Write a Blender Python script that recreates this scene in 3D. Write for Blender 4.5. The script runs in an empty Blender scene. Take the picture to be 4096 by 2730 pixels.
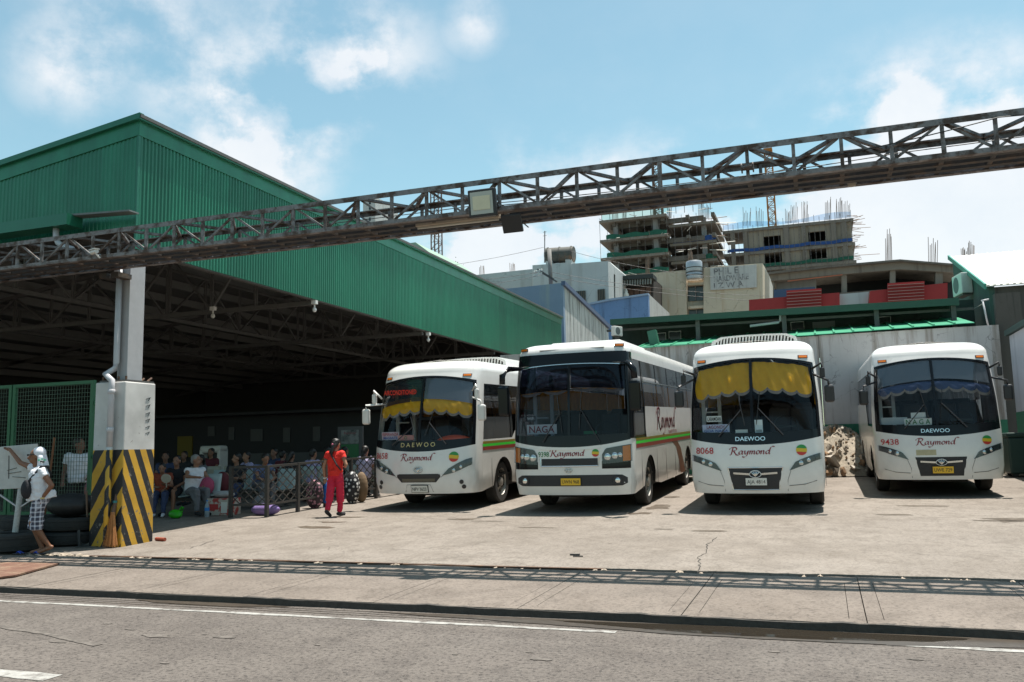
import bpy, bmesh, math, random
from mathutils import Vector, Matrix
random.seed(7)
V = Vector
SC = bpy.context.scene
COL = SC.collection
PI = math.pi
rad = math.radians

# ------------------------------------------------------------------ camera
FPX, CX, CY = 3468.0, 2048.0, 1365.0          # photograph 4096 x 2730
EYE = V((0, 0, 1.55))
_y, _p, _r = rad(19.55), rad(7.1), rad(1.24)
FW = V((-math.sin(_y)*math.cos(_p), math.cos(_y)*math.cos(_p), math.sin(_p)))
_rt = V((math.cos(_y), math.sin(_y), 0))
_dn = FW.cross(_rt)
XC = math.cos(_r)*_rt + math.sin(_r)*_dn
YC = -math.sin(_r)*_rt + math.cos(_r)*_dn
cam = bpy.data.objects.new('camera', bpy.data.cameras.new('camera'))
COL.objects.link(cam)
cam.data.sensor_width = 36.0
cam.data.lens = 36.0*FPX/4096.0
cam.data.clip_start = 0.05
cam.data.clip_end = 4000
m = Matrix.Identity(4)
for i in range(3):
    m[i][0], m[i][1], m[i][2], m[i][3] = XC[i], -YC[i], -FW[i], EYE[i]
cam.matrix_world = m
SC.camera = cam

# ------------------------------------------------------------------ view
SC.view_settings.view_transform = 'Standard'
SC.view_settings.look = 'None'
SC.view_settings.gamma = 1.0
SC.view_settings.use_curve_mapping = False
SC.view_settings.exposure = 0.82
SC.render.engine = 'CYCLES'
SC.cycles.max_bounces = 8
SC.cycles.transparent_max_bounces = 24
SC.cycles.caustics_reflective = False
SC.cycles.caustics_refractive = False
SC.cycles.sample_clamp_indirect = 6.0
try:
    SC.cycles.use_denoising = True
except Exception:
    pass

# ------------------------------------------------------------------ sky and sun
SUN = V((0.12, 0.19, 1.0)).normalized()
world = bpy.data.worlds.new('World')
SC.world = world
world.use_nodes = True
nt = world.node_tree
nt.nodes.clear()
def wn(t, **k):
    n = nt.nodes.new(t)
    for a, b in k.items():
        setattr(n, a, b)
    return n
def wl(a, b):
    nt.links.new(a, b)
def wmath(op, a, b=None, c=None, clamp=False):
    n = wn('ShaderNodeMath', operation=op)
    n.use_clamp = clamp
    for i, x in enumerate((a, b, c)):
        if x is None:
            continue
        if isinstance(x, (int, float)):
            n.inputs[i].default_value = x
        else:
            wl(x, n.inputs[i])
    return n.outputs[0]
wout = wn('ShaderNodeOutputWorld')
wbg = wn('ShaderNodeBackground')
sky = wn('ShaderNodeTexSky', sky_type='NISHITA', sun_disc=False)
sky.sun_elevation = math.asin(SUN.z)
sky.sun_rotation = math.atan2(SUN.x, SUN.y)
sky.air_density = 1.0
sky.dust_density = 1.1
sky.ozone_density = 2.2
tc = wn('ShaderNodeTexCoord')
sep = wn('ShaderNodeSeparateXYZ')
wl(tc.outputs['Generated'], sep.inputs[0])
# cloud layer: broken puffs all round the sky, thicker towards the horizon
zz = wmath('MAXIMUM', sep.outputs[2], 0.0)
den = wmath('ADD', zz, 0.22)
px_ = wmath('DIVIDE', sep.outputs[0], den)
py_ = wmath('DIVIDE', sep.outputs[1], den)
cmb = wn('ShaderNodeCombineXYZ')
wl(px_, cmb.inputs[0]); wl(py_, cmb.inputs[1]); wl(wmath('MULTIPLY', zz, 1.6), cmb.inputs[2])
mp = wn('ShaderNodeMapping')
mp.inputs['Location'].default_value = (3.15, 1.4, 0.3)
wl(cmb.outputs[0], mp.inputs[0])
def wnoise(scale, detail, rough, vec):
    n = wn('ShaderNodeTexNoise')
    n.inputs['Scale'].default_value = scale
    n.inputs['Detail'].default_value = detail
    n.inputs['Roughness'].default_value = rough
    wl(vec, n.inputs['Vector'])
    return n.outputs['Fac']
n1 = wnoise(2.3, 12, 0.58, mp.outputs[0])
n2 = wnoise(9.0, 9, 0.62, tc.outputs['Generated'])
# the cloud banks that show above the yard, given as directions
def bank(px, py, size, gain):
    d = (FW + XC*((px-CX)/FPX) + YC*((py-CY)/FPX)).normalized()
    dp = wn('ShaderNodeVectorMath', operation='DISTANCE')
    wl(tc.outputs['Generated'], dp.inputs[0])
    dp.inputs[1].default_value = d
    q = wmath('DIVIDE', dp.outputs['Value'], size)
    q = wmath('SUBTRACT', 1.0, q, clamp=True)
    return wmath('MULTIPLY', wmath('SMOOTHSTEP', q, 0.0, 1.0) if False else q, gain)
acc = None
for b in ((880, 390, .085, .34), (1130, 480, .10, .34), (1250, 120, .09, .34), (1530, 230, .085, .34), (1330, 300, .08, .3), (1080, 640, .09, .30), (560, 30, .12, .34), (250, 280, .06, .36),
          (4000, 930, .22, .66), (3650, 860, .20, .50), (2150, 1010, .15, .56), (2560, 860, .11, .46), (2900, 930, .13, .44), (1850, 1060, .09, .44), (3350, 760, .10, .24), (3600, 380, .05, .3), (1900, 100, .04, .34), (4080, 700, .10, .24)):
    o = bank(*b)
    acc = o if acc is None else wmath('ADD', acc, o)
low = wmath('MULTIPLY', wmath('POWER', wmath('SUBTRACT', 1.0, zz, clamp=True), 9.0), 0.16)
fbm = wmath('ADD', wmath('MULTIPLY', n1, 0.55), wmath('MULTIPLY', n2, 0.45))
mr = wn('ShaderNodeMapRange', interpolation_type='SMOOTHSTEP')
mr.inputs['From Min'].default_value = 0.44
mr.inputs['From Max'].default_value = 0.63
wl(fbm, mr.inputs['Value'])
spread = wmath('ADD', wmath('MULTIPLY', acc, 3.2), wmath('ADD', low, 0.05), clamp=True)
solid = wmath('MULTIPLY', wmath('SUBTRACT', wmath('ADD', acc, wmath('MULTIPLY', fbm, 0.9)), 0.90), 6.0, clamp=True)
cmask = wmath('ADD', wmath('MULTIPLY', mr.outputs['Result'], spread), solid, clamp=True)
tint = wn('ShaderNodeMix', data_type='RGBA', blend_type='MULTIPLY')
tint.inputs['Factor'].default_value = 1.0
wl(sky.outputs[0], tint.inputs['A'])
tint.inputs['B'].default_value = (1.06, 1.22, 0.95, 1)
cl = wn('ShaderNodeMix', data_type='RGBA')
cl.inputs['A'].default_value = (4.35, 4.75, 5.3, 1)
cl.inputs['B'].default_value = (5.55, 5.62, 5.75, 1)
wl(wmath('MULTIPLY', n2, 1.6, clamp=True), cl.inputs['Factor'])
mixc = wn('ShaderNodeMix', data_type='RGBA')
wl(wmath('MULTIPLY', cmask, 0.86), mixc.inputs['Factor'])
wl(tint.outputs['Result'], mixc.inputs['A'])
wl(cl.outputs['Result'], mixc.inputs['B'])
wl(mixc.outputs['Result'], wbg.inputs['Color'])
wbg.inputs['Strength'].default_value = 0.10
wl(wbg.outputs[0], wout.inputs['Surface'])
sun = bpy.data.objects.new('sun', bpy.data.lights.new('sun', 'SUN'))
sun.data.energy = 5.0
sun.data.angle = rad(0.53)
sun.data.color = (1.0, 0.95, 0.87)
sun.rotation_euler = SUN.to_track_quat('Z', 'Y').to_euler()
sun.location = (0, 0, 30)
COL.objects.link(sun)

# ------------------------------------------------------------------ photo pixel -> place
KERB, LOT, SLOPE = 7.85, 10.42, 0.031
def gz(y):
    if y < KERB: return 0.0
    if y < LOT: return 0.07 + 0.03*(y-KERB)/(LOT-KERB)
    return 0.10 + SLOPE*(y-LOT)
def ray(x, y): return FW + XC*((x-CX)/FPX) + YC*((y-CY)/FPX)
def PG(x, y):
    r = ray(x, y); t = -1.55/r.z
    for _ in range(60):
        p = EYE + r*t
        t = 0.5*t + 0.5*(gz(p.y)-1.55)/r.z
    return EYE + r*t
def PY(x, y, Y): r = ray(x, y); return EYE + r*(Y/r.y)
def PX(x, y, X): r = ray(x, y); return EYE + r*(X/r.x)
def PZ(x, y, Z): r = ray(x, y); return EYE + r*((Z-1.55)/r.z)

# ------------------------------------------------------------------ materials
MATS = {}
def M(name, col=(.5,.5,.5), rough=.6, metal=0.0, var=0.0, vs=3.0, bump=0.0, bs=30.0, col2=None, mix=(.45,.65), spec=.5, coat=0.0, stretch=None, trans=0.0):
    if name in MATS: return MATS[name]
    mt = bpy.data.materials.new(name); mt.use_nodes = True
    n = mt.node_tree.nodes; l = mt.node_tree.links
    b = n['Principled BSDF']
    b.inputs['Base Color'].default_value = (*col, 1)
    b.inputs['Roughness'].default_value = rough
    b.inputs['Metallic'].default_value = metal
    b.inputs['Specular IOR Level'].default_value = spec
    if coat: b.inputs['Coat Weight'].default_value = coat; b.inputs['Coat Roughness'].default_value = .08
    if var or col2 or bump:
        t = n.new('ShaderNodeTexCoord'); src = t.outputs['Object']
        if stretch:
            mpn = n.new('ShaderNodeMapping'); mpn.inputs['Scale'].default_value = stretch
            l.new(src, mpn.inputs[0]); src = mpn.outputs[0]
    cur = None
    if col2:
        nz = n.new('ShaderNodeTexNoise'); nz.inputs['Scale'].default_value = vs; nz.inputs['Detail'].default_value = 8; nz.inputs['Roughness'].default_value = .65
        l.new(src, nz.inputs['Vector'])
        r = n.new('ShaderNodeMapRange'); r.inputs['From Min'].default_value = mix[0]; r.inputs['From Max'].default_value = mix[1]
        l.new(nz.outputs['Fac'], r.inputs['Value'])
        x = n.new('ShaderNodeMix'); x.data_type = 'RGBA'
        x.inputs['A'].default_value = (*col, 1); x.inputs['B'].default_value = (*col2, 1)
        l.new(r.outputs[0], x.inputs['Factor']); cur = x.outputs['Result']
    if var:
        nz = n.new('ShaderNodeTexNoise'); nz.inputs['Scale'].default_value = vs*2.7; nz.inputs['Detail'].default_value = 9; nz.inputs['Roughness'].default_value = .7
        l.new(src, nz.inputs['Vector'])
        r = n.new('ShaderNodeMapRange'); r.inputs['From Min'].default_value = .25; r.inputs['From Max'].default_value = .75
        r.inputs['To Min'].default_value = 1-var; r.inputs['To Max'].default_value = 1+var
        l.new(nz.outputs['Fac'], r.inputs['Value'])
        x = n.new('ShaderNodeVectorMath'); x.operation = 'SCALE'
        if cur: l.new(cur, x.inputs[0])
        else: x.inputs[0].default_value = col
        l.new(r.outputs[0], x.inputs['Scale']); cur = x.outputs[0]
    if cur: l.new(cur, b.inputs['Base Color'])
    if bump:
        nz = n.new('ShaderNodeTexNoise'); nz.inputs['Scale'].default_value = bs; nz.inputs['Detail'].default_value = 6
        l.new(src, nz.inputs['Vector'])
        bp = n.new('ShaderNodeBump'); bp.inputs['Strength'].default_value = bump; bp.inputs['Distance'].default_value = .02
        l.new(nz.outputs['Fac'], bp.inputs['Height']); l.new(bp.outputs[0], b.inputs['Normal'])
    if trans:
        tr = n.new('ShaderNodeBsdfTranslucent'); tr.inputs[0].default_value = (*col, 1)
        mx = n.new('ShaderNodeMixShader'); mx.inputs[0].default_value = trans
        l.new(b.outputs[0], mx.inputs[1]); l.new(tr.outputs[0], mx.inputs[2])
        l.new(mx.outputs[0], n['Material Output'].inputs['Surface'])
    MATS[name] = mt
    return mt
def glass(name, tint=(.3,.33,.36), refl=.05, rough=.02, grey=0.0):
    """pane: tinted see-through plus mirror reflection"""
    if name in MATS: return MATS[name]
    mt = bpy.data.materials.new(name); mt.use_nodes = True
    n = mt.node_tree.nodes; l = mt.node_tree.links; n.remove(n['Principled BSDF'])
    t = n.new('ShaderNodeBsdfTransparent'); t.inputs[0].default_value = (*tint, 1)
    g = n.new('ShaderNodeBsdfGlossy'); g.inputs['Roughness'].default_value = rough; g.inputs[0].default_value = (.95,.97,1,1)
    lw0 = n.new('ShaderNodeLayerWeight'); lw0.inputs[0].default_value = .5
    lw = n.new('ShaderNodeMath'); lw.operation = 'POWER'; lw.inputs[1].default_value = 4.0; l.new(lw0.outputs['Facing'], lw.inputs[0])
    a = n.new('ShaderNodeMath'); a.operation = 'MULTIPLY_ADD'; a.inputs[1].default_value = .9; a.inputs[2].default_value = refl+.02; a.use_clamp = True
    l.new(lw.outputs[0], a.inputs[0])
    mx = n.new('ShaderNodeMixShader'); l.new(a.outputs[0], mx.inputs[0]); l.new(t.outputs[0], mx.inputs[1]); l.new(g.outputs[0], mx.inputs[2])
    o = mx.outputs[0]
    if grey:
        d = n.new('ShaderNodeBsdfDiffuse'); d.inputs[0].default_value = (.25,.27,.3,1)
        m2 = n.new('ShaderNodeMixShader'); m2.inputs[0].default_value = grey
        l.new(o, m2.inputs[1]); l.new(d.outputs[0], m2.inputs[2]); o = m2.outputs[0]
    l.new(o, n['Material Output'].inputs['Surface'])
    MATS[name] = mt
    return mt

# ------------------------------------------------------------------ mesh builder
class MB:
    def __init__(s): s.v = []; s.f = []
    def add(s, vs, fs):
        o = len(s.v); s.v += [V(p) for p in vs]; s.f += [tuple(i+o for i in q) for q in fs]; return s
    def box(s, a, b):
        x0, y0, z0 = a; x1, y1, z1 = b
        return s.add([(x0,y0,z0),(x1,y0,z0),(x1,y1,z0),(x0,y1,z0),(x0,y0,z1),(x1,y0,z1),(x1,y1,z1),(x0,y1,z1)],
                     [(3,2,1,0),(4,5,6,7),(0,1,5,4),(1,2,6,5),(2,3,7,6),(3,0,4,7)])
    def cbox(s, c, sz, rz=0.0, rx=0.0):
        R = Matrix.Rotation(rz, 3, 'Z') @ Matrix.Rotation(rx, 3, 'X')
        h = V(sz)*.5; o = len(s.v)
        s.box(-h, h)
        for i in range(o, len(s.v)): s.v[i] = R @ s.v[i] + V(c)
        return s
    def bar(s, p, q, w, h, up=(0,0,1)):
        p, q = V(p), V(q); d = (q-p).normalized(); u = V(up)
        if abs(d.dot(u)) > .98: u = V((0,1,0))
        r = d.cross(u).normalized(); u = r.cross(d)
        c = []
        for e in (p, q):
            c += [e + r*a*w/2 + u*b*h/2 for a, b in ((-1,-1),(1,-1),(1,1),(-1,1))]
        return s.add(c, [(3,2,1,0),(4,5,6,7),(0,1,5,4),(1,2,6,5),(2,3,7,6),(3,0,4,7)])
    def cyl(s, p, q, r0, r1=None, n=10, caps=True):
        r1 = r0 if r1 is None else r1
        p, q = V(p), V(q); d = (q-p)
        if d.length < 1e-6: return s
        d.normalize(); a = V((0,0,1)) if abs(d.z) < .9 else V((1,0,0))
        x = d.cross(a).normalized(); y = d.cross(x)
        c = [p + (x*math.cos(2*PI*i/n) + y*math.sin(2*PI*i/n))*r0 for i in range(n)] + [q + (x*math.cos(2*PI*i/n) + y*math.sin(2*PI*i/n))*r1 for i in range(n)]
        f = [(i, (i+1) % n, n+(i+1) % n, n+i) for i in range(n)]
        if caps: f += [tuple(range(n-1,-1,-1)), tuple(range(n, 2*n))]
        return s.add(c, [tuple(reversed(k)) for k in f])
    def tube(s, pts, r, n=8):
        pts = [V(p) for p in pts]
        o = len(s.v)
        for k, p in enumerate(pts):
            d = (pts[min(k+1,len(pts)-1)] - pts[max(k-1,0)]).normalized()
            a = V((0,0,1)) if abs(d.z) < .9 else V((1,0,0))
            x = d.cross(a).normalized(); y = d.cross(x)
            rr = r[k] if isinstance(r, (list, tuple)) else r
            s.v += [p + (x*math.cos(2*PI*i/n) + y*math.sin(2*PI*i/n))*rr for i in range(n)]
        for k in range(len(pts)-1):
            for i in range(n):
                s.f.append((o+k*n+i, o+k*n+(i+1) % n, o+(k+1)*n+(i+1) % n, o+(k+1)*n+i))
        s.f.append(tuple(o+i for i in range(n-1,-1,-1))); s.f.append(tuple(o+(len(pts)-1)*n+i for i in range(n)))
        return s
    def ell(s, c, r, nu=14, nv=9, R=None):
        c = V(c); o = len(s.v)
        for j in range(nv+1):
            th = PI*j/nv
            for i in range(nu):
                ph = 2*PI*i/nu
                p = V((r[0]*math.sin(th)*math.cos(ph), r[1]*math.sin(th)*math.sin(ph), r[2]*math.cos(th)))
                s.v.append(c + (R @ p if R else p))
        for j in range(nv):
            for i in range(nu):
                s.f.append((o+j*nu+i, o+(j+1)*nu+i, o+(j+1)*nu+(i+1) % nu, o+j*nu+(i+1) % nu))
        return s
    def cap(s, p, q, r0, r1, n=12):
        s.cyl(p, q, r0, r1, n); s.ell(p, (r0,)*3, n, 7); s.ell(q, (r1,)*3, n, 7); return s
    def lathe(s, prof, c=(0,0,0), axis='z', n=24):
        o = len(s.v); c = V(c)
        for (r, h) in prof:
            for i in range(n):
                a = 2*PI*i/n; x, y = r*math.cos(a), r*math.sin(a)
                s.v.append(c + (V((x,y,h)) if axis == 'z' else V((h,x,y)) if axis == 'x' else V((x,h,y))))
        for k in range(len(prof)-1):
            for i in range(n):
                s.f.append((o+k*n+i, o+k*n+(i+1) % n, o+(k+1)*n+(i+1) % n, o+(k+1)*n+i))
        return s
    def grid(s, fn, nu, nv):
        o = len(s.v)
        for j in range(nv+1):
            for i in range(nu+1): s.v.append(V(fn(i/nu, j/nv)))
        for j in range(nv):
            for i in range(nu):
                a = o+j*(nu+1)+i; s.f.append((a, a+1, a+nu+2, a+nu+1))
        return s
    def prism(s, poly, ext):
        """poly: 3-D points of a flat outline, ext: extrusion vector"""
        n = len(poly); e = V(ext); p = [V(q) for q in poly]
        return s.add(p + [q+e for q in p], [tuple(range(n-1,-1,-1)), tuple(range(n,2*n))] + [(i,(i+1) % n,n+(i+1) % n,n+i) for i in range(n)])
    def mesh(s, name, fix=True):
        me = bpy.data.meshes.new(name); me.from_pydata([tuple(p) for p in s.v], [], s.f)
        if fix:
            bm = bmesh.new(); bm.from_mesh(me)
            bmesh.ops.remove_doubles(bm, verts=bm.verts, dist=1e-5)
            bmesh.ops.recalc_face_normals(bm, faces=bm.faces)
            bm.to_mesh(me); bm.free()
        me.update(); return me
    def build(s, name, mat, parent=None, smooth=False, world=False, fix=True, bevel=0.0):
        if world and parent is not None:
            off = V(parent.location); pp = parent.parent
            while pp is not None: off += V(pp.location); pp = pp.parent
            s.v = [p-off for p in s.v]
        me = s.mesh(name, fix)
        o = bpy.data.objects.new(name, me); COL.objects.link(o)
        me.materials.append(mat)
        if smooth:
            me.polygons.foreach_set('use_smooth', [True]*len(me.polygons))
            if smooth == 'auto':
                try: me.set_sharp_from_angle(angle=rad(38))
                except Exception: pass
        if bevel:
            md = o.modifiers.new('bevel', 'BEVEL'); md.width = bevel; md.segments = 2; md.limit_method = 'ANGLE'
        if parent is not None: o.parent = parent
        return o
def tag(o, label=None, cat=None, group=None, kind=None):
    if label: o['label'] = label
    if cat: o['category'] = cat
    if group: o['group'] = group
    if kind: o['kind'] = kind
    return o
def thing(name, label, cat, loc=(0,0,0), rz=0.0, group=None, rx=0.0):
    o = bpy.data.objects.new(name, None); COL.objects.link(o)
    o.empty_display_size = .2
    o.location = loc; o.rotation_euler = (rx, 0, rz)
    return tag(o, label, cat, group)
def struct(name, mb, mat, **k):
    return tag(mb.build(name, mat, **k), kind='structure')
def share(src, name, parent, mat4=None):
    o = src.copy(); o.name = name; COL.objects.link(o); o.parent = parent
    if mat4 is not None: o.matrix_local = mat4
    return o
def copy_tree(o, parent=None):
    c = o.copy(); COL.objects.link(c); c.parent = parent
    for ch in list(o.children): copy_tree(ch, c)
    return c
_TX = {}
def text_geo(body, shear=0.0, bold=0.0, space=1.0):
    """letter outlines scaled to height 1 of a capital, centred on x, base at 0"""
    k = (body, shear, bold, space)
    if k in _TX: return _TX[k]
    cu = bpy.data.curves.new('t', 'FONT'); cu.body = body; cu.align_x = 'CENTER'; cu.shear = shear
    cu.offset = bold; cu.space_character = space; cu.resolution_u = 3; cu.fill_mode = 'BOTH'
    o = bpy.data.objects.new('t', cu); COL.objects.link(o)
    bpy.context.view_layer.update()
    dg = bpy.context.evaluated_depsgraph_get()
    me = bpy.data.meshes.new_from_object(o.evaluated_get(dg))
    vs = [(v.co.x/.69, v.co.y/.69) for v in me.vertices]; fs = [tuple(p.vertices) for p in me.polygons]
    bpy.data.objects.remove(o); bpy.data.curves.remove(cu); bpy.data.meshes.remove(me)
    _TX[k] = (vs, fs); return _TX[k]
def text_on(mb, body, h, fn, width=None, **k):
    """fn(x, z) -> point; h = capital height; width squeezes the line to that length"""
    vs, fs = text_geo(body, **k)
    xs = [a for a, b in vs]; w = max(xs)-min(xs); c = (max(xs)+min(xs))/2
    sx = h if width is None else width/w
    return mb.add([fn((a-c)*sx, b*h) for a, b in vs], fs)

def _cat(pts, k=7):
    out = []
    for i in range(len(pts)-1):
        p0, p1, p2, p3 = [V((*pts[max(0,min(len(pts)-1,j))],0)) for j in (i-1,i,i+1,i+2)]
        for t in range(k):
            u = t/k; out.append(.5*((2*p1)+(p2-p0)*u+(2*p0-5*p1+4*p2-p3)*u*u+(3*p1-p0-3*p2+p3)*u**3))
    out.append(V((*pts[-1],0))); return out
_BOWL = [(.46,.44),(.27,.5),(.07,.36),(.06,.12),(.2,.01),(.38,.14),(.47,.46)]
_PEN = {'R': ([[(-.3,.72),(-.22,.9),(.0,1.0),(.35,1.02),(.58,.88),(.55,.64),(.32,.52),(.1,.5)], [(.12,.98),(.08,.5),(.02,0),(-.12,-.06)], [(.28,.5),(.45,.22),(.68,-.06),(.95,-.1)]], .92),
 'a': ([_BOWL, [(.47,.48),(.45,.12),(.52,.0),(.64,.08)]], .66), 'y': ([[(0,.4),(.09,.5),(.12,.2),(.2,.02),(.38,.14),(.5,.5)], [(.51,.5),(.46,.0),(.3,-.32),(.05,-.42),(-.1,-.32)]], .66),
 'm': ([[(0,.4),(.08,.5),(.09,.25),(.07,0)], [(.09,.28),(.24,.48),(.35,.42),(.35,.2),(.33,0)], [(.36,.28),(.5,.48),(.62,.42),(.62,.1),(.68,0),(.78,.08)]], .82),
 'o': ([[(.3,.5),(.1,.42),(.06,.15),(.2,.0),(.4,.08),(.46,.34),(.3,.5)]], .56), 'n': ([[(0,.4),(.08,.5),(.09,.25),(.07,0)], [(.09,.28),(.26,.48),(.39,.42),(.39,.1),(.45,0),(.56,.08)]], .62),
 'd': ([_BOWL, [(.45,.1),(.48,.6),(.56,.95),(.75,1.08),(.98,1.02)], [(.46,.3),(.46,.06),(.54,0),(.62,.06)]], .7)}
def pen_geo(word, slant=.18, nib=.15, ang=.62):
    """broad-nib pen lettering: each stroke swept with a slanted nib"""
    vs = []; fs = []; x = 0.0; d = V((math.cos(ang), math.sin(ang), 0))*nib*.5
    for ch in word:
        st, adv = _PEN[ch]
        for s in st:
            P = [p+V((x,0,0)) for p in _cat(s)]; o = len(vs)
            for p in P:
                w = V((p.y*slant,0,0)); e = V((-d.y,d.x,0))*.55
                vs += [tuple((p+w-d)[:2]), tuple((p+w+d)[:2]), tuple((p+w+d+e)[:2]), tuple((p+w-d+e)[:2])]
            for i in range(len(P)-1):
                a = o+i*4; fs += [(a,a+1,a+5,a+4),(a+2,a+3,a+7,a+6)]
        x += adv
    return vs, fs
_TX['Raymond', 'pen'] = pen_geo('Raymond')
def pen_on(mb, h, fn, width):
    vs, fs = _TX['Raymond', 'pen']; xs = [a for a, b in vs]; w = max(xs)-min(xs); c = (max(xs)+min(xs))/2
    return mb.add([fn((a-c)*width/w, b*h) for a, b in vs], fs)
# ================================================================== ground
def ground_mat(name, base, light, dark, stain=0.25, crack=0.0, rough=.85, scale=1.0, speck=.25, streak=None):
    mt = bpy.data.materials.new(name); mt.use_nodes = True
    n = mt.node_tree.nodes; l = mt.node_tree.links; b = n['Principled BSDF']; b.inputs['Roughness'].default_value = rough
    b.inputs['Specular IOR Level'].default_value = .3
    t = n.new('ShaderNodeTexCoord'); src = t.outputs['Object']
    def noise(sc, det=8, ro=.62, st=None):
        q = n.new('ShaderNodeTexNoise'); q.inputs['Scale'].default_value = sc*scale; q.inputs['Detail'].default_value = det; q.inputs['Roughness'].default_value = ro
        if st:
            mp = n.new('ShaderNodeMapping'); mp.inputs['Scale'].default_value = st; l.new(src, mp.inputs[0]); l.new(mp.outputs[0], q.inputs['Vector'])
        else: l.new(src, q.inputs['Vector'])
        return q.outputs['Fac']
    def ramp(v, a, b_, lo=0., hi=1.):
        r = n.new('ShaderNodeMapRange'); r.inputs['From Min'].default_value = a; r.inputs['From Max'].default_value = b_; r.inputs['To Min'].default_value = lo; r.inputs['To Max'].default_value = hi
        l.new(v, r.inputs['Value']); return r.outputs[0]
    def mix(f, a, b_):
        x = n.new('ShaderNodeMix'); x.data_type = 'RGBA'
        for s, q in (('A', a), ('B', b_)):
            if isinstance(q, tuple): x.inputs[s].default_value = (*q, 1)
            else: l.new(q, x.inputs[s])
        if isinstance(f, float): x.inputs['Factor'].default_value = f
        else: l.new(f, x.inputs['Factor'])
        return x.outputs['Result']
    def mul(a, b_):
        x = n.new('ShaderNodeMath'); x.operation = 'MULTIPLY'
        for i, q in enumerate((a, b_)):
            if isinstance(q, float): x.inputs[i].default_value = q
            else: l.new(q, x.inputs[i])
        return x.outputs[0]
    c = mix(ramp(noise(.35), .38, .66), base, light)
    c = mix(mul(ramp(noise(1.7, 10, .7), .46, .66), .6), c, dark)
    if streak: c = mix(mul(ramp(noise(1.0, 6, .6, streak), .52, .75), .5), c, dark)
    c = mix(mul(ramp(noise(.55, 9, .75, (1, .45, 1)), .62, .70), stain), c, tuple(x*.32 for x in base))
    c = mix(mul(ramp(noise(5.5, 8, .75, (1,.6,1)), .50, .66), .6), c, dark)
    c = mix(mul(ramp(noise(4.2, 6, .7), .67, .70), .8), c, tuple(x*.4 for x in dark))
    c = mix(mul(ramp(noise(24, 5, .8), .50, .62), speck), c, tuple(x*.4 for x in dark))
    c = mix(mul(ramp(noise(42, 3, .8), .54, .66), speck*.8), c, tuple(min(1,x*1.25) for x in light))
    if crack:
        vo = n.new('ShaderNodeTexVoronoi'); vo.feature = 'DISTANCE_TO_EDGE'; vo.inputs['Scale'].default_value = .32
        mp = n.new('ShaderNodeVectorMath'); mp.operation = 'ADD'
        nz = n.new('ShaderNodeTexNoise'); nz.inputs['Scale'].default_value = 1.4; nz.inputs['Detail'].default_value = 8; l.new(src, nz.inputs['Vector'])
        l.new(src, mp.inputs[0]); l.new(nz.outputs['Color'], mp.inputs[1]); l.new(mp.outputs[0], vo.inputs['Vector'])
        c = mix(mul(mul(ramp(vo.outputs['Distance'], .0, .006, 1., 0.), ramp(noise(.23), .48, .6)), crack), c, tuple(x*.25 for x in dark))
    l.new(c, b.inputs['Base Color'])
    bp = n.new('ShaderNodeBump'); bp.inputs['Strength'].default_value = .35; bp.inputs['Distance'].default_value = .012
    l.new(noise(22, 8, .75), bp.inputs['Height']); l.new(bp.outputs[0], b.inputs['Normal'])
    l.new(ramp(noise(.8), .3, .7, rough-.15, rough+.1), b.inputs['Roughness'])
    return mt
m_lot = ground_mat('yard_concrete', (.192,.164,.140), (.245,.213,.184), (.122,.101,.083), stain=.8, crack=.6, speck=.5)
m_walk = ground_mat('pavement_concrete', (.160,.132,.111), (.202,.169,.144), (.104,.084,.070), stain=.6, crack=.5, speck=.6)
m_street = ground_mat('street_asphalt', (.110,.094,.083), (.142,.123,.109), (.068,.057,.051), stain=.75, crack=.5, speck=.95, streak=(.12, 2.2, 1))
m_dark = M('drain_dirt', (.035,.03,.025), .9, bump=.4, bs=20)
m_soil = M('far_ground', (.2,.185,.16), .95, var=.2, vs=.2)

struct('street', MB().add([(-160,-60,0),(160,-60,0),(160,KERB+.06,0),(-160,KERB+.06,0)], [(0,1,2,3)]), m_street)
struct('terrain', MB().add([(-2500,-60,-.05),(2500,-60,-.05),(2500,40,-.05),(-2500,40,-.05),(2500,60,.95),(-2500,60,.95),(2500,3000,.95),(-2500,3000,.95)], [(0,1,2,3),(3,2,4,5),(5,4,6,7)]), m_soil)
rnd = random.Random(3)
def wob(x, a=.02): return a*(math.sin(x*2.3)+.7*math.sin(x*5.1+1)+.6*math.sin(x*11.7+2)+.5*math.sin(x*23.+.4))
# yard slab: ragged front lip, gentle rise towards the back wall
mb = MB(); xs = [-60+i*.5 for i in range(90)] + [-15+i*.12 for i in range(184)] + [7+i*1. for i in range(54)]
fr = [LOT+.05+wob(x,.016)+rnd.uniform(-.012,.012) for x in xs]
rows = [[(x, y, gz(LOT)-.12) for x, y in zip(xs, fr)], [(x, y, gz(LOT)-.005) for x, y in zip(xs, fr)], [(x, y+.03, gz(y+.03)) for x, y in zip(xs, fr)]]
for Y in (12.5, 16, 20, 26, 32, 42): rows.append([(x, Y, gz(Y)) for x in xs])
n = len(xs); mb.add([p for r in rows for p in r], [(k*n+i, k*n+i+1, (k+1)*n+i+1, (k+1)*n+i) for k in range(len(rows)-1) for i in range(n-1)])
struct('yard_ground', mb, m_lot)
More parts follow.
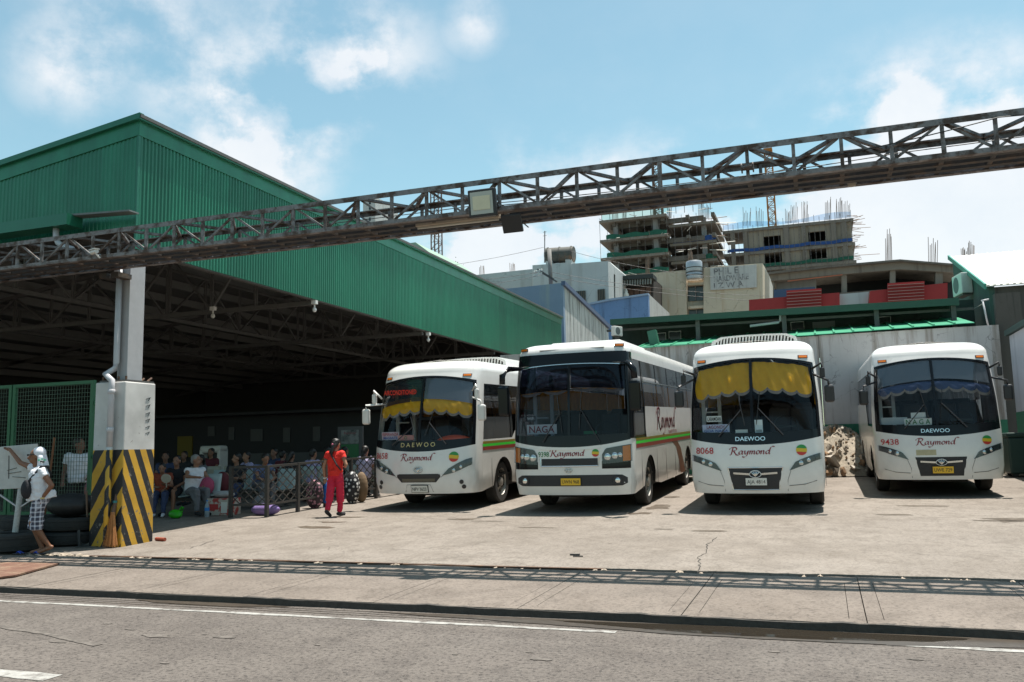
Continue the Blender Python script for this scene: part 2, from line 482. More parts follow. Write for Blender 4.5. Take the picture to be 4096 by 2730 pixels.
# drain slot between yard and pavement
mb = MB().add([(-60,LOT-.5,-.03),(60,LOT-.5,-.03),(60,LOT+.3,-.03),(-60,LOT+.3,-.03)], [(0,1,2,3)])
struct('drain_bed', mb, m_dark)
m_rust = M('rusty_steel', (.12,.075,.055), .8, .3, var=.35, vs=9, col2=(.19,.10,.055), bump=.3)
t = thing('drain_channel', 'rusty steel edging of the drain slot across the yard entrance', 'drain', (-11.2, LOT, .05))
for a, b in ((-11.2,-8.3),(-8.28,-5.3),(-5.28,-2.6)):
    MB().bar((a, LOT-.0, .09), (b, LOT+.012, .094), .05, .012).bar((a, LOT+.022, .05), (b, LOT+.034, .05), .01, .09).build('edge_angle', m_rust, t, world=True)
# pavement: one scored slab per bay, each an own piece with a recessed frame line
base = MB().box((-60, KERB+.05, -.02), (60, LOT-.19, .045))
walk = struct('pavement', base, M('joint_dirt', (.05,.04,.032), .95))
JX = [0.24+1.52*k for k in range(-13, 8)]
for k, x0 in enumerate(JX):
    x1 = x0+1.52; g = .0045; y0, y1 = KERB+.01, LOT-.16
    a0, a1 = x0+g, x1-g
    fx0, fx1, fy0, fy1 = a0+.13, a1-.13, y0+.19, y1-.34
    mb = MB(); N = 8
    dz = rnd.uniform(-.003,.003)
    top = lambda y: gz(min(max(y,KERB),LOT-.01))+dz
    # outer border as a ring of blocks with ragged front and back edges
    outer = [(a0+(a1-a0)*i/N, y0+abs(wob(a0+(a1-a0)*i/N,.006)), 0) for i in range(N+1)] + [(a1-(a1-a0)*i/N, y1+wob(a1-(a1-a0)*i/N,.022), 0) for i in range(N+1)]
    inner = [(fx0+(fx1-fx0)*i/N, fy0, 0) for i in range(N+1)] + [(fx1-(fx1-fx0)*i/N, fy1, 0) for i in range(N+1)]
    n = len(outer)
    vs = [(p[0], p[1], top(p[1])) for p in outer] + [(p[0], p[1], top(p[1])) for p in inner] + [(p[0], p[1], .0) for p in outer] + [(p[0], p[1], .046) for p in inner]
    mb.add(vs, [(i,(i+1) % n,n+(i+1) % n,n+i) for i in range(n)] + [(2*n+i,2*n+(i+1) % n,(i+1) % n,i) for i in range(n)] + [(n+i,n+(i+1) % n,3*n+(i+1) % n,3*n+i) for i in range(n)])
    j = .005
    pv = [(fx0+j,fy0+j),(fx1-j,fy0+j),(fx1-j,fy1-j),(fx0+j,fy1-j)]
    mb.add([(p[0],p[1],top(p[1])-.001) for p in pv]+[(p[0],p[1],.046) for p in pv], [(0,1,2,3)]+[(4+i,4+(i+1) % 4,(i+1) % 4,i) for i in range(4)])
    o = mb.build('slab', m_walk, walk)
m_kerb = M('kerb_dark', (.045,.038,.032), .8, var=.4, vs=6, bump=.5)  # dark tone for the kerb strip, mottled at random
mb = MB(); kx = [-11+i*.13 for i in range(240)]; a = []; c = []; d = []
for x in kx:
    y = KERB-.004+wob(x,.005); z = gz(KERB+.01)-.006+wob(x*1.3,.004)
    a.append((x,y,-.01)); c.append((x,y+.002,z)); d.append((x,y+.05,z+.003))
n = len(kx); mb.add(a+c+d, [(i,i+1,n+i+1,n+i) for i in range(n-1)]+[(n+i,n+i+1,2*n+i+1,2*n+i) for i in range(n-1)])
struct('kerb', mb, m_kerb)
# broken lumps along the drain slot
m_lump = M('broken_concrete', (.33,.27,.21), .95, var=.3, vs=8, bump=.6, bs=25)
t = thing('broken_edge', 'crumbled concrete bits along the drain slot by the striped pillar', 'rubble', (-10.8, LOT-.1, .06))
for i in range(60):
    x = -11.6+abs(rnd.gauss(0,1))*3.5 if i < 40 else rnd.uniform(-4, 2.3)
    if -5 < x < -4 and i < 40: continue
    s = rnd.uniform(.02,.06)*(1.6 if x < -10.6 else 1)
    R = Matrix.Rotation(rnd.random()*3, 3, 'Z')
    mb = MB(); mb.ell((0,0,0), (s, s*.7, s*.45), 6, 4)
    mb.v = [p*rnd.uniform(.75,1.2) for p in mb.v]
    mb.v = [R @ p + V((x, LOT-.09+rnd.uniform(-.08,.09), .075+s*.1)) for p in mb.v]
    mb.build('chunk', m_lump, t, world=True, fix=True)
# road paint
def paint_mat():
    mt = M('road_paint', (.30,.29,.27), .7, var=.3, vs=6, col2=(.12,.104,.092), mix=(.50,.64)); return mt
m_paint = paint_mat()
def strip(name, x0, x1, y0, y1, n=120, amp=.012):
    mb = MB(); a = []; b = []
    for i in range(n+1):
        x = x0+(x1-x0)*i/n
        a.append((x, y0+wob(x*1.7,amp*.5), .004)); b.append((x, y1+wob(x*1.3+5,amp*.5), .004))
    mb.add(a+b, [(i,i+1,n+2+i,n+1+i) for i in range(n)])
    return struct(name, mb, m_paint)
strip('edge_line', -30, -1.75, 7.35, 7.425)
strip('edge_line', .35, 30, 7.40, 7.475)
strip('lane_dash', -6.9, -5.28, 4.86, 5.02, 20)
# water and wet grime in the gutter
def blob(name, pts, mat, z, wig=.03, kind='structure'):
    mb = MB(); n = len(pts); out = []
    for i in range(n):
        p, q = V(pts[i]), V(pts[(i+1) % n])
        for k in range(8):
            s = p.lerp(q, k/8); out.append((s.x+rnd.uniform(-wig,wig)*1.6, s.y+rnd.uniform(-wig,wig)*.5, z))
    c = sum((V(p) for p in out), V())/len(out); m_ = len(out)
    mb.add(out+[tuple(c)], [(i,(i+1) % m_,m_) for i in range(m_)])
    return tag(mb.build(name, mat), kind=kind)
m_wet = M('gutter_water', (.028,.022,.016), .07, spec=.6)
m_damp = M('damp_concrete', (.07,.056,.044), .3, var=.3, vs=4)
blob('puddle', [(-2.4,7.72,0),(-1.2,7.80,0),(.2,7.80,0),(1.0,7.78,0),(.7,7.60,0),(-.2,7.47,0),(-1.1,7.48,0),(-1.9,7.62,0)], m_wet, .008, .02)
blob('wet_patch', [(-4.5,7.75,0),(-2.4,7.80,0),(1.1,7.82,0),(2.6,7.82,0),(2.4,7.7,0),(.4,7.41,0),(-1.2,7.40,0),(-2.6,7.58,0)], m_damp, .006, .025)
blob('wet_patch', [(-7.2,7.8,0),(-6.0,7.83,0),(-5.2,7.8,0),(-5.8,7.66,0),(-6.8,7.68,0)], m_damp, .006, .02)
mb = MB()
for i in range(3): mb.add([(-30,7.55+i*.09,.0035),(30,7.56+i*.09,.0035),(30,7.575+i*.09,.0035),(-30,7.565+i*.09,.0035)], [(0,1,2,3)])
struct('gutter_joint', mb, m_damp)
# oil and water stains in the yard, cracks
m_oil = M('oil_stain', (.075,.054,.036), .5, var=.45, vs=5, col2=(.135,.108,.083), mix=(.5,.68))
def stain(px, w, h, s=1.0):
    c = PG(*px); pts = []
    for k in range(9):
        a = 2*PI*k/9; r = rnd.uniform(.45,1.1)
        pts.append((c.x+w*r*math.cos(a), c.y+h*r*math.sin(a), 0))
    mb = MB(); out = []
    for i in range(9):
        p, q = V(pts[i]), V(pts[(i+1) % 9])
        for k in range(5):
            t_ = p.lerp(q, k/5); x = t_.x+rnd.uniform(-.05,.05)*w; y = t_.y+rnd.uniform(-.08,.08)*h
            out.append((x, y, gz(y)+.004))
    mb.add(out+[(c.x,c.y,gz(c.y)+.004)], [(i,(i+1) % 45,45) for i in range(45)])
    tag(mb.build('oil_stain', m_oil), kind='structure')
for px, w, h in (((1250,2110),.5,.22),((1330,2090),.35,.12),((1850,2078),.45,.14),((1960,2086),.45,.05),((2640,2030),.32,.55),((2690,1990),.25,.4),((2560,2055),.3,.2),
                 ((2830,2125),.3,.12),((2660,2118),.2,.06),((2150,2112),.55,.05),((3580,2060),.35,.1),((3690,2025),.5,.12),((4080,2080),.55,.4),((4010,2085),.6,.1),((1390,2070),.5,.1)):
    stain(px, w, h)
t = MB()
for line in ([(2785,2292),(2800,2262),(2793,2235),(2832,2205),(2828,2180),(2880,2145)], [(640,2210),(760,2195),(860,2162),(905,2158)], [(3480,2030),(3600,2040),(3700,2035)]):
    P = [PG(*q) for q in line]; L = []; Rr = []
    for i in range(len(P)-1):
        for k in range(6):
            q = P[i].lerp(P[i+1], k/6); a = rnd.uniform(-.03,.03); w_ = rnd.uniform(.002,.007)
            L.append((q.x+a-w_, q.y, gz(q.y)+.005)); Rr.append((q.x+a+w_, q.y+.004, gz(q.y)+.005))
    k = len(L); t.add(L+Rr, [(i,i+1,k+i+1,k+i) for i in range(k-1)])
struct('yard_cracks', t, m_dark)
# tyre rub marks and old patches on the street
m_skid = M('tyre_mark', (.085,.072,.062), .8, var=.3, vs=9, col2=(.14,.12,.105), mix=(.45,.6))
def mark(name, pts, w, mat, z):
    P = [PG(*q) for q in pts]; L = []; R_ = []
    for i in range(len(P)-1):
        for k in range(12):
            q = P[i].lerp(P[i+1], k/12); d = (P[i+1]-P[i]).normalized(); nn = V((-d.y,d.x,0)); ww = w*(.75+.5*rnd.random())/2
            L.append(q+nn*ww+V((0,0,z))); R_.append(q-nn*ww+V((0,0,z)))
    k = len(L); struct(name, MB().add(L+R_, [(i,i+1,k+i+1,k+i) for i in range(k-1)]), mat)
mark('tyre_mark', [(-60,2500),(180,2535),(415,2588)], .09, m_skid, .005)
for px, w, h in (((430,2496),.05,.03),((520,2520),.06,.02),((900,2550),.12,.05),((620,2545),.16,.06),((1270,2582),.03,.02),((2120,2612),.04,.015),((1820,2620),.03,.02),((2170,2640),.09,.04),((660,2655),.05,.02),((820,2540),.03,.012),((3100,2610),.05,.02),((3660,2640),.06,.02),((230,2570),.1,.03)):
    c = PG(*px); n_ = 14; out = [(c.x+w*rnd.uniform(.7,1.2)*math.cos(2*PI*k/n_), c.y+h*rnd.uniform(.7,1.2)*math.sin(2*PI*k/n_), .005) for k in range(n_)]
    struct('road_spot', MB().add(out, [tuple(range(n_))]), m_skid)
# steel cover plate lying on the pavement
t = MB().prism([PG(-150,2338)+V((0,0,.012)), PG(60,2312)+V((0,0,.012)), PG(238,2262)+V((0,0,.012)), PG(0,2258)+V((0,0,.012)), PG(-150,2262)+V((0,0,.012))], (0,0,.022))
m_plate = M('plate_rust', (.15,.075,.05), .85, .2, var=.3, vs=4, col2=(.26,.18,.12), mix=(.5,.7), bump=.2)
tag(t.build('cover_plate', m_plate), 'rusty brown steel cover plate lying flat on the pavement', 'metal plate')
tag(MB().cbox(PG(2300,2222)+V((0,0,.012)), (.13,.05,.012), .1).cbox(PG(2312,2229)+V((0,0,.012)), (.13,.025,.012), .1).build('iron_grating', M('black_iron', (.02,.02,.02), .7)), 'small dark slotted lid set in the sunny yard concrete', 'drain')
# ================================================================== entrance gantry
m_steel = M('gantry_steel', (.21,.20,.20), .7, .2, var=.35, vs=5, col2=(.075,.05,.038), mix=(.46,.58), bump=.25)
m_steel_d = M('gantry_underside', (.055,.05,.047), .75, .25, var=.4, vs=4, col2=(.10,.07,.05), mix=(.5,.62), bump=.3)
GF, GR, GB, GT = 10.35, 11.12, 4.69, 5.09
gan = thing('entrance_gantry', 'long weathered steel lattice gantry spanning high above the yard entrance', 'gantry', (-4.5, GF+.4, gz(GF)))
X0, X1 = -15.4, 12.2
for nm, y, z, h in (('top_chord', GF, GT-.035, .07), ('top_chord', GR, GT-.035, .07), ('bottom_chord', GF, GB-.02, .055), ('bottom_chord', GR, GB-.02, .055)):
    # angle iron: upright leg and flat leg
    s = 1 if y < GF+.1 else -1
    MB().box((X0, y-.006, z-h/2), (X1, y+.006, z+h/2)).box((X0, min(y+s*.006, y+s*.075), z+(h/2-.012 if nm[0] == 't' else -h/2)), (X1, max(y+s*.006, y+s*.075), z+(h/2 if nm[0] == 't' else -h/2+.012))).build(nm, m_steel, gan, world=True)
for y in (GF+.17, GF+.385, GF+.60):
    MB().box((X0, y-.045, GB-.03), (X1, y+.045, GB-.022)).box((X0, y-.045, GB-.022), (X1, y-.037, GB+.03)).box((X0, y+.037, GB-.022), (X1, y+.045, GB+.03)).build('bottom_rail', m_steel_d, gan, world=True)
PX0 = PY(2989, 650, GF).x; PITCH = (PY(3983, 500, GF).x-PX0)/5
k0 = int((X0-PX0)/PITCH)
_post = _diag = None
for k in range(k0, int((X1-PX0)/PITCH)+1):
    x = PX0+k*PITCH
    for y, s in ((GF+.02, 1), (GR-.02, -1)):
        xx = x + (0 if s > 0 else .11)
        MB().bar((xx, y, GB-.02), (xx, y, GT-.03), .04, .036, (0,1,0)).build('post', m_steel, gan, world=True)
        a, b = (xx+.03, xx+PITCH-.03) if (k % 2 == 0) == (s > 0) else (xx+PITCH-.03, xx+.03)
        MB().bar((a, y+.03*s, GT-.05), (b, y+.03*s, GB+.02), .028, .026, (0,1,0)).build('diagonal', m_steel, gan, world=True)
    if k % 2 == 0:
        MB().bar((x, GF, GT-.03), (x+PITCH, GR, GT-.03), .05, .035).build('top_brace', m_steel, gan, world=True)
    else:
        MB().bar((x, GR, GT-.03), (x+PITCH, GF, GT-.03), .05, .035).build('top_brace', m_steel, gan, world=True)
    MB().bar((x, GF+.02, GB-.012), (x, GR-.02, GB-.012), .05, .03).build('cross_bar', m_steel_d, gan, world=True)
for x in (-15.1, 11.9):
    for y in (GF+.03, GR-.03): MB().box((x-.1, y-.07, gz(GF)), (x+.1, y+.07, GB-.1)).build('leg', m_steel, gan, world=True)
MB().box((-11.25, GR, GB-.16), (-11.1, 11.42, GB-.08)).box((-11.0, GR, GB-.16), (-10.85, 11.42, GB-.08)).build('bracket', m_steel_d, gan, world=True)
m_cable = M('black_cable', (.012,.012,.012), .6)
def cable(name, label, pts, r=.008, sag=0.0, mat=None):
    P = [V(p) for p in pts]; out = []
    for i in range(len(P)-1):
        for k in range(10):
            t_ = k/10; q = P[i].lerp(P[i+1], t_); q.z -= sag*4*t_*(1-t_); out.append(q)
    out.append(P[-1]); b = thing(name, label, 'cable', P[0]) if False else None
    o = MB().tube(out, r, 5).build(name, mat or m_cable, smooth=True)
    return tag(o, label, 'cable')
cable('power_cable', 'black cable strung through the right half of the lattice gantry', [(-4, GF+.45, GB+.16), (-.6, GF+.42, GB+.14), (.3, GF-.03, GB+.12), (2.0, GF-.03, GT-.08), (4, GF+.2, GT-.02)], .007, .02)
cable('thin_cable', 'thin dark cable running low inside the lattice gantry', [(-7.5, GF+.15, GB+.12), (-4, GF+.12, GB+.1), (-1, GF+.1, GB+.05), (1.0, GF+.1, GB+.1), (6, GF+.3, GB+.25)], .006, .015)
cable('hanging_cable', 'short loose cable end dangling below the gantry beside the column', [PY(350,1062,GR), PY(372,1085,GR+.05), PY(380,1110,GR+.05), PY(372,1150,GR+.05)], .007)
# floodlights, tube lamp, bell, bulb, security camera
m_black = M('black_plastic', (.02,.02,.022), .45)
m_lampglass = M('lamp_diffuser', (.62,.58,.42), .35, var=.08)
m_lampgrey = M('lamp_reflector', (.42,.44,.40), .3)
fl = thing('floodlight', 'square black floodlight with pale yellow face mounted on the gantry', 'floodlight', (-3.99, GF-.12, 4.55), group='floodlights on the gantry', rx=rad(8))
MB().box((-.19,-.03,0), (.19,.05,.36)).build('housing', m_black, fl, bevel=.015)
MB().prism([(-.155,-.034,.035),(.155,-.034,.035),(.155,-.034,.325),(-.155,-.034,.325)], (0,.003,0)).build('reflector', m_lampgrey, fl)
MB().prism([(-.12,-.040,.09),(.12,-.040,.09),(.12,-.040,.27),(-.12,-.040,.27)], (0,.004,0)).build('diffuser', m_lampglass, fl)
MB().box((-.2,.05,.12), (-.17,.16,.16)).box((.17,.05,.12), (.2,.16,.16)).build('bracket', m_black, fl)
f2 = thing('floodlight', 'black floodlight with ribbed back tilted down below the gantry rails', 'floodlight', (-3.66, GF+.06, 4.47), group='floodlights on the gantry', rx=rad(-62))
f2.scale = (.8,.8,.8)
MB().box((-.17,-.15,-.03), (.17,.15,.03)).build('housing', m_black, f2, bevel=.01)
mb = MB()
for i in range(12): mb.box((-.15, -.13+i*.023, .03), (.15, -.122+i*.023, .055))
mb.build('cooling_fins', m_black, f2)
MB().bar((-.18,0,0), (-.2,.14,.2), .02, .008).bar((.18,0,0), (.2,.14,.2), .02, .008).build('bracket', m_black, f2)
tl = thing('tube_lamp', 'long beige fluorescent fitting fixed under the gantry left of the floodlight', 'lamp', PY(1830, 880, GF+.3))
MB().box((-.62,-.04,-.04), (.62,.04,.02)).build('housing', M('beige_metal', (.42,.36,.28), .6, var=.2), tl, bevel=.01)
MB().cyl((-.6,0,-.06), (.6,0,-.06), .014, n=8).build('tube', M('tube_glass', (.6,.58,.52), .3), tl, smooth=True)
bl = thing('bulb_lamp', 'small lamp cup hanging under the right part of the gantry', 'lamp', PY(3405, 712, GR-.05)+V((0,0,-.06)))
MB().lathe([(.0,-.05),(.05,-.045),(.06,.0),(.045,.05),(.02,.09),(0,.1)], n=12).build('shade', M('dirty_shade', (.3,.27,.22), .6), bl, smooth=True)
be = thing('gantry_bell', 'round metal bell shape fixed to a gantry post', 'bell', PY(2990, 672, GF-.03))  # bell on the post, built from a drum and flanges
MB().lathe([(0,-.06),(.03,-.055),(.035,.055),(0,.06)], axis='x', n=12).build('drum', m_steel, be)
MB().lathe([(0,-.075),(.06,-.072),(.062,-.058),(0,-.055)], axis='x', n=16).lathe([(0,.055),(.06,.058),(.062,.072),(0,.075)], axis='x', n=16).build('flange', m_steel, be)
sc_ = thing('security_camera', 'white bullet security camera on the left end of the gantry', 'camera', PY(378, 1008, GF-.1), rz=rad(-20))
m_white = M('white_plastic', (.62,.60,.57), .4, var=.06)
MB().cyl((-.09,0,0), (.07,0,0), .035, n=12).box((-.12,-.045,.03), (.08,.045,.042)).build('body', m_white, sc_, smooth='auto')
MB().cyl((-.10,0,0), (-.088,0,0), .03, n=12).build('lens', m_black, sc_)
MB().cyl((.04,0,-.03), (.06,.06,-.1), .014, n=8).build('mount', m_white, sc_)

# ================================================================== terminal shed
def green(name, col): return M(name, col, .42, .0, var=.10, vs=1.2, spec=.5)
m_green = M('green_cladding', (.017,.160,.088), .30, .12, var=.28, vs=.9, spec=.5, stretch=(1,1,.25))
_n = m_green.node_tree.nodes; _l = m_green.node_tree.links; _b = _n['Principled BSDF']; _src = _b.inputs['Base Color'].links[0].from_socket
_oi = _n.new('ShaderNodeObjectInfo'); _mr = _n.new('ShaderNodeMapRange'); _mr.inputs['To Min'].default_value = .86; _mr.inputs['To Max'].default_value = 1.10; _l.new(_oi.outputs['Random'], _mr.inputs['Value'])
_vm = _n.new('ShaderNodeVectorMath'); _vm.operation = 'SCALE'; _l.new(_src, _vm.inputs[0]); _l.new(_mr.outputs[0], _vm.inputs['Scale']); _l.new(_vm.outputs[0], _b.inputs['Base Color'])
m_greenf = M('green_flashing', (.017,.14,.085), .36, .15, var=.12, vs=1.0)
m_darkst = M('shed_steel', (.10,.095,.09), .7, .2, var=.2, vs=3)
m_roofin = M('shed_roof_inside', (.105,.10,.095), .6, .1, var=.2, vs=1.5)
SX, SY0, SY1, SZB, SZT = -10.95, 11.58, 37.6, 5.10, 7.5
RS = 0.13                                               # fall of the roof to the left
shed = thing('terminal_shed', 'big open terminal shed clad in green corrugated metal', 'shed', (SX, SY0, gz(SY0)))
PW = .81; PIT = .09
def corr(u):                                            # corrugation profile 0..1 -> depth
    q = (u*9) % 1.0
    return 0.0 if q < .3 else (.022*(q-.3)/.18 if q < .48 else (.022 if q < .82 else .022*(1-q)/.18))
us = sorted(set([0,1]+[(i+d)/9 for i in range(9) for d in (0,.3,.48,.82)]))
n = len(us)
mb = MB()
hs = [SZB, SZB+.9, SZB+1.6, 7.2]
mb.add([(corr(u), u*PW, z-gz(SY0)) for z in hs for u in us], [(r*n+i, r*n+i+1, (r+1)*n+i+1, (r+1)*n+i) for r in range(len(hs)-1) for i in range(n-1)])
first = mb.build('corrugated_sheet', m_green, shed, fix=False)
NSH = int((SY1-SY0)/PW)
for i in range(1, NSH):
    o = share(first, 'corrugated_sheet', shed); o.location = (random.uniform(-.002,.002), i*PW, 0)
SY1 = SY0+NSH*PW
for i in range(24):                                     # street side
    xa = SX-i*PW
    mb = MB()
    mb.add([(xa-u*PW, SY0-corr(u)*.6, 5.45) for u in us]+[(xa-u*PW, SY0-corr(u)*.6, 7.2-RS*(SX-xa+u*PW)) for u in us], [(j, j+1, n+j+1, n+j) for j in range(n-1)])
    mb.build('corrugated_sheet', m_green, shed, world=True, fix=False)
LX = SX-24*PW
MB().box((SX-.01, SY0-.028, SZB), (SX+.028, SY0+.03, 7.22)).build('corner_trim', m_greenf, shed, world=True)
# fascia boards and roof-edge flashing (two sides meeting at the high corner)
def fall(x): return -RS*(SX-x)
for nm, z0, z1, o, mt in (('fascia', 7.12, 7.38, .035, m_green), ('roof_flashing', 7.378, 7.48, .11, m_greenf)):
    L = 6.5; y = SY0-o
    while y < SY1:
        e = min(y+L, SY1+.05)
        MB().box((SX, y+.004, z0), (SX+o, e-.004, z1)).build(nm, mt, shed, world=True); y = e
    x = SX+o
    while x > LX:
        e = max(x-L, LX)
        MB().prism([(x-.004,SY0-o,z0+fall(x)),(e+.004,SY0-o,z0+fall(e)),(e+.004,SY0-o,z1+fall(e)),(x-.004,SY0-o,z1+fall(x))], (0,o-.002,0)).build(nm, mt, shed, world=True); x = e
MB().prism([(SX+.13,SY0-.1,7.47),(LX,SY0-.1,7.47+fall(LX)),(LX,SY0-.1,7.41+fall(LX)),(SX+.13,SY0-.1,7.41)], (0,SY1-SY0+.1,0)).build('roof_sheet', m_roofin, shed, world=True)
for k in range(16):                                     # purlins under the roof
    x = SX-.35-k*1.2
    MB().box((x-.05, SY0+.1, 7.16+fall(x)), (x+.05, SY1-.1, 7.38+fall(x))).build('purlin', M('purlin_steel', (.17,.165,.155), .6, .2), shed, world=True)
m_sky = M('skylight_sheet', (.35,.38,.40), .5)
# facade soffit beam
MB().box((SX-.12, SY0, SZB-.02), (SX-.01, SY1, SZB+.1)).build('eave_beam', m_darkst, shed, world=True)
def xtruss(Y, zb=5.02):
    tr = bpy.data.objects.new('roof_truss', None); COL.objects.link(tr); tr.parent = shed
    tr.location = V((SX, Y, zb))-V(shed.location)
    def bar(nm, p, q, w=.05, h=.07): MB().bar(p, q, w, h, (0,1,0)).build(nm, m_darkst, tr, world=True)
    bar('chord', (SX-.1,Y,zb), (LX,Y,zb), .1, .09); bar('chord', (SX-.1,Y,7.1), (LX,Y,7.1+fall(LX)), .09, .09)
    k = 0; x = SX-.35
    while x > LX+1:
        xn = x-1.28
        for s in (-.032, .032): bar('web', (x+s,Y,zb), (x+s,Y,7.1+fall(x)), .03, .03)
        if k % 2: bar('web', (x,Y,7.05+fall(x)), (xn,Y,zb+.04), .045, .06)
        else: bar('web', (xn,Y,7.05+fall(xn)), (x,Y,zb+.04), .045, .06)
        x = xn; k += 1
for Y in (11.95, 17.2, 23.2, 29.2, 35.2): xtruss(Y)
def ytruss(X, zb=5.10):
    tr = bpy.data.objects.new('lattice_girder', None); COL.objects.link(tr); tr.parent = shed
    tr.location = V((X, SY0, zb))-V(shed.location); zt = 7.05+fall(X)
    def bar(nm, p, q, w=.05, h=.07): MB().bar(p, q, w, h, (1,0,0)).build(nm, m_darkst, tr, world=True)
    bar('chord', (X,SY0+.2,zb), (X,SY1-.2,zb), .09, .08); bar('chord', (X,SY0+.2,zt), (X,SY1-.2,zt), .08, .08)
    k = 0; y = SY0+.4
    while y < SY1-1.6:
        for s in (-.03, .03): bar('web', (X,y+s,zb), (X,y+s,zt), .028, .03)
        a, b = (y, y+1.5) if k % 2 else (y+1.5, y)
        bar('web', (X,a,zt), (X,b,zb), .04, .05); y += 1.5; k += 1
for X in (-15.9, -21.0): ytruss(X)
# solid sides at the back and far left
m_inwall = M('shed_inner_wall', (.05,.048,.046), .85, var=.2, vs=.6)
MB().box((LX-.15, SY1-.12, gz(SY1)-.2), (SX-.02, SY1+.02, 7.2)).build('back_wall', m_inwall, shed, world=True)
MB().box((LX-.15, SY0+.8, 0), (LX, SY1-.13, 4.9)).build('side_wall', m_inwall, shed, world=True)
# eave gutter, grey canopy and rain pipe over the street-side bay
MB().prism([(PY(275,905,11.1).x,11.05,5.72),(-26,11.05,5.66),(-26,11.05,5.50),(PY(275,905,11.1).x,11.05,5.52)], (0,.34,0)).build('gutter', m_greenf, shed, world=True)
MB().prism([PY(275,872,11.4),PY(556,852,11.4),PY(556,858,11.4),PY(275,880,11.4)], (0,-.22,0)).build('canopy', M('grey_sheet', (.14,.15,.145), .5, .2, var=.2), shed, world=True)
m_pvc = M('rain_pipe', (.46,.45,.47), .45, var=.1, vs=3)
MB().tube([PY(224,915,11.2), PY(224,950,11.2), PY(232,972,11.2), PY(250,985,11.2), PY(300,1000,11.25), PY(345,1013,11.27), PY(420,1035,11.3), PY(455,1050,11.3), PY(468,1062,11.3), PY(470,1090,11.3)], .05, 10).build('rain_pipe', m_pvc, shed, world=True, smooth=True)
# ------------------------------------------------------------------ column on its striped pedestal
col_ = thing('shed_column', 'grey steel column standing on a tall concrete pedestal with black and yellow stripes', 'column', (-11.1, 11.6, gz(11.6)))
def stripe_mat():
    mt = bpy.data.materials.new('pedestal_paint'); mt.use_nodes = True
    n = mt.node_tree.nodes; l = mt.node_tree.links; b = n['Principled BSDF']; b.inputs['Roughness'].default_value = .6
    t = n.new('ShaderNodeTexCoord'); s = n.new('ShaderNodeSeparateXYZ'); l.new(t.outputs['Object'], s.inputs[0])
    g = n.new('ShaderNodeNewGeometry'); gn = n.new('ShaderNodeSeparateXYZ'); l.new(g.outputs['Normal'], gn.inputs[0])
    def ma(op, a, b_=None, c=None):
        x = n.new('ShaderNodeMath'); x.operation = op
        for i, q in enumerate((a, b_, c)):
            if q is None: continue
            if isinstance(q, (int, float)): x.inputs[i].default_value = q
            else: l.new(q, x.inputs[i])
        return x.outputs[0]
    front = ma('GREATER_THAN', ma('ABSOLUTE', gn.outputs[1]), .5)
    u1 = ma('SUBTRACT', ma('MULTIPLY', s.outputs[0], 1.62), s.outputs[2])        # '/' on the street face
    u2 = ma('ADD', ma('MULTIPLY', s.outputs[1], 2.35), s.outputs[2])              # '\' on the yard face
    mx = n.new('ShaderNodeMix'); l.new(front, mx.inputs['Factor']); l.new(u2, mx.inputs['A']); l.new(u1, mx.inputs['B'])
    nz = n.new('ShaderNodeTexNoise'); nz.inputs['Scale'].default_value = 4; l.new(t.outputs['Object'], nz.inputs['Vector'])
    fr = ma('FRACT', ma('ADD', ma('MULTIPLY', mx.outputs['Result'], 1.62), ma('MULTIPLY', nz.outputs['Fac'], .08)))
    st = ma('GREATER_THAN', fr, .5)
    ye = n.new('ShaderNodeMix'); ye.data_type = 'RGBA'; l.new(st, ye.inputs['Factor']); ye.inputs['A'].default_value = (.018,.018,.02,1); ye.inputs['B'].default_value = (.60,.33,.03,1)
    wh = ma('GREATER_THAN', s.outputs[2], 1.54)
    w2 = n.new('ShaderNodeMix'); w2.data_type = 'RGBA'; l.new(wh, w2.inputs['Factor']); l.new(ye.outputs['Result'], w2.inputs['A']); w2.inputs['B'].default_value = (.56,.54,.52,1)
    # chips and grime
    n2 = n.new('ShaderNodeTexNoise'); n2.inputs['Scale'].default_value = 11; n2.inputs['Detail'].default_value = 10; n2.inputs['Roughness'].default_value = .75; l.new(t.outputs['Object'], n2.inputs['Vector'])
    ch = ma('GREATER_THAN', ma('SUBTRACT', n2.outputs['Fac'], ma('MULTIPLY', s.outputs[2], .03)), .585)
    c3 = n.new('ShaderNodeMix'); c3.data_type = 'RGBA'; l.new(ch, c3.inputs['Factor']); l.new(w2.outputs['Result'], c3.inputs['A']); c3.inputs['B'].default_value = (.20,.18,.155,1)
    n3 = n.new('ShaderNodeTexNoise'); n3.inputs['Scale'].default_value = 2.2; n3.inputs['Detail'].default_value = 6; l.new(t.outputs['Object'], n3.inputs['Vector'])
    r = n.new('ShaderNodeMapRange'); r.inputs['From Min'].default_value = .3; r.inputs['From Max'].default_value = .7; r.inputs['To Min'].default_value = .72; r.inputs['To Max'].default_value = 1.08; l.new(n3.outputs['Fac'], r.inputs['Value'])
    vm = n.new('ShaderNodeVectorMath'); vm.operation = 'SCALE'; l.new(c3.outputs['Result'], vm.inputs[0]); l.new(r.outputs[0], vm.inputs['Scale'])
    l.new(vm.outputs[0], b.inputs['Base Color'])
    return mt
m_ped = stripe_mat()
zb, zt = gz(11.3), 2.79
mb = MB(); mb.box((-11.37,11.22,zb-.05), (-10.70,11.93,zt))
for i, p in enumerate(mb.v):
    if p.z > 1: mb.v[i] = V((p.x*1.0+(.02 if p.x < -11 else -.03), p.y+(.01 if p.y < 11.6 else -.01), p.z))
mb.build('pedestal', m_ped, col_, world=True, bevel=.018)
MB().box((-11.32,11.28,zt+.002), (-10.75,11.9,zt+.035)).build('base_plate', m_darkst, col_, world=True)
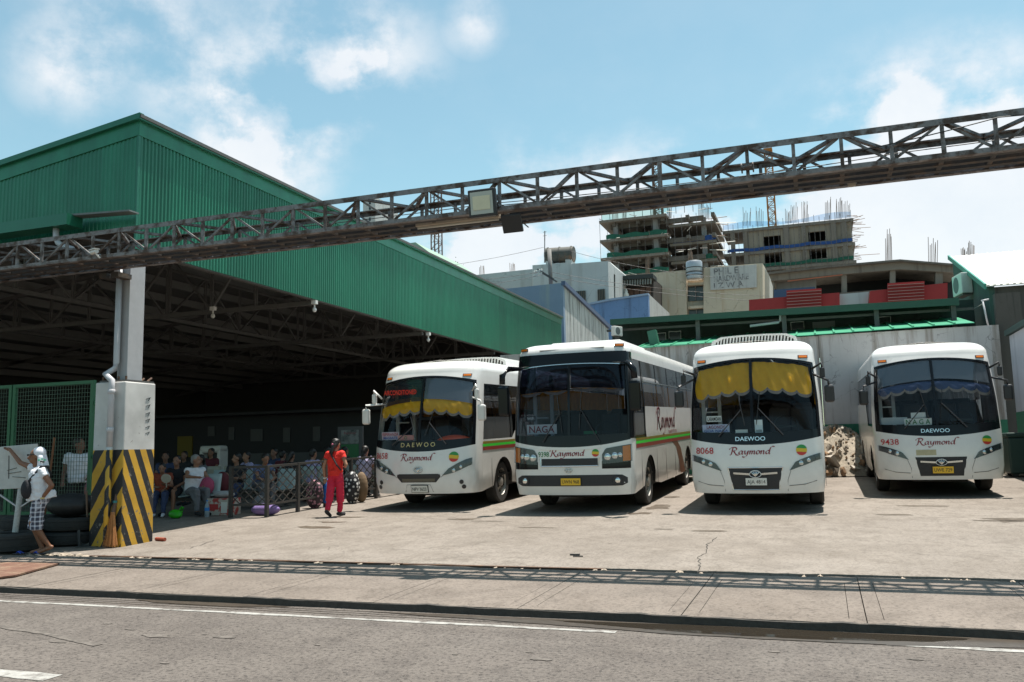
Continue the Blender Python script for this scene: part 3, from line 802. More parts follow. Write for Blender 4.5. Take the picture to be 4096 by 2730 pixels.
for i in range(4):
    for j in range(2): MB().cyl((-11.3+i*.16,11.34+j*.48,zt+.035), (-11.3+i*.16,11.34+j*.58,zt+.1), .018, n=6).build('bolt', m_rust, col_, world=True)
m_colm = M('column_paint', (.40,.39,.40), .55, var=.10, vs=2)
mb = MB().box((-11.09,11.42,zt+.035), (-11.07,11.76,5.0)).box((-10.90,11.42,zt+.035), (-10.88,11.76,5.0)).box((-11.07,11.45,zt+.036), (-10.90,11.47,5.0)).box((-11.07,11.70,zt+.036), (-10.90,11.72,5.0))
mb.build('shaft', m_colm, col_, world=True)
qx = PY(474,1200,11.36).x; qb = PY(441,1700,11.145).x
MB().tube([(qx,11.36,4.72),(qx,11.36,3.12),(qx-.005,11.34,3.02),(qx-.06,11.2,2.92),(qb-.0,11.15,2.80),(qb,11.145,2.70),(qb,11.145,1.72)], .05, 12).build('rain_pipe', m_pvc, col_, world=True, smooth=True)
MB().tube([(qb,11.145,1.72),(qb,11.145,.9),(qb,11.145,.25)], .051, 12).build('painted_pipe', m_ped, col_, world=True, smooth=True)
mb = MB()
for z in (2.0, 2.62): mb.lathe([(.051,-.04),(.06,-.035),(.06,.035),(.051,.04)], (qb,11.145,z), n=12)
mb.build('pipe_collar', m_pvc, col_, world=True, smooth=True)
mb = MB()
for i, z in enumerate((2.52,2.40,2.27,2.16,2.04,1.94)):
    mb.bar((-10.723,11.70,z), (-10.723,11.80,z+.03), .006, .014, (1,0,0)).bar((-10.723,11.75,z-.03), (-10.723,11.79,z+.02), .006, .01, (1,0,0))
mb.build('scribble', m_black, col_, world=True)
for Y in (37.2,):
    t = thing('shed_column', 'plain grey steel column at the far end of the shed opening', 'column', (-11.12,Y,gz(Y)))
    MB().box((-11.3,Y-.2,gz(Y)), (-10.96,Y+.2,5.0)).build('shaft', m_colm, t, world=True)
# small lamps on the shed edge
for i, (px, py, lb) in enumerate(((852,1243,'small box lamp on the first inner truss of the shed'), (1258,1218,'white bulb lamp under the green cladding near the front'), (1713,1343,'white bulb lamp under the green cladding far along the shed'))):
    p = PX(px, py, SX-.02) if i else PZ(px, py, 4.95)
    t = thing('shed_lamp', lb, 'lamp', p, group='lamps under the shed eave')
    MB().box((-.06,-.05,0), (.06,.05,.09)).build('bracket', m_white, t)
    MB().cyl((0,0,0), (0,0,-.08), .02, n=8).ell((0,0,-.13), (.05,.05,.06), 10, 7).build('bulb', m_white, t, smooth=True)
for i, (px, py) in enumerate(((900,985+500),(1050,1430))):
    p = PZ(px, py, 4.9)
    if p.y > SY1-1 or p.x < LX+1: continue
    t = thing('ceiling_lamp', ['flat lamp hanging deep inside the dark shed roof','flat lamp below the second inner truss','flat lamp nearest the front corner inside the shed','flat lamp above the waiting benches','flat lamp over the parked buses end of the shed'][i], 'lamp', p, group='lamps hanging in the shed')
    MB().box((-.3,-.07,0), (.3,.07,.05)).build('housing', m_darkst, t)
    MB().cyl((0,0,.05), (0,0,.2), .01, n=6).build('rod', m_darkst, t)
# ================================================================== buses
m_buswhite = M('bus_white_paint', (.68,.665,.64), .25, coat=.35, var=.07, vs=1.1, col2=(.46,.42,.37), mix=(.60,.80), bump=.03, bs=2.0)
m_busblack = M('bus_black_paint', (.008,.009,.011), .15, spec=.25)
m_rubber = M('tyre_rubber', (.022,.021,.02), .85, var=.2, vs=6)
m_rim = M('wheel_steel', (.36,.34,.31), .45, .55, var=.2, vs=8)
m_chrome = M('chrome', (.72,.72,.70), .16, 1.0)
m_gold = M('gold_letter', (.55,.42,.20), .35, .7)
m_under = M('underbody', (.018,.017,.016), .9)
m_cabin = M('cabin_lining', (.03,.032,.036), .8, var=.2)
m_seat = M('seat_cover', (.06,.05,.05), .8)
m_yellow = M('yellow_curtain', (.85,.43,.012), .75, var=.12, vs=3, trans=.35)
m_navy = M('navy_curtain', (.035,.055,.12), .8, var=.12, vs=3)
m_orange = M('orange_curtain', (.62,.27,.04), .75, var=.2, vs=4, trans=.3)
m_fringe = M('curtain_fringe', (.20,.17,.15), .9, var=.3, vs=20, stretch=(6,6,.5))
m_red = M('red_lettering', (.42,.012,.018), .5)
m_darkred = M('dark_red_lettering', (.24,.006,.02), .5)
m_grn = M('green_lettering', (.012,.16,.04), .5)
m_lens = glass('lamp_cover', (.80,.82,.85), .015)
m_lamphouse = M('lamp_house', (.045,.047,.052), .25)
m_amber = M('amber_lens', (.62,.16,.015), .25)
m_grille = M('grille_black', (.022,.022,.024), .55, bump=.6, bs=90)
m_wind = glass('windscreen', (.88,.92,.94), .0)
m_wind2 = glass('windscreen_dark', (.55,.60,.68), -.005)
m_side = glass('side_glass', (.45,.44,.43), .05)
m_sided = glass('side_glass_dark', (.16,.17,.19), .06)
m_film = glass('sun_film', (.17,.20,.25), .06, grey=.42)
m_filmd = glass('sun_film_dark', (.05,.055,.09), .0, grey=.03)
m_plate_w = M('plate_white', (.62,.62,.58), .5); m_plate_y = M('plate_yellow', (.68,.40,.02), .5)
m_ink = M('ink', (.015,.015,.016), .6)
m_card = M('sign_card', (.66,.65,.60), .6)
m_olive = M('stripe_olive', (.22,.15,.012), .4); m_lime = M('stripe_green', (.03,.62,.03), .35); m_maroon = M('stripe_red', (.24,.018,.012), .4)
m_dred = M('disc_red', (.50,.03,.02), .4); m_dyel = M('disc_yellow', (.62,.42,.02), .4); m_dgrn = M('disc_green', (.02,.25,.05), .4)
m_seam = M('panel_seam', (.12,.115,.11), .8)

def tab(t, z):
    if z <= t[0][0]: return t[0][1]
    for (a, b), (c, d) in zip(t, t[1:]):
        if z <= c: return b+(d-b)*(z-a)/(c-a)
    return t[-1][1]
def pw(pts):
    return lambda x: tab(pts, x)

class Bus:
    def __init__(s, sp):
        s.sp = sp
        s.root = thing('bus', sp['label'], 'bus', (sp['x'], sp['y'], gz(sp['y'])), sp.get('yaw', 0.0), 'buses parked in a row in the yard', rx=math.atan(SLOPE))
        s.nt, s.wt, s.d, s.p, s.L = sp['n'], sp['w'], sp['d'], sp['p'], sp['L']
    def n(s, z): return tab(s.nt, z)
    def w(s, z): return tab(s.wt, z)
    def raw(s, xh, z):
        a = min(abs(xh), .99999)
        return V((s.w(z)*xh, s.n(z)+s.d*(1-(1-a**s.p)**(1/s.p)), z))
    def S(s, xh, z, off=0.0):
        p = s.raw(xh, z)
        if off == 0: return p
        e = .01
        du = s.raw(min(xh+e,.9999), z)-s.raw(max(xh-e,-.9999), z); dv = s.raw(xh, z+e)-s.raw(xh, z-e)
        nn = du.cross(dv)
        if nn.length < 1e-9: return p
        nn.normalize()
        return p + nn*off
    def A(s, x, z, off=.006): return s.S(x/s.w(z), z, off)
    def side(s, sg, y, z, off=0.0): return V((sg*(s.w(z)+off), y, z))
    def st(s, k, z, inset=0.0, ky=1.7):
        if k[0] == 'F':
            ph = k[1]; sg = 1 if ph > 0 else -1
            xh = sg*abs(math.sin(ph))**(2/s.p); cy = 1-abs(math.cos(ph))**(2/s.p)
            return V(((s.w(z)-inset)*xh, s.n(z)+inset*ky+s.d*cy, z))
        if k[0] == 'C': return V((k[1]*(s.w(z)-inset), s.n(z)+s.d+k[2]+inset*ky, z))
        return V((k[1]*(s.w(z)-inset), k[2], z))
    def phi(s, xh): return math.copysign(math.asin(min(1, abs(xh)**(s.p/2))), xh)
    def patch(s, name, mat, x0, x1, zlo, zhi, parent=None, off=.006, nx=14, nz=4, rim=.02, smooth=True):
        """piece of skin on the front between two curves of height; x in metres"""
        lo = zlo if callable(zlo) else (lambda x: zlo); hi = zhi if callable(zhi) else (lambda x: zhi)
        mb = MB(); fn = lambda u, v, o=off: s.A(x0+(x1-x0)*u, lo(x0+(x1-x0)*u)*(1-v)+hi(x0+(x1-x0)*u)*v, o)
        mb.grid(fn, nx, nz)
        if rim:
            e = [(i/nx,0) for i in range(nx)]+[(1,j/nz) for j in range(nz)]+[(1-i/nx,1) for i in range(nx)]+[(0,1-j/nz) for j in range(nz)]
            a = [fn(*q) for q in e]; b = [fn(q[0],q[1],off-rim) for q in e]; k = len(e)
            mb.add(a+b, [(i,(i+1) % k,k+(i+1) % k,k+i) for i in range(k)])
        return mb.build(name, mat, parent or s.root, smooth='auto' if smooth else False)
    def text(s, name, body, mat, x, z, h, width=None, off=.009, parent=None, **k):
        mb = MB(); text_on(mb, body, h, lambda a, b: s.A(x+a, z+b, off), width, **k)
        return mb.build(name, mat, parent or s.root, fix=False)
    def name(s, x, z, h, width):
        mb = MB(); pen_on(mb, h, lambda a, b: s.A(x+a, z+b, .009), width); return mb.build('name_lettering', m_darkred, s.root, fix=False)
    def disc(s, x, z, r):
        d = s.patch('logo_disc', m_dyel, x-r, x+r, lambda q: z-math.sqrt(max(0,r*r-(q-x)**2)), lambda q: z+math.sqrt(max(0,r*r-(q-x)**2)), off=.005, nx=20, rim=0)
        wv = lambda q: .03*math.sin((q-x)/r*2.6)*r*6
        s.patch('logo_green', m_dgrn, x-r*.93, x+r*.93, lambda q: max(z+.04*r*8-wv(q)*.3, z-math.sqrt(max(0,r*r-(q-x)**2))) if True else 0, lambda q: max(z+math.sqrt(max(0,r*r-(q-x)**2)), z+.04*r*8-wv(q)*.3), d, off=.008, nx=18, rim=0)
        s.patch('logo_red', m_dred, x-r*.9, x+r*.9, lambda q: min(z-math.sqrt(max(0,r*r-(q-x)**2)), z-.045*r*8-wv(q)*.3), lambda q: z-.045*r*8-wv(q)*.3, d, off=.008, nx=18, rim=0)
    def shell(s):
        sp = s.sp; p = s.p; L = s.L; sill, wtop, dsill = sp['sill'], sp['wtop'], sp['dsill']; zb = .36
        ph = [s.phi(x) for x in [i/20*.962 for i in range(-20, 21)]]
        phc = [s.phi(.963)+(PI/2-s.phi(.963))*i/4 for i in range(5)]
        aw = [sp['axle'], sp['axle2']]; R = .60
        def zbot(y):
            for a in aw:
                if abs(y-a) < R: return max(zb, .47+math.sqrt(max(0,R*R-(y-a)**2))-.04)
            return zb
        ys = set([1.7, L])
        for a in aw:
            for i in range(13): ys.add(a-R+2*R*i/12)
        y = 1.7
        while y < L: ys.add(round(y, 2)); y += .8
        ys = sorted(q for q in ys if q <= L and q > 1.25)
        dend = sp['dend']
        def seq(sg):
            out = [(('F', sg*q), zb, wtop) for q in phc] + [(('C', sg, sp['pil']), zb, wtop), (('C', sg, sp['pil']+.001), zb, dsill)]
            for y in ys:
                out.append((('S', sg, y), zbot(y), dsill if y <= dend else sill))
            return out
        right = seq(1); left = list(reversed(seq(-1)))
        front = [(('F', q), zb, None) for q in ph]
        stl = left + [(k, b, sp['zm'](s.st(k, 1.3).x)) for k, b, t in front] + right
        def loft(rows, name, mat):
            n = len(rows); m_ = len(rows[0]); mb = MB()
            mb.add([q for r in rows for q in r], [(i*m_+j, i*m_+j+1, ((i+1) % n)*m_+j+1, ((i+1) % n)*m_+j) for i in range(n) for j in range(m_-1)])
            return mb.build(name, mat, s.root, smooth='auto')
        K = 9
        s.body = loft([[s.st(k, b+(t-b)*j/K) for j in range(K+1)] for k, b, t in stl], 'body', m_buswhite)
        # roof with brow
        zr, rr, rh = sp['zr'], sp['rr'], sp['rh']
        rows = []
        for k, b, t in stl:
            z0 = sp['zbrow'](s.st(k, 2.8).x) if (k[0] == 'F' and abs(s.st(k, 2.8).x) <= s.w(2.8)*.9625) else wtop
            col = [s.st(k, z0+(zr-z0)*j/3) for j in range(4)]
            for j in range(1, 8):
                th = PI/2*j/7; q = s.st(k, zr, rr*(1-math.cos(th)), sp['ky']); q.z = zr+rh*math.sin(th); col.append(q)
            q = s.st(k, zr, rr+.4, sp['ky']); q.z = zr+rh+.035; col.append(q)
            q = s.st(k, zr, s.w(zr)-.02, sp['ky']*.6); q.z = zr+rh+.06; col.append(q)
            rows.append(col)
        s.roof = loft(rows, 'roof', m_buswhite)
        # underside, arches
        MB().box((-1.1,.5,.37), (1.1,L-.1,.62)).box((-1.15,.9,.62), (1.15,L-.1,.66)).box((-.5,.35,.30), (.5,1.4,.37)).build('chassis', m_under, s.root)
        MB().box((-1.08,.95,.98), (1.08,L-.12,1.02)).box((-1.08,L-.14,1.02), (1.08,L-.12,wtop+.2)).box((-1.05,1.0,wtop+.05), (1.05,L-.12,wtop+.09)).build('cabin_lining', m_cabin, s.root)
        # wheels
        for a in aw:
            for sg in (-1, 1):
                wcen = (sg*(s.w(.5)-.17), a, .475)
                tw = MB(); tw.lathe([(.30,-.13),(.43,-.135),(.47,-.10),(.475,0),(.47,.10),(.43,.135),(.30,.13)], wcen, 'x', 36)
                tyre = tw.build('wheel', m_rubber, s.root, smooth='auto')
                rm = MB(); rm.lathe([(.305,sg*.12),(.30,sg*.11),(.27,sg*.05),(.20,sg*.03),(.14,sg*.075),(.10,sg*.08),(.095,sg*.13),(.06,sg*.14),(0,sg*.14)], wcen, 'x', 32)
                rim = rm.build('rim', m_rim, tyre, smooth='auto')
                hb = MB()
                for i in range(8):
                    an = 2*PI*i/8; c = (wcen[0]+sg*.07, wcen[1]+.165*math.cos(an), wcen[2]+.165*math.sin(an)); hb.cyl(c, (c[0]+sg*.035,c[1],c[2]), .016, n=6)
                hb.build('nuts', m_chrome, rim)
                hb = MB()
                for i in range(8):
                    an = 2*PI*(i+.5)/8; c = (wcen[0]+sg*.046, wcen[1]+.232*math.cos(an), wcen[2]+.232*math.sin(an)); hb.cyl(c, (c[0]+sg*.004,c[1],c[2]), .03, n=8)
                hb.build('hand_holes', m_under, rim)
                mb = MB(); nA = 14
                mb.add([(sg*(s.w(.6)-.03-.35*j), a+R*math.cos(PI*i/nA), .46+(R-.03)*math.sin(PI*i/nA)) for j in (0,1) for i in range(nA+1)], [(i,i+1,nA+2+i,nA+1+i) for i in range(nA)])
                mb.build('wheel_arch', m_under, s.root)
        # windscreen: black border, post, two panes
        W = s.w(1.5); zm, zg = sp['zm'], sp['zg']; zt = lambda x: sp['zbrow'](x)-.035
        e1, e2 = sp['e1'], sp['e2']            # half width in x of pane edge and of border edge at sill (as share of half width)
        def fp(name, mat, u0, u1, lo, hi, off, nx, nz, rim=0, parent=None):
            # lateral share so that edges follow the pillars
            mb = MB()
            def fn(u, v):
                xh = u0+(u1-u0)*u; xx = xh*W; z = lo(xx)*(1-v)+hi(xx)*v
                return s.S(xh, z, off)
            mb.grid(fn, nx, nz); return mb.build(name, mat, parent or s.root, smooth=True)
        bd = fp('windscreen_border', m_busblack, -.962, .962, zm, zg, 0.0, 40, 5)
        fp('border_top', m_busblack, -.962, .962, zt, sp['zbrow'], 0.0, 40, 2, parent=bd)
        for sg in (-1, 1): fp('border_side', m_busblack, sg*e1, sg*.962, zg, zt, 0.0, 4, 14, parent=bd)
        fp('centre_post', m_busblack, sp['post']-.022, sp['post']+.022, zg, zt, .004, 2, 14, parent=bd)
        gl = sp.get('glass', m_wind)
        fp('windscreen', gl, -e1, sp['post']-.02, zg, zt, -.012, 20, 16)
        fp('windscreen', gl, sp['post']+.02, e1, zg, zt, -.012, 20, 16)
        for (a, b, z0, z1, mt) in sp.get('film', ()):
            fp('sun_film', mt, a, b, lambda x: zt(x)-z1, lambda x: zt(x)-z0, -.03, 16, 5)
        for (a, b, z0, z1, nsc, mt, slack) in sp.get('curtain', ()):
            mb = MB(); fr = MB(); NX = nsc*10
            def cz(u): return z1+.075*(1-abs(math.sin(PI*u*nsc))**.7)
            def cf(u, v, a=a, b=b, z0=z0, slack=slack):
                xh = a+(b-a)*u; xx = xh*W; z = (zt(xx)-z0)*(1-v)+(zt(xx)-cz(u))*v if False else (zt(xx)-z0)+((zt(xx)-z1+ (.075*(1-abs(math.sin(PI*u*nsc))**.7)))-(zt(xx)-z0))*v
                return s.S(xh, z, -.06+slack*(.5*math.sin(u*19+2.5*v)+.5*math.sin(u*37-6*v)+.6*math.sin(u*9+4*v))+.02*math.sin(v*3))
            mb.grid(cf, NX, 8); c = mb.build('curtain', mt, s.root, smooth=True)
            def ff(u, v):
                p = cf(u, 1.0); return p+V((0,-.004,-.055*v))
            fr.grid(ff, NX, 1); fr.build('fringe', m_fringe, c)
        # dash, wheel, seats, door frame seen through the screen
        MB().box((-1.0,s.n(1.4)+.30,1.02), (1.0,s.n(1.4)+.75,1.36)).build('dashboard', m_cabin, s.root, bevel=.06)
        if sp.get('dashred'):
            mb = MB(); mb.ell((.62,s.n(1.4)+.45,1.42), (.42,.2,.15), 20, 10); mb.build('dash_cover', M('orange_red_cover', (.62,.07,.02), .4), s.root, smooth=True)
        mb = MB(); c = V((.55,s.n(1.4)+.85,1.55))
        for i in range(24):
            a0, a1 = 2*PI*i/24, 2*PI*(i+1)/24
            f = lambda a: c+V((.23*math.cos(a), .09*math.sin(a), .2*math.sin(a)))
            mb.cyl(f(a0), f(a1), .014, n=6)
        mb.bar(c+V((-.2,0,0)), c+V((.2,0,0)), .03, .03).build('steering_wheel', m_black, s.root)
        for yy in (1.9, 2.8, 3.7):
            for xx in (-.75, -.3, .4, .82):
                MB().box((xx-.2,yy,1.02), (xx+.2,yy+.1,2.02 if yy > 1.9 else 1.92)).box((xx-.2,yy-.35,1.35), (xx+.2,yy,1.45)).build('seat', m_seat, s.root, bevel=.05)
        mb = MB(); m_df = M('door_frame_paint', (.50,.50,.50), .5)
        for xx, yy in ((-1.0,1.08),(-.72,1.35)): mb.box((xx-.035,yy-.03,1.1), (xx+.035,yy+.03,2.75))
        mb.box((-1.0,1.06,1.85), (-.72,1.10,1.88)).build('door_frame', m_df, s.root)
        # side windows
        for sg in (-1, 1):
            y0 = s.n(2.0)+s.d+sp['pil']+.01
            mb = MB()
            for (a, b, lo) in [(None, dend, dsill)]:
                mb.grid(lambda u, v: V((sg*(s.w(lo+(wtop-lo)*v)-.012), (s.n(lo+(wtop-lo)*v)+s.d+sp['pil'])*(1-u)+dend*u, lo+(wtop-lo)*v)), 4, 6)
            mb.build('driver_window' if sg > 0 else 'door_glass', m_sided, s.root, smooth=True)
            mb = MB().box((sg*(s.w(2)-.06) if sg < 0 else s.w(2)-.06, dend-.05, dsill), (sg*(s.w(2)-.06)+sg*.055 if sg > 0 else -s.w(2)+.005, dend+.06, wtop)) if False else MB()
            mb.grid(lambda u, v: V((sg*(s.w(dsill+(wtop-dsill)*v)-.002), dend-.07+.14*u, dsill+(wtop-dsill)*v)), 1, 6); mb.build('window_post', m_busblack, s.root)
            y = dend+.07; i = 0
            while y < L-.3:
                e = min(y+sp['wpitch'], L-.12)
                mb = MB(); mb.grid(lambda u, v: V((sg*(s.w(sill+(wtop-sill)*v)-.012), y+(e-y-.05)*u, sill+(wtop-sill)*v)), 1, 4); wd = mb.build('side_window', sp['sglass'], s.root)
                mb = MB(); mb.grid(lambda u, v: V((sg*(s.w(sill+(wtop-sill)*v)-.002), e-.05+.05*u, sill+(wtop-sill)*v)), 1, 4); mb.build('mullion', m_busblack, wd)
                if sp.get('rail'): MB().bar((sg*(s.w(2.4)-.006),y,sill+(wtop-sill)*.55), (sg*(s.w(2.4)-.006),e-.05,sill+(wtop-sill)*.55), .012, .025).build('window_rail', m_chrome, wd)
                c0 = sp.get('cz0', sill)
                mb = MB(); mb.grid(lambda u, v: V((sg*(1.09+.02*math.sin(u*22+i)), y+(e-y)*u, c0+(sp.get('cz1',wtop)-c0)*v)), 24, 1); mb.build('side_curtain', sp['scurtain'], s.root, smooth=True)
                y = e; i += 1
            # stripes and seams on the flank
            for nm, z0, z1, mt in sp['stripes']:
                for a, b in ((s.n(1.3)+s.d+.08, L-.02),):
                    mb = MB(); mb.grid(lambda u, v: V((sg*(s.w(1.3)+.004), a+(b-a)*u, z0+(z1-z0)*v)), 1, 1); mb.build(nm, mt, s.root)
            mb = MB()
            for yy in sp['seams']:
                mb.box((sg*(s.w(.9))-.003, yy-.006, .40), (sg*(s.w(.9))+.003, yy+.006, 1.18))
            mb.box((sg*(s.w(.9))-.003, sp['axle']+.75, 1.18), (sg*(s.w(.9))+.003, L-.5, 1.19))
            mb.build('panel_seams', m_seam, s.root)
            if sp.get('sweep'):
                pts = [(4.3,1.28),(5.4,1.28),(6.1,1.02),(6.5,.6),(6.6,.40),(5.9,.40),(5.75,.75),(5.35,1.08),(4.8,1.2)]
                MB().add([(sg*(s.w(.9)+.004), a, b) for a, b in pts], [tuple(range(len(pts)))]).build('flank_sweep', M('sweep_brown', (.16,.045,.02), .35, coat=.3), s.root)
        mb = MB()
        pen_on(mb, .42, lambda a, b: V((s.w(1.7)+.006, sp['ty']+a, 1.57+b)), 2.8); mb.build('side_lettering', m_darkred, s.root, fix=False)
        mb = MB()
        text_on(mb, 'TRANSPORTATION', .08, lambda a, b: V((s.w(1.7)+.006, sp['ty']+.75+a, 1.425+b)), 1.3); mb.build('side_lettering', m_darkred, s.root, fix=False)
        # brow lamps
        for sg in (-1, 1):
            x = sg*sp['mk'][0]; z = sp['mk'][1]
            s.patch('marker_lamp', m_amber, x-.07, x+.07, z-.02, z+.02, off=.014, nx=4, nz=1, rim=.03)
            s.patch('marker_rim', m_black, x-.085, x+.085, z-.03, z+.03, off=.008, nx=4, nz=1, rim=.02)
    def mirrors(s, lst, mat):
        for (x, y, z, w_, h, d_, ax, ay, az) in lst:
            t = MB().cbox((x,y,z), (w_,d_,h)).build('mirror', mat, s.root, bevel=min(w_,d_)*.3)
            MB().cbox((x,y+d_/2+.003,z), (w_*.8,.006,h*.85)).build('mirror_glass', m_chrome, t)
            MB().tube([(x,y,z+h/2-.02),(x*.96+ax*.04,y-.04,z+h/2+.08),(ax,ay,az)], .022, 8).build('mirror_arm', mat, t, smooth=True)
    def wipers(s, lst):
        for (x0, z0, x1, z1, x2, z2) in lst:
            t = MB().tube([s.A(x0+(x1-x0)*i/6, z0+(z1-z0)*i/6, .05) for i in range(7)], .011, 6).build('wiper', m_black, s.root)
            MB().tube([s.A(x1+(x2-x1)*(i/6-.5)*1.0, z1+(z2-z1)*(i/6-.5), .03) for i in range(7)], .008, 5).build('wiper_blade', m_black, t)
    def plate(s, body, mat, x, z, w_, h):
        p = s.patch('number_plate', mat, x-w_/2, x+w_/2, z, z+h, off=.028, nx=4, nz=1, rim=.03)
        s.text('plate_lettering', body, m_ink, x, z+h*.24, h*.50, w_*.86, .031, p)
        s.patch('plate_frame', m_ink, x-w_/2-.012, x+w_/2+.012, z-.012, z+h+.012, p, off=.020, nx=4, nz=1, rim=.03)
    def emblem(s, x, z, r, off=.03, fan=True):
        mb = MB()
        for i in range(28):
            a0, a1 = 2*PI*i/28, 2*PI*(i+1)/28
            mb.cyl(s.A(x+r*math.cos(a0), z+.6*r*math.sin(a0), off), s.A(x+r*math.cos(a1), z+.6*r*math.sin(a1), off), r*.09, n=6)
        if fan:
            for a in (-.75,-.4,0,.4,.75): mb.cyl(s.A(x, z-.45*r, off), s.A(x+a*r*.9, z+.5*r*(1-.5*a*a), off), r*.05, r*.11, n=6)
        else:
            mb.cyl(s.A(x-.5*r,z,off), s.A(x+.5*r,z,off), r*.1, n=6)
            for a in (-1, 1): mb.cyl(s.A(x+a*.55*r,z-.45*r,off), s.A(x+a*.35*r,z+.45*r,off), r*.1, n=6)
        mb.build('emblem', m_chrome, s.root, smooth=True)
    def headlamp(s, up, lo, bulbs, amber=None, mirror=True):
        """outline of the right-hand lamp as upper and lower polylines in x"""
        for sg in ((-1, 1) if mirror else (1,)):
            u = pw([(a,b) for a,b in up]); l_ = pw([(a,b) for a,b in lo]); x0, x1 = up[0][0], up[-1][0]
            f = lambda q: q*sg
            a, b = (x0, x1) if sg > 0 else (-x1, -x0)
            h = s.patch('headlamp', m_lamphouse, a, b, lambda q: l_(q*sg), lambda q: u(q*sg), off=.004, nx=18, nz=3, rim=.02)
            for (bx, bz, br) in bulbs:
                c = s.A(sg*bx, bz, .0); q = s.A(sg*bx, bz, .05)
                MB().ell(c, (br,br*.5,br), 14, 9).build('reflector', m_chrome, h, smooth=True)
            if amber:
                x2, x3 = amber; aa, bb = (x2, x3) if sg > 0 else (-x3, -x2)
                s.patch('indicator', m_amber, aa, bb, lambda q: l_(q*sg)+.015, lambda q: u(q*sg)-.015, h, off=.010, nx=5, nz=2, rim=.0)
            s.patch('lamp_cover', m_lens, a, b, lambda q: l_(q*sg), lambda q: u(q*sg), h, off=.035, nx=18, nz=3, rim=.03)
    def ac(s, y, hw, ln, h, nl, zoff=0.0):
        z = s.sp['zr']+s.sp['rh']+zoff
        pr = [(-hw,z-.12),(-hw*.93,z+h*.55),(-hw*.72,z+h*.92),(-hw*.3,z+h),(hw*.3,z+h),(hw*.72,z+h*.92),(hw*.93,z+h*.55),(hw,z-.12)]
        mb = MB(); mb.prism([(a,y+.10,b) for a,b in pr], (0,ln-.1,0))
        top = tabz = lambda x: tab([(a,b) for a,b in pr], x)
        u = mb.build('air_conditioner', m_buswhite, s.root, smooth='auto')
        MB().prism([(a*.94,y+.06,z-.1+(b-z+.1)*.9) for a,b in pr], (0,.05,0)).build('vent_recess', M('vent_dark', (.05,.04,.035), .8), u)
        mb = MB(); mb.prism([(a,y,b) for a,b in pr]+[(a*.93,y,b-.035 if b > z else b) for a,b in reversed(pr)], (0,.1,0)); mb.build('vent_frame', m_buswhite, u)
        for i in range(nl):
            x = -hw*.88+2*hw*.88*i/(nl-1)
            MB().bar((x-.02,y+.03,z-.1), (x+.02,y+.03,min(top(x)-.03, z+h)), .03, .05, (0,1,0)).build('louvre', m_buswhite, u)
    def card(s, label, w_, h, x, z, lines, mat=None, off=-.16, frame=None, tilt=0.0):
        """sign card standing behind the windscreen: a thing of its own"""
        p = s.A(x, z, off)
        R = s.root.matrix_basis
        t = thing('destination_sign', label, 'sign', (R @ Matrix.Translation(p)).to_translation(), s.sp.get('yaw', 0)+tilt, rx=math.atan(SLOPE))
        if mat is not False: MB().box((-w_/2,0,0), (w_/2,.008,h)).build('card', mat or m_card, t)
        for body, hh, zz, col, wd in lines:
            mb = MB(); text_on(mb, body, hh, lambda a, b: V((a,-.004,zz+b)), wd, bold=.012); mb.build('lettering', col, t, fix=False)

# ---- shared shape of the rounded coaches
NA = [(.36,.07),(.5,.02),(.75,.0),(1.0,.02),(1.25,.06),(1.5,.10),(2.2,.25),(2.8,.43),(2.95,.50),(3.2,.7)]
WA = [(.36,1.165),(.6,1.20),(1.3,1.215),(2.0,1.20),(2.9,1.13)]
RAY = dict(shear=.22)
def coach(**k):
    sp = dict(n=NA, w=WA, d=.52, p=2.7, L=10.3, sill=1.98, wtop=2.66, dsill=1.45, dend=2.55, pil=.10, axle=1.95, axle2=7.3,
              zm=lambda x: 1.24+.13*(x/1.2)**2, zg=lambda x: 1.46+.05*(x/1.2)**2, zbrow=lambda x: 2.86-.13*(x/1.1)**2, zr=2.93, rr=.34, rh=.27, ky=1.9,
              e1=.925, e2=.96, post=-.01, wpitch=1.5, sglass=m_sided, scurtain=m_seat, stripes=(), seams=(1.2,2.75,4.2,5.6,8.2), ty=4.3, mk=(.93,2.84))
    sp.update(k); return sp
FLANK = (('stripe_olive', 1.36, 1.41, m_olive), ('stripe_green', 1.30, 1.352, m_lime), ('stripe_red', 1.22, 1.292, m_maroon))

# ------------------------------------------------------------------ bus 8068
b = Bus(coach(label='white bus numbered 8068 with yellow windscreen curtains and black trapezoid grille', x=-1.22, y=16.52,
    film=(), curtain=((-.92,-.035,.03,.60,4,m_yellow,.022),(.015,.92,.03,.58,4,m_yellow,.022)), scurtain=m_yellow, stripes=FLANK))
b.shell(); B3 = b
b.text('maker_lettering', 'DAEWOO', m_chrome, -.06, 1.315, .075, .53, bold=.006)
b.text('fleet_number', '8068', m_red, -.90, 1.09, .115, .33, bold=.006)
b.name(-.04, 1.07, .125, .82)
b.disc(.82, 1.13, .095)
b.patch('grille', m_grille, -.475, .475, lambda x: .44 if abs(x) < .40 else .44+(abs(x)-.40)/.075*.38, .82, off=.004, nx=24)
mb = MB(); mb.tube([b.A(x, .83 if i in (0,1) else .83, .008) for i, x in enumerate((-.48,0,.48))], .008, 6).tube([b.A(-.48,.83,.008), b.A(-.405,.435,.008), b.A(0,.43,.01), b.A(.405,.435,.008), b.A(.48,.83,.008)], .008, 6); mb.build('grille_rim', m_chrome, b.root)
mb = MB()
for sg in (-1, 1): mb.bar(b.A(sg*.1,.715,.02), b.A(sg*.385,.735,.02), .014, .035)
mb.build('grille_bar', m_chrome, b.root)
b.emblem(0, .715, .10)
b.plate('AJA 4814', m_plate_w, .01, .515, .37, .13)
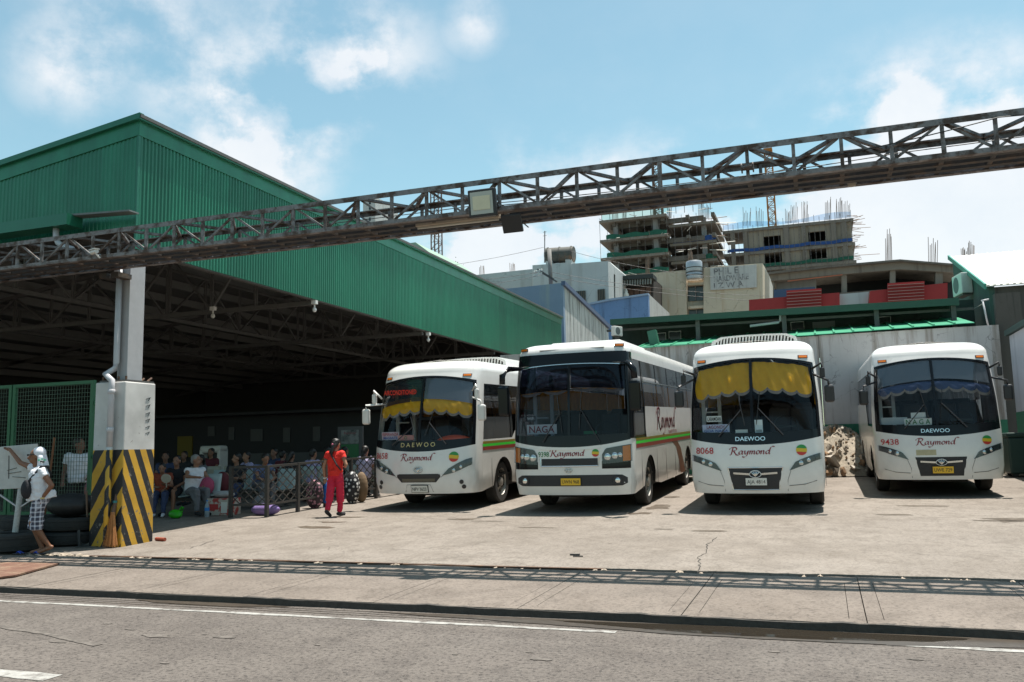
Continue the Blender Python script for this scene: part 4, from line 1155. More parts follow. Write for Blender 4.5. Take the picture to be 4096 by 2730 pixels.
HU = [(.60,.775),(.70,.92),(.85,.985),(1.02,1.04),(1.13,1.07)]; HL = [(.60,.77),(.75,.825),(.9,.875),(1.02,.925),(1.13,.96)]
b.headlamp(HU, HL, ((.80,.90,.045),(.93,.945,.04)))
mb = MB()
for sg in (-1, 1): mb.tube([b.A(sg*.62,.77,.003), b.A(sg*.56,.6,.003), b.A(sg*.55,.40,.003)], .004, 5).tube([b.A(sg*.58,.50,.004), b.A(sg*.85,.52,.004), b.A(sg*1.05,.58,.004)], .006, 5)
mb.build('bumper_seam', m_seam, b.root)
b.mirrors(((-1.36,.35,2.13,.17,.32,.14,-1.1,.5,2.5),(-1.27,.42,2.50,.09,.2,.1,-1.08,.5,2.6),(1.36,.35,2.13,.17,.32,.14,1.1,.5,2.5),(1.26,.42,2.52,.09,.2,.1,1.08,.5,2.6)), m_black)
b.wipers(((-.62,1.40,-.20,1.88,-.10,1.3),(.52,1.40,.10,1.90,.02,1.3)))
b.ac(1.55, .88, 2.2, .20, 26)
b.card('handwritten white sign above the destination board in bus 8068', .28, .11, -.78, 1.72, (('CARAMOAN',.07,.02,m_ink,.25),), off=-.2)
b.card('white board reading LAGONOY GOA NAGA in the windscreen of bus 8068', .50, .15, -.74, 1.52, (('LAGONOY',.06,.07,m_darkred,.34),('GOA NAGA',.045,.008,M('blue_ink',(.03,.06,.3),.5),.44)), M('lilac_card',(.5,.5,.62),.6), off=-.2)
b.card('small white sticker numbered 1058 by the centre post of bus 8068', .14, .24, .10, 1.46, (('1058',.04,.02,m_ink,.10),), M('pale_sticker',(.45,.55,.58),.5), off=-.04)
b.card('folded white papers lying on the dashboard of bus 8068', .22, .06, -.22, 1.48, (), off=-.12)

# ------------------------------------------------------------------ bus 8658
b = Bus(coach(label='white bus numbered 8658 at the shed edge with pale sunshade and round fog lamps', x=-8.08, y=16.7, ty=4.55,
    film=((-.925,-.03,.0,.50,glass('film_brown',(.30,.25,.13),.03,grey=.10)),(.01,.925,.0,.46,m_film)), curtain=((-.92,-.035,.40,.74,4,m_yellow,.012),(.015,.92,.42,.74,4,m_yellow,.012)),
    scurtain=m_orange, sglass=m_side, cz0=2.0, stripes=FLANK, dashred=True, rail=True)); b.shell(); B1 = b
b.text('maker_lettering', 'DAEWOO', m_gold, -.03, 1.34, .09, .80, bold=.006, space=1.5)
b.text('fleet_number', '8658', m_red, -.93, 1.10, .125, .34, bold=.006)
b.name(-.02, 1.06, .13, .82)
b.disc(.78, 1.12, .105)
b.patch('grille', m_grille, -.50, .50, lambda x: .60+max(0,(abs(x)-.40))*1.1, lambda x: .775-max(0,(abs(x)-.45))*.6, off=.004, nx=20)
b.patch('grille_bar', m_black, -.49, .49, .70, .765, off=.012, nx=16, nz=2)
b.patch('grille_light', M('grille_tan',(.10,.085,.06),.5), -.38, .38, .615, .68, off=.010, nx=12, nz=2, rim=0)
b.emblem(0, .86, .10, .012)
b.plate('NFV 3623', m_plate_w, .02, .405, .37, .13)
b.headlamp([(.55,.745),(.68,.88),(.85,.98),(1.02,1.06),(1.12,1.09)], [(.55,.74),(.72,.775),(.88,.83),(1.02,.90),(1.12,.95)], ((.78,.84,.045),(.92,.91,.04)))
for sg in (-1, 1):
    for x, z in ((.93,.60),(.97,.50)):
        c = b.A(sg*x, z, 0.0); q = b.A(sg*x, z, .012)
        MB().cyl(c, q, .045, n=16).build('fog_lamp', m_black, b.root)
mb = MB()
for sg in (-1, 1): mb.tube([b.A(sg*.56,.74,.003), b.A(sg*.51,.70,.003)], .004, 5)
mb.tube([b.A(-.32,.40,.004), b.A(-.27,.55,.004), b.A(0,.565,.004), b.A(.27,.55,.004), b.A(.32,.40,.004)], .004, 5)
mb.build('bumper_seam', m_seam, b.root)
b.mirrors(((-1.42,.38,2.02,.16,.34,.14,-1.08,.5,2.28),(-1.24,.44,2.40,.09,.22,.1,-1.08,.5,2.4),(1.36,.30,2.02,.17,.34,.14,1.08,.5,2.35),(1.22,.40,2.42,.09,.22,.1,1.08,.5,2.5)), m_buswhite)
b.wipers(((.62,1.38,.22,1.84,.05,1.3),(-.62,1.38,-.16,1.75,-.02,1.3)))
b.ac(3.2, .92, 2.4, .22, 22)
b.card('red AIRCONDITIONED lettering across the top of the windscreen of bus 8658', .8, .12, -.56, 2.46, (('AIRCONDITIONED',.10,.01,M('signal_red',(.8,.03,.01),.5),.78),), False, off=.004)
b.card('red and blue board reading ESPERANZA in the windscreen of bus 8658', .42, .17, -.86, 1.53, (('ESPERANZA',.06,.09,m_red,.38),('MASBATE',.055,.015,M('blue_ink',(.03,.06,.3),.5),.34)), M('pink_card',(.55,.42,.45),.6), off=-.16)
b.card('card with red, white and green stickers leaning in the windscreen of bus 8658', .38, .11, -.38, 1.50, (('O',.07,.02,m_grn,.07),), M('sticker_red',(.5,.2,.17),.6), off=-.10)

# ------------------------------------------------------------------ bus 9438
b = Bus(coach(label='white bus numbered 9438 parked far right with dark blue tinted windscreen', x=2.2, y=19.6, L=9.0, axle2=6.4,
    film=((-.925,-.03,.0,.42,m_film),(.01,.925,.0,.40,m_film)), curtain=((-.92,-.035,.44,.62,4,m_navy,.012),(.015,.92,.44,.62,4,m_navy,.012)), scurtain=m_cabin, sglass=m_side, cz0=2.35, wpitch=.8, stripes=(), seams=(1.2,2.75,4.2))); b.shell(); B4 = b
b.text('maker_lettering', 'DAEWOO', m_chrome, -.06, 1.315, .075, .53, bold=.006)
b.text('fleet_number', '9438', m_red, -.92, 1.08, .115, .33, bold=.006)
b.name(-.04, 1.07, .125, .82)
b.disc(.87, 1.14, .09)
b.patch('grille', m_grille, -.475, .475, lambda x: .44 if abs(x) < .40 else .44+(abs(x)-.40)/.075*.38, .82, off=.004, nx=24)
mb = MB()
for sg in (-1, 1): mb.bar(b.A(sg*.1,.715,.02), b.A(sg*.385,.735,.02), .014, .035)
mb.build('grille_bar', m_chrome, b.root)
b.emblem(0, .715, .10)
b.plate('UWE 729', m_plate_y, .02, .50, .38, .13)
b.headlamp(HU, HL, ((.80,.90,.045),(.93,.945,.04)))
mb = MB()
for sg in (-1, 1): mb.tube([b.A(sg*.62,.77,.003), b.A(sg*.56,.6,.003), b.A(sg*.55,.40,.003)], .004, 5).tube([b.A(sg*.58,.50,.004), b.A(sg*.85,.52,.004), b.A(sg*1.05,.58,.004)], .006, 5)
mb.build('bumper_seam', m_seam, b.root)
b.patch('worn_paint', M('worn_tan',(.42,.38,.24),.7,var=.2,vs=6), -.45, -.08, .86, .97, off=.003, nx=8, nz=2, rim=0)
b.mirrors(((-1.36,.35,2.08,.18,.32,.14,-1.1,.5,2.4),(-1.25,.42,2.44,.09,.2,.1,-1.08,.5,2.5),(1.36,.35,2.08,.17,.32,.14,1.1,.5,2.4),(1.25,.42,2.52,.09,.2,.1,1.08,.5,2.6)), m_black)
b.wipers(((-.62,1.40,-.22,1.88,-.10,1.3),(.52,1.40,.10,1.90,.02,1.3)))
b.card('green NAGA board leaning in the windscreen of bus 9438', .52, .14, -.36, 1.49, (('N A G A',.10,.02,m_grn,.46),), off=-.14)
b.card('small handwritten paper above the green board in bus 9438', .28, .11, -.34, 1.66, (), off=-.2)
b.card('pale empty board behind the left windscreen of bus 9438', .5, .15, -.85, 1.53, (), M('grey_card',(.38,.40,.40),.6), off=-.2)

# ------------------------------------------------------------------ bus 9398
b = Bus(dict(label='tall white bus numbered 9398 with black front mask and big square headlamps', x=-4.66, y=16.3,
    n=[(.36,.06),(.55,.0),(.9,.0),(1.3,.03),(1.5,.05),(2.2,.13),(3.0,.26),(3.3,.34)], w=[(.36,1.17),(.6,1.205),(1.4,1.215),(2.2,1.20),(3.2,1.14)], d=.42, p=3.2, L=10.4,
    sill=2.04, wtop=2.98, dsill=1.40, dend=1.62, pil=.03, axle=1.95, axle2=7.3, zm=lambda x: 1.27+.14*(x/1.2)**2, zg=lambda x: 1.50+.03*(x/1.2)**2, zbrow=lambda x: 2.93-.05*(x/1.1)**2,
    zr=3.12, rr=.26, rh=.22, ky=1.1, e1=.935, e2=.96, post=0.0, wpitch=1.55, sglass=m_side, scurtain=m_orange, cz0=2.04, cz1=2.52, stripes=FLANK, seams=(1.05,2.75,3.9,5.2,8.2), ty=4.2, mk=(.98,3.24), sweep=True,
    glass=m_wind2, film=((-.93,-.025,.0,.50,m_filmd),(.02,.93,.0,.46,m_filmd)), curtain=((-.92,-.03,.50,.52,2,m_orange,.012),(.03,.92,.46,.48,2,m_orange,.012)), rail=True)); b.shell(); B2 = b
cap = lambda x: 3.12+(.14 if abs(x) > .80 else (0.0 if abs(x) < .70 else (abs(x)-.70)/.10*.14))
b.patch('brow_panel', m_busblack, -1.10, 1.10, 2.90, lambda x: min(cap(x),3.12)-.0, off=.012, nx=40, nz=4, rim=.02)
for sg in (-1, 1):
    f0 = b.phi(.955)
    mb = MB(); mb.grid(lambda u, v: (lambda q: V((q.x*1.004, q.y-.004, q.z)))(b.st(('F', sg*(f0+(PI/2-f0)*min(u*1.4,1))), 1.42+1.69*v) if u < .72 else b.st(('C', sg, .035*(u-.72)/.28), 1.42+1.69*v)), 14, 8); mb.build('corner_panel', m_busblack, b.root, smooth=True)
b.patch('brow_line', m_chrome, -1.06, 1.06, lambda x: 2.895-.05*(x/1.1)**2, lambda x: 2.91-.05*(x/1.1)**2, off=.016, nx=20, nz=1, rim=0)
b.text('fleet_number', '9398', m_grn, -.52, 1.10, .095, .22, bold=.006)
b.name(-.01, 1.11, .125, .78)
b.disc(.52, 1.16, .072)
b.patch('grille', m_grille, -.56, .56, .93, 1.06, off=.006, nx=16, nz=2)
mb = MB(); mb.tube([b.A(-.59,1.07,.01), b.A(-.57,.915,.01), b.A(0,.91,.012), b.A(.57,.915,.01), b.A(.59,1.07,.01)], .012, 6); mb.build('grille_rim', m_chrome, b.root)
b.emblem(-.02, .835, .075, .012, fan=False)
b.patch('bumper_grille', m_grille, -1.10, 1.10, lambda x: .535+max(0,(abs(x)-1.0))*.5, lambda x: .745-max(0,(abs(x)-1.0))*.6, off=.004, nx=24, nz=2)
b.plate('UWN 968', m_plate_y, .02, .555, .39, .13)
for sg in (-1, 1):
    c = b.A(sg*.92,.635,-.01); q = b.A(sg*.92,.635,.022)
    t = MB().cyl(c, q, .085, n=18).build('fog_lamp', m_black, b.root); MB().ell(q, (.055,.02,.055), 14, 8).build('reflector', m_chrome, t, smooth=True)
b.patch('lamp_surround', m_busblack, .64, 1.16, lambda x: .86, lambda x: 1.0, off=.004, nx=12)
b.patch('lamp_surround', m_busblack, -1.16, -.64, lambda x: .86, lambda x: 1.0, off=.004, nx=12)
b.headlamp([(.65,1.13),(.72,1.24),(.9,1.27),(1.17,1.31)], [(.65,.95),(.72,.95),(.9,.965),(1.17,.99)], ((.745,1.08,.075),(.88,1.10,.07),(.98,1.11,.05)), amber=(1.03,1.155))
b.patch('screen_lip', m_buswhite, -.62, .62, lambda x: 1.22+.10*(x/1.2)**2, lambda x: 1.275+.13*(x/1.2)**2, off=.012, nx=16, nz=1, rim=.012)  # raised lip in the same white paint as the body
for (sg, dx) in ((-1,0),(1,0)):
    t = MB().tube([b.A(sg*1.02,2.86,.01), V((sg*1.22,.12,2.86)), V((sg*1.33,.02,2.72)), V((sg*1.34,.03,2.55))], [.035,.06,.065,.06], 10).build('mirror_arm', m_busblack, b.root, smooth=True)
    MB().cbox((sg*1.33,.06,2.22), (.22,.14,.58)).build('mirror', m_busblack, t, bevel=.05)
b.wipers(((-.52,1.38,-.18,1.92,-.08,1.2),(.62,1.36,.24,2.02,.18,1.2)))
mb = MB().box((-.78,1.6,3.33), (.78,4.2,3.46)).build('roof_vent', m_buswhite, b.root, bevel=.05)
mb = MB().tube([b.A(-.62,3.20,.012), b.A(.70,3.20,.012)], .01, 5).build('brow_groove', m_seam, b.root)
b.card('white NAGA board with dark red letters in the windscreen of bus 9398', .62, .19, -.62, 1.56, (('NAGA',.13,.03,m_darkred,.52),), off=-.16)
b.card('small WiFi sticker above the NAGA board in bus 9398', .20, .11, -.82, 1.80, (('WiFi',.06,.03,m_card,.15),), m_ink, off=-.05)
b.card('green folder lying on the dashboard of bus 9398', .26, .06, .38, 1.54, (), M('green_folder',(.02,.2,.07),.6), off=-.2)
# ================================================================== people
from mathutils import noise as _nz
def remesh(mb, voxel, name, mat, parent, sm=3, fold=0.0):
    me = mb.mesh('tmp', fix=False); o = bpy.data.objects.new('tmp', me); COL.objects.link(o)
    r = o.modifiers.new('r', 'REMESH'); r.mode = 'VOXEL'; r.voxel_size = voxel; r.use_smooth_shade = True
    if sm: s_ = o.modifiers.new('s', 'SMOOTH'); s_.factor = .5; s_.iterations = sm
    bpy.context.view_layer.update()
    dg = bpy.context.evaluated_depsgraph_get(); nm = bpy.data.meshes.new_from_object(o.evaluated_get(dg)); nm.name = name
    bpy.data.objects.remove(o); bpy.data.meshes.remove(me)
    if fold:
        co = [v.co.copy() for v in nm.vertices]; no = [v.normal.copy() for v in nm.vertices]
        for v, c_, n_ in zip(nm.vertices, co, no):
            q = V((c_.x*9, c_.y*9, c_.z*20+c_.x*8)); v.co = c_+n_*fold*(_nz.noise(q)+.5*_nz.noise(q*2.1))
        nm.update()
    nm.polygons.foreach_set('use_smooth', [True]*len(nm.polygons)); nm.materials.clear(); nm.materials.append(mat)
    q = bpy.data.objects.new(name, nm); COL.objects.link(q); q.parent = parent
    return q
def STAND(**k):
    j = dict(pel=(0,0,.90), che=(0,0,1.19), nek=(0,.01,1.33), hed=(0,-.015,1.475), sa=(-.165,.0,1.285), sb=(.165,.0,1.285), ea=(-.22,.03,1.02), eb=(.22,.03,1.02), wa=(-.22,-.06,.80), wb=(.22,-.06,.80),
             ha=(-.085,0,.87), hb=(.085,0,.87), ka=(-.09,-.02,.48), kb=(.09,-.02,.48), fa=(-.09,.03,.075), fb=(.09,.03,.075), ta=(-.11,-.13,.03), tb=(.11,-.13,.03)); j.update(k); return j
def SIT(**k):
    j = dict(pel=(0,.02,.53), che=(0,.03,.82), nek=(0,.02,.97), hed=(0,-.01,1.115), sa=(-.165,.02,.92), sb=(.165,.02,.92), ea=(-.22,-.05,.68), eb=(.22,-.05,.68), wa=(-.12,-.24,.60), wb=(.12,-.24,.60),
             ha=(-.09,.0,.50), hb=(.09,.0,.50), ka=(-.11,-.40,.50), kb=(.11,-.40,.50), fa=(-.10,-.40,.08), fb=(.10,-.40,.08), ta=(-.11,-.56,.03), tb=(.11,-.56,.03)); j.update(k); return j
m_hair = M('black_hair', (.012,.010,.009), .5); m_hairg = M('grey_hair', (.22,.21,.20), .7)
def skin(c): return M('skin_%d' % int(c[0]*1000), c, .55, var=.06, vs=6)
m_eye = M('eye_dark', (.02,.015,.012), .3)
def person(label, loc, rz, J, top, leg, legto=1.0, sleeve=.45, sk=(.23,.115,.065), vox=.012, hair=m_hair, long_hair=False, shoe=None, fat=1.0, look=(0,0,0), tank=False, scale=1.0, group=None, topname='shirt', legname='trousers'):
    t = thing('person', label, 'person', loc, rz, group); t.scale = (scale,)*3
    J = {k: V(v) for k, v in J.items()}; b = MB()
    up = (J['che']-J['pel']).normalized()
    def torso(mb, e):
        for s in (-1, 1):
            o = V((s*.065*fat,0,0)); mb.cap(J['pel']+o, J['che']+o*1.05, .095*fat+e, .10*fat+e)
        mb.cap(J['pel']+V((0,-.03*fat,.08)), J['che']+V((0,-.015,-.05)), .09*fat+e, .09*fat+e)
        for s, k in ((-1,'sa'),(1,'sb')): mb.cap(J['che'].lerp(J['nek'],.35), J[k], .075+e, .055+e)
        mb.cap(J['che'], J['nek']-V((0,0,.03)), .10+e*.8, .06+e*.3)
    torso(b, 0)
    b.cap(J['nek']-V((0,0,.05)), J['hed']-V((0,.0,.04)), .055, .05)
    R = Matrix.Rotation(look[2],3,'Z') @ Matrix.Rotation(look[0],3,'X'); H = J['hed']
    b.ell(H+R @ V((0,.01,.03)), (.074,.092,.098), 16, 12, R); b.ell(H+R @ V((0,-.025,-.045)), (.056,.062,.062), 14, 10, R)
    b.cap(H+R @ V((0,-.085,.012)), H+R @ V((0,-.106,-.018)), .010, .015, 8)
    for s in (-1, 1): b.ell(H+R @ V((s*.078,.01,.0)), (.012,.022,.032), 8, 6, R)
    b.ell(H+R @ V((0,-.083,-.055)), (.022,.008,.008), 8, 5, R)
    for s, a in ((-1,'a'),(1,'b')):
        S_, E_, W_ = J['s'+a], J['e'+a], J['w'+a]
        b.cap(S_, E_, .047*fat**.5, .037); b.cap(E_, W_, .038, .026)
        d = J.get('d'+a); d = (V(d) if d is not None else (W_-E_)).normalized()
        lat = d.cross(V((0,0,1)) if abs(d.z) < .8 else V((0,1,0))).normalized()
        b.cap(W_, W_+d*.035, .027, .03); nrm = lat.cross(d)
        for i, ln in enumerate((.062,.072,.068,.052)):
            o = W_+d*.05+lat*(i-1.5)*.019; b.cap(o, o+d*ln*.55+nrm*.006, .0095, .009, 8); b.cap(o+d*ln*.55+nrm*.006, o+d*ln*.95+nrm*.022, .009, .008, 8)
        o = W_+d*.015-lat*.03; b.cap(o, o+d*.035-lat*.02, .011, .010, 8); b.cap(o+d*.035-lat*.02, o+d*.06-lat*.018+nrm*.01, .010, .009, 8)
        h, k, f, to = J['h'+a], J['k'+a], J['f'+a], J['t'+a]
        b.cap(h, k, .075*fat**.5, .05); b.cap(k, k.lerp(f,.35)+V((0,.012,0)), .047, .05); b.cap(k.lerp(f,.35)+V((0,.012,0)), f, .05, .033)
        b.cap(f-V((0,0,.03)), to, .034, .026); b.ell(f+(f-to)*.25-V((0,0,.035)), (.032,.032,.03), 10, 7)
    remesh(b, vox, 'body', skin(sk), t)
    for s in (-1, 1): MB().ell(H+R @ V((s*.030,-.083,.022)), (.010,.006,.006), 8, 6).build('eye', m_eye, t, smooth=True)
    c = MB(); torso(c, .016)
    if not tank:
        for a in 'ab':
            S_, E_ = J['s'+a], J['e'+a]; c.cap(J['che'].lerp(S_,.8), S_, .08, .07); c.cyl(S_, S_.lerp(E_,sleeve), .068, .064, 14)
            if sleeve > .9: c.cap(S_, E_, .06, .052); c.cyl(E_, E_.lerp(J['w'+a],.85), .052, .042, 12)
    c.cyl(J['pel']+up*.05, J['pel']-up*.06, .155*fat, .165*fat, 20)
    sh = remesh(c, vox, topname, top, t, 3, .011)
    c = MB()
    for a in 'ab':
        h, k, f = J['h'+a], J['k'+a], J['f'+a]
        c.cap(J['pel'].lerp(h,.6), h, .10*fat, .09*fat)
        wide = .012 if legto >= 1 else .03
        if legto <= 1: c.cap(h, h.lerp(k,.5), .09*fat, .08+wide*.5); c.cyl(h.lerp(k,.4), k.lerp(f,max(0,legto-.55)) if legto > .55 else h.lerp(k,legto*1.8), .08+wide*.5, .065+wide, 14)
        if legto >= 1: c.cap(h, k, .09*fat, .066); c.cap(k, k.lerp(f,.4), .066, .062); c.cyl(k.lerp(f,.35), k.lerp(f,.96), .062, .055, 14)
    c.cap(J['pel']+V((-.05,0,-.02)), J['pel']+V((.05,0,-.02)), .11*fat, .11*fat)
    remesh(c, vox, legname, leg, t, 3, .010)
    if hair:
        c = MB(); c.ell(H+R @ V((0,.026,.052)), (.084,.092,.088), 16, 12, R); c.ell(H+R @ V((0,.055,.01)), (.077,.062,.08), 14, 10, R)
        if long_hair:
            c.cap(H+R @ V((0,.085,.03)), H+V((.025,.125,-.13)), .05, .038); c.ell(H+R @ V((.01,.085,-.01)), (.07,.05,.09), 12, 8); c.cap(H+V((.025,.125,-.12)), H+V((.03,.12,-.20)), .036, .018)
        remesh(c, vox, 'hair', hair, t, 1, .008)
    if shoe:
        for a in 'ab':
            f, to = J['f'+a], J['t'+a]; c = MB(); c.cap(f-V((0,0,.03))+(f-to)*.1, to, .042, .034); c.ell(f+(f-to)*.3-V((0,0,.035)), (.04,.04,.036)); remesh(c, max(vox,.01), 'shoe', shoe, t, 2)
    return t, J
def cloth(n, c, v=.08): return M(n, c, .85, var=v, vs=5, bump=.25, bs=14)
c_white = cloth('white_cotton', (.66,.66,.70)); c_black = cloth('black_cloth', (.018,.018,.022)); c_denim = cloth('blue_denim', (.035,.05,.11)); c_grey = cloth('grey_trouser', (.14,.14,.15))
c_red = cloth('red_jersey', (.62,.02,.012)); c_pinkred = cloth('crimson_trouser', (.50,.012,.045)); c_rust = cloth('rust_top', (.26,.05,.022)); c_lilac = cloth('lilac_top', (.36,.33,.52)); c_stripe = cloth('blue_shirt', (.10,.13,.24)); c_maroon = cloth('maroon_top', (.12,.02,.03)); c_orange = cloth('orange_top', (.42,.12,.03))
def plaid():
    mt = bpy.data.materials.new('plaid_cotton'); mt.use_nodes = True; n = mt.node_tree.nodes; l = mt.node_tree.links; b = n['Principled BSDF']; b.inputs['Roughness'].default_value = .85
    t = n.new('ShaderNodeTexCoord'); acc = None
    for d, sc in (('X',9),('Z',9),('Y',9)):
        w = n.new('ShaderNodeTexWave'); w.bands_direction = d; w.inputs['Scale'].default_value = 4.6; w.inputs['Distortion'].default_value = 1.2; w.inputs['Detail'].default_value = 1; l.new(t.outputs['Object'], w.inputs['Vector'])
        g = n.new('ShaderNodeMapRange'); g.inputs['From Min'].default_value = .72; g.inputs['From Max'].default_value = .8; g.inputs['To Max'].default_value = .55 if d != 'X' else .35; l.new(w.outputs['Fac'], g.inputs['Value'])
        if acc is None: acc = g.outputs[0]
        else: a = n.new('ShaderNodeMath'); a.operation = 'ADD'; l.new(acc, a.inputs[0]); l.new(g.outputs[0], a.inputs[1]); acc = a.outputs[0]
    x = n.new('ShaderNodeMix'); x.data_type = 'RGBA'; x.clamp_factor = True; l.new(acc, x.inputs['Factor']); x.inputs['A'].default_value = (.045,.048,.075,1); x.inputs['B'].default_value = (.55,.55,.62,1); l.new(x.outputs['Result'], b.inputs['Base Color']); return mt
# man with a towel over his head, leaning on the board
p0 = V((-11.50, 10.36, gz(10.2))); RZ0 = rad(-47)
def w2l(p): return Matrix.Rotation(-RZ0, 3, 'Z') @ (V(p)-p0)
J = STAND(pel=(-.02,.02,.90), che=(-.02,-.02,1.20), nek=(0,-.05,1.345), hed=(0,-.08,1.49), sa=(-.15,-.06,1.29), sb=(.15,.02,1.28), ea=w2l((-12.02,10.44,1.50)), wa=w2l((-12.36,10.52,1.72)), da=Matrix.Rotation(-RZ0,3,'Z') @ V((-1,.1,.1)), eb=(.25,.18,1.05), wb=(.16,.05,.86), db=(-.25,-.35,-.9),
          ha=(-.09,.02,.88), hb=(.08,.03,.87), ka=(-.07,-.10,.48), kb=(.05,-.08,.47), fa=(-.06,.06,.09), fb=(.02,.16,.12), ta=(-.07,-.08,.035), tb=(.02,.02,.035))
man, J = person('man in white shirt and plaid shorts with a white towel draped over his head', p0, RZ0, J, c_white, plaid(), .80, .42, (.20,.085,.045), .010, None, fat=1.28, legname='shorts', look=(0,0,rad(8)), scale=1.0)
H = J['hed']
c = MB(); c.ell(H+V((0,.05,.062)), (.098,.098,.096), 18, 12); c.cap(H+V((.08,.06,.0)), H+V((.095,.075,-.15)), .03, .042); c.cap(H+V((-.08,.02,.03)), H+V((-.10,-.03,-.16)), .02, .03); c.cap(H+V((0,.10,.0)), H+V((.03,.13,-.14)), .06, .065); c.cap(H+V((.06,.08,-.02)), H+V((.08,.10,-.15)), .05, .05)
tw = remesh(c, .010, 'towel', cloth('white_towel', (.66,.66,.72)), None, 3); tw.location = p0; tw.rotation_euler = (0,0,RZ0); tag(tw, 'white towel with small green and black marks hanging over the standing man head', 'towel')
for q, mt in (((.135,.09,-.07),m_ink),((.13,.12,-.08),m_ink),((.13,.06,-.05),M('mint_print',(.1,.6,.35),.6)),((.125,.10,-.035),M('mint_print',(.1,.6,.35),.6)),((.12,.14,-.05),M('mint_print',(.1,.6,.35),.6))):
    MB().cbox(H+V(q), (.012,.03,.022)).build('print_mark', mt, tw)
g_ = MB().box((-.07,-.192,1.505), (.07,-.178,1.535)).box((.066,-.18,1.52), (.074,-.07,1.53)).build('sunglasses', m_ink, man)
g_ = MB().cap(H+V((-.02,-.09,-.035)), H+V((.02,-.09,-.035)), .008, .008, 8).build('moustache', m_hair, man)
bg = thing('sling_bag', 'black sling bag worn across the front of the towel man', 'bag', p0, RZ0)
c = MB(); c.ell((.10,-.17,1.0), (.10,.085,.15), 14, 10); remesh(c, .012, 'pouch', c_black, bg, 2)
MB().tube([(.13,-.16,1.10),(.175,-.07,1.22),(.185,.02,1.345),(.12,.10,1.34),(.02,.14,1.22),(-.06,.13,1.05)], .02, 6).build('strap', c_black, bg)
MB().lathe([(.036,-.014),(.042,-.008),(.042,.008),(.036,.014)], J['wb'], n=14).build('watch', m_gold, man)
for nm, q, lb in (('a', (-.06,.02,.012), 'blue rubber slipper under the front foot of the towel man'), ('b', (-.03,-.30,.012), 'blue rubber slipper lying loose beside the tyre')):
    s_ = thing('slipper', lb, 'slipper', p0+V((q[1],-q[0]*1.0-.05,.0)), rad(-75), 'blue slippers')
    MB().ell((0,-.02,.012), (.045,.13,.012), 12, 6).build('sole', M('slipper_sole', (.02,.02,.03), .8), s_, smooth=True)
    MB().tube([(-.035,.02,.015),(-.02,-.04,.045),(0,-.08,.02),(.02,-.04,.045),(.035,.02,.015)], .008, 6).build('strap', M('slipper_blue', (.02,.06,.42), .5), s_)
# man behind the wire gate
p1 = V((-13.22, 12.75, gz(12.75)))
mb_, J = person('man in white T-shirt standing behind the green wire gate', p1, rad(48), STAND(wa=(-.24,-.10,.86), wb=(.14,-.24,.92), eb=(.23,-.02,1.05)), c_white, c_black, 1.0, .45, (.17,.075,.045), .013, M('short_hair', (.03,.02,.016), .6), shoe=c_black, look=(0,0,rad(50)), scale=1.10)
sb_ = thing('snack_bag', 'clear plastic bag of colourful snacks held by the man behind the gate', 'bag', p1+V((.32,-.05,.80)))
c = MB(); c.ell((0,0,0), (.09,.07,.15), 12, 9); c.v = [q*random.uniform(.9,1.1) for q in c.v]; c.build('pouch', M('snack_wrap', (.32,.10,.16), .35, col2=(.5,.28,.08), vs=12, mix=(.45,.6)), sb_, smooth=True)
# woman in red walking away
p2 = V((-9.46, 15.66, gz(15.66)))
wj = STAND(hed=(-.01,-.03,1.475), ea=(-.275,.02,1.06), wa=(-.12,-.20,1.02), eb=(.24,.06,1.02), wb=(.235,.02,.79), db=(0,-.05,-1), ka=(-.08,-.10,.47), fa=(-.03,-.12,.08), ta=(-.04,-.28,.04), kb=(.08,.03,.48), fb=(.03,.24,.13), tb=(.03,.13,.035))
wm, J = person('woman in red shirt and crimson trousers walking away across the yard', p2, rad(178), wj, c_red, c_pinkred, 1.0, .42, (.30,.15,.09), .010, m_hair, True, c_black, .92, scale=.985)
MB().tube([(.12,-.10,1.30),(.10,.06,1.345),(.0,.125,1.24),(-.12,.13,1.06),(-.175,.05,.95)], .017, 6).build('bag_strap', c_black, wm)
for a in 'ab':
    S_, E_ = J['s'+a], J['e'+a]; MB().cyl(S_.lerp(E_,.40), S_.lerp(E_,.45), .068, .068, 16, False).build('sleeve_trim', M('teal_trim', (.01,.06,.06), .7), wm, smooth=True)
MB().ell(J['hed']+V((.01,.135,.01)), (.022,.012,.02), 10, 7).build('hair_clip', M('pink_clip', (.6,.15,.25), .4), wm, smooth=True)
MB().lathe([(.034,-.012),(.04,0),(.034,.012)], J['wb'], n=12).build('bracelet', m_card, wm)

# ------------------------------------------------------------------ waiting area
m_seatw = M('seat_shell', (.36,.44,.43), .4, var=.06); m_seatb = M('seat_beige', (.40,.38,.32), .5, var=.06)
def bench(label, loc, rz, n, mat):
    t = thing('waiting_bench', label, 'bench', loc, rz, 'waiting benches in the shed')
    MB().box((-.28*n,-.04,.30), (.28*n,.04,.36)).build('beam', m_darkst, t)
    for x in (-.28*n+.25, .28*n-.25): MB().bar((x,0,.3), (x,0,.02), .06, .05, (0,1,0)).box((x-.03,-.25,0), (x+.03,.25,.03)).build('leg', m_darkst, t)
    for i in range(n):
        x = -.28*n+.28+i*.56
        mb = MB(); mb.grid(lambda u, v: V((x-.24+.48*u, -.24+.42*v if v < .6 else .012+.10*(v-.6)*2.5+.0, .42+.015*math.cos(u*2*PI) if v < .6 else .42+(v-.6)*1.15)), 6, 10)
        o = mb.build('seat', mat, t, smooth=True); md = o.modifiers.new('s','SOLIDIFY'); md.thickness = .018
    return t
def gy(px, py, Y): q = PY(px, py, Y); return V((q.x, Y, gz(Y)))
bench('pale bench with three seated people beside the striped pillar', gy(695,1900,15.85), rad(12), 4, m_seatw)
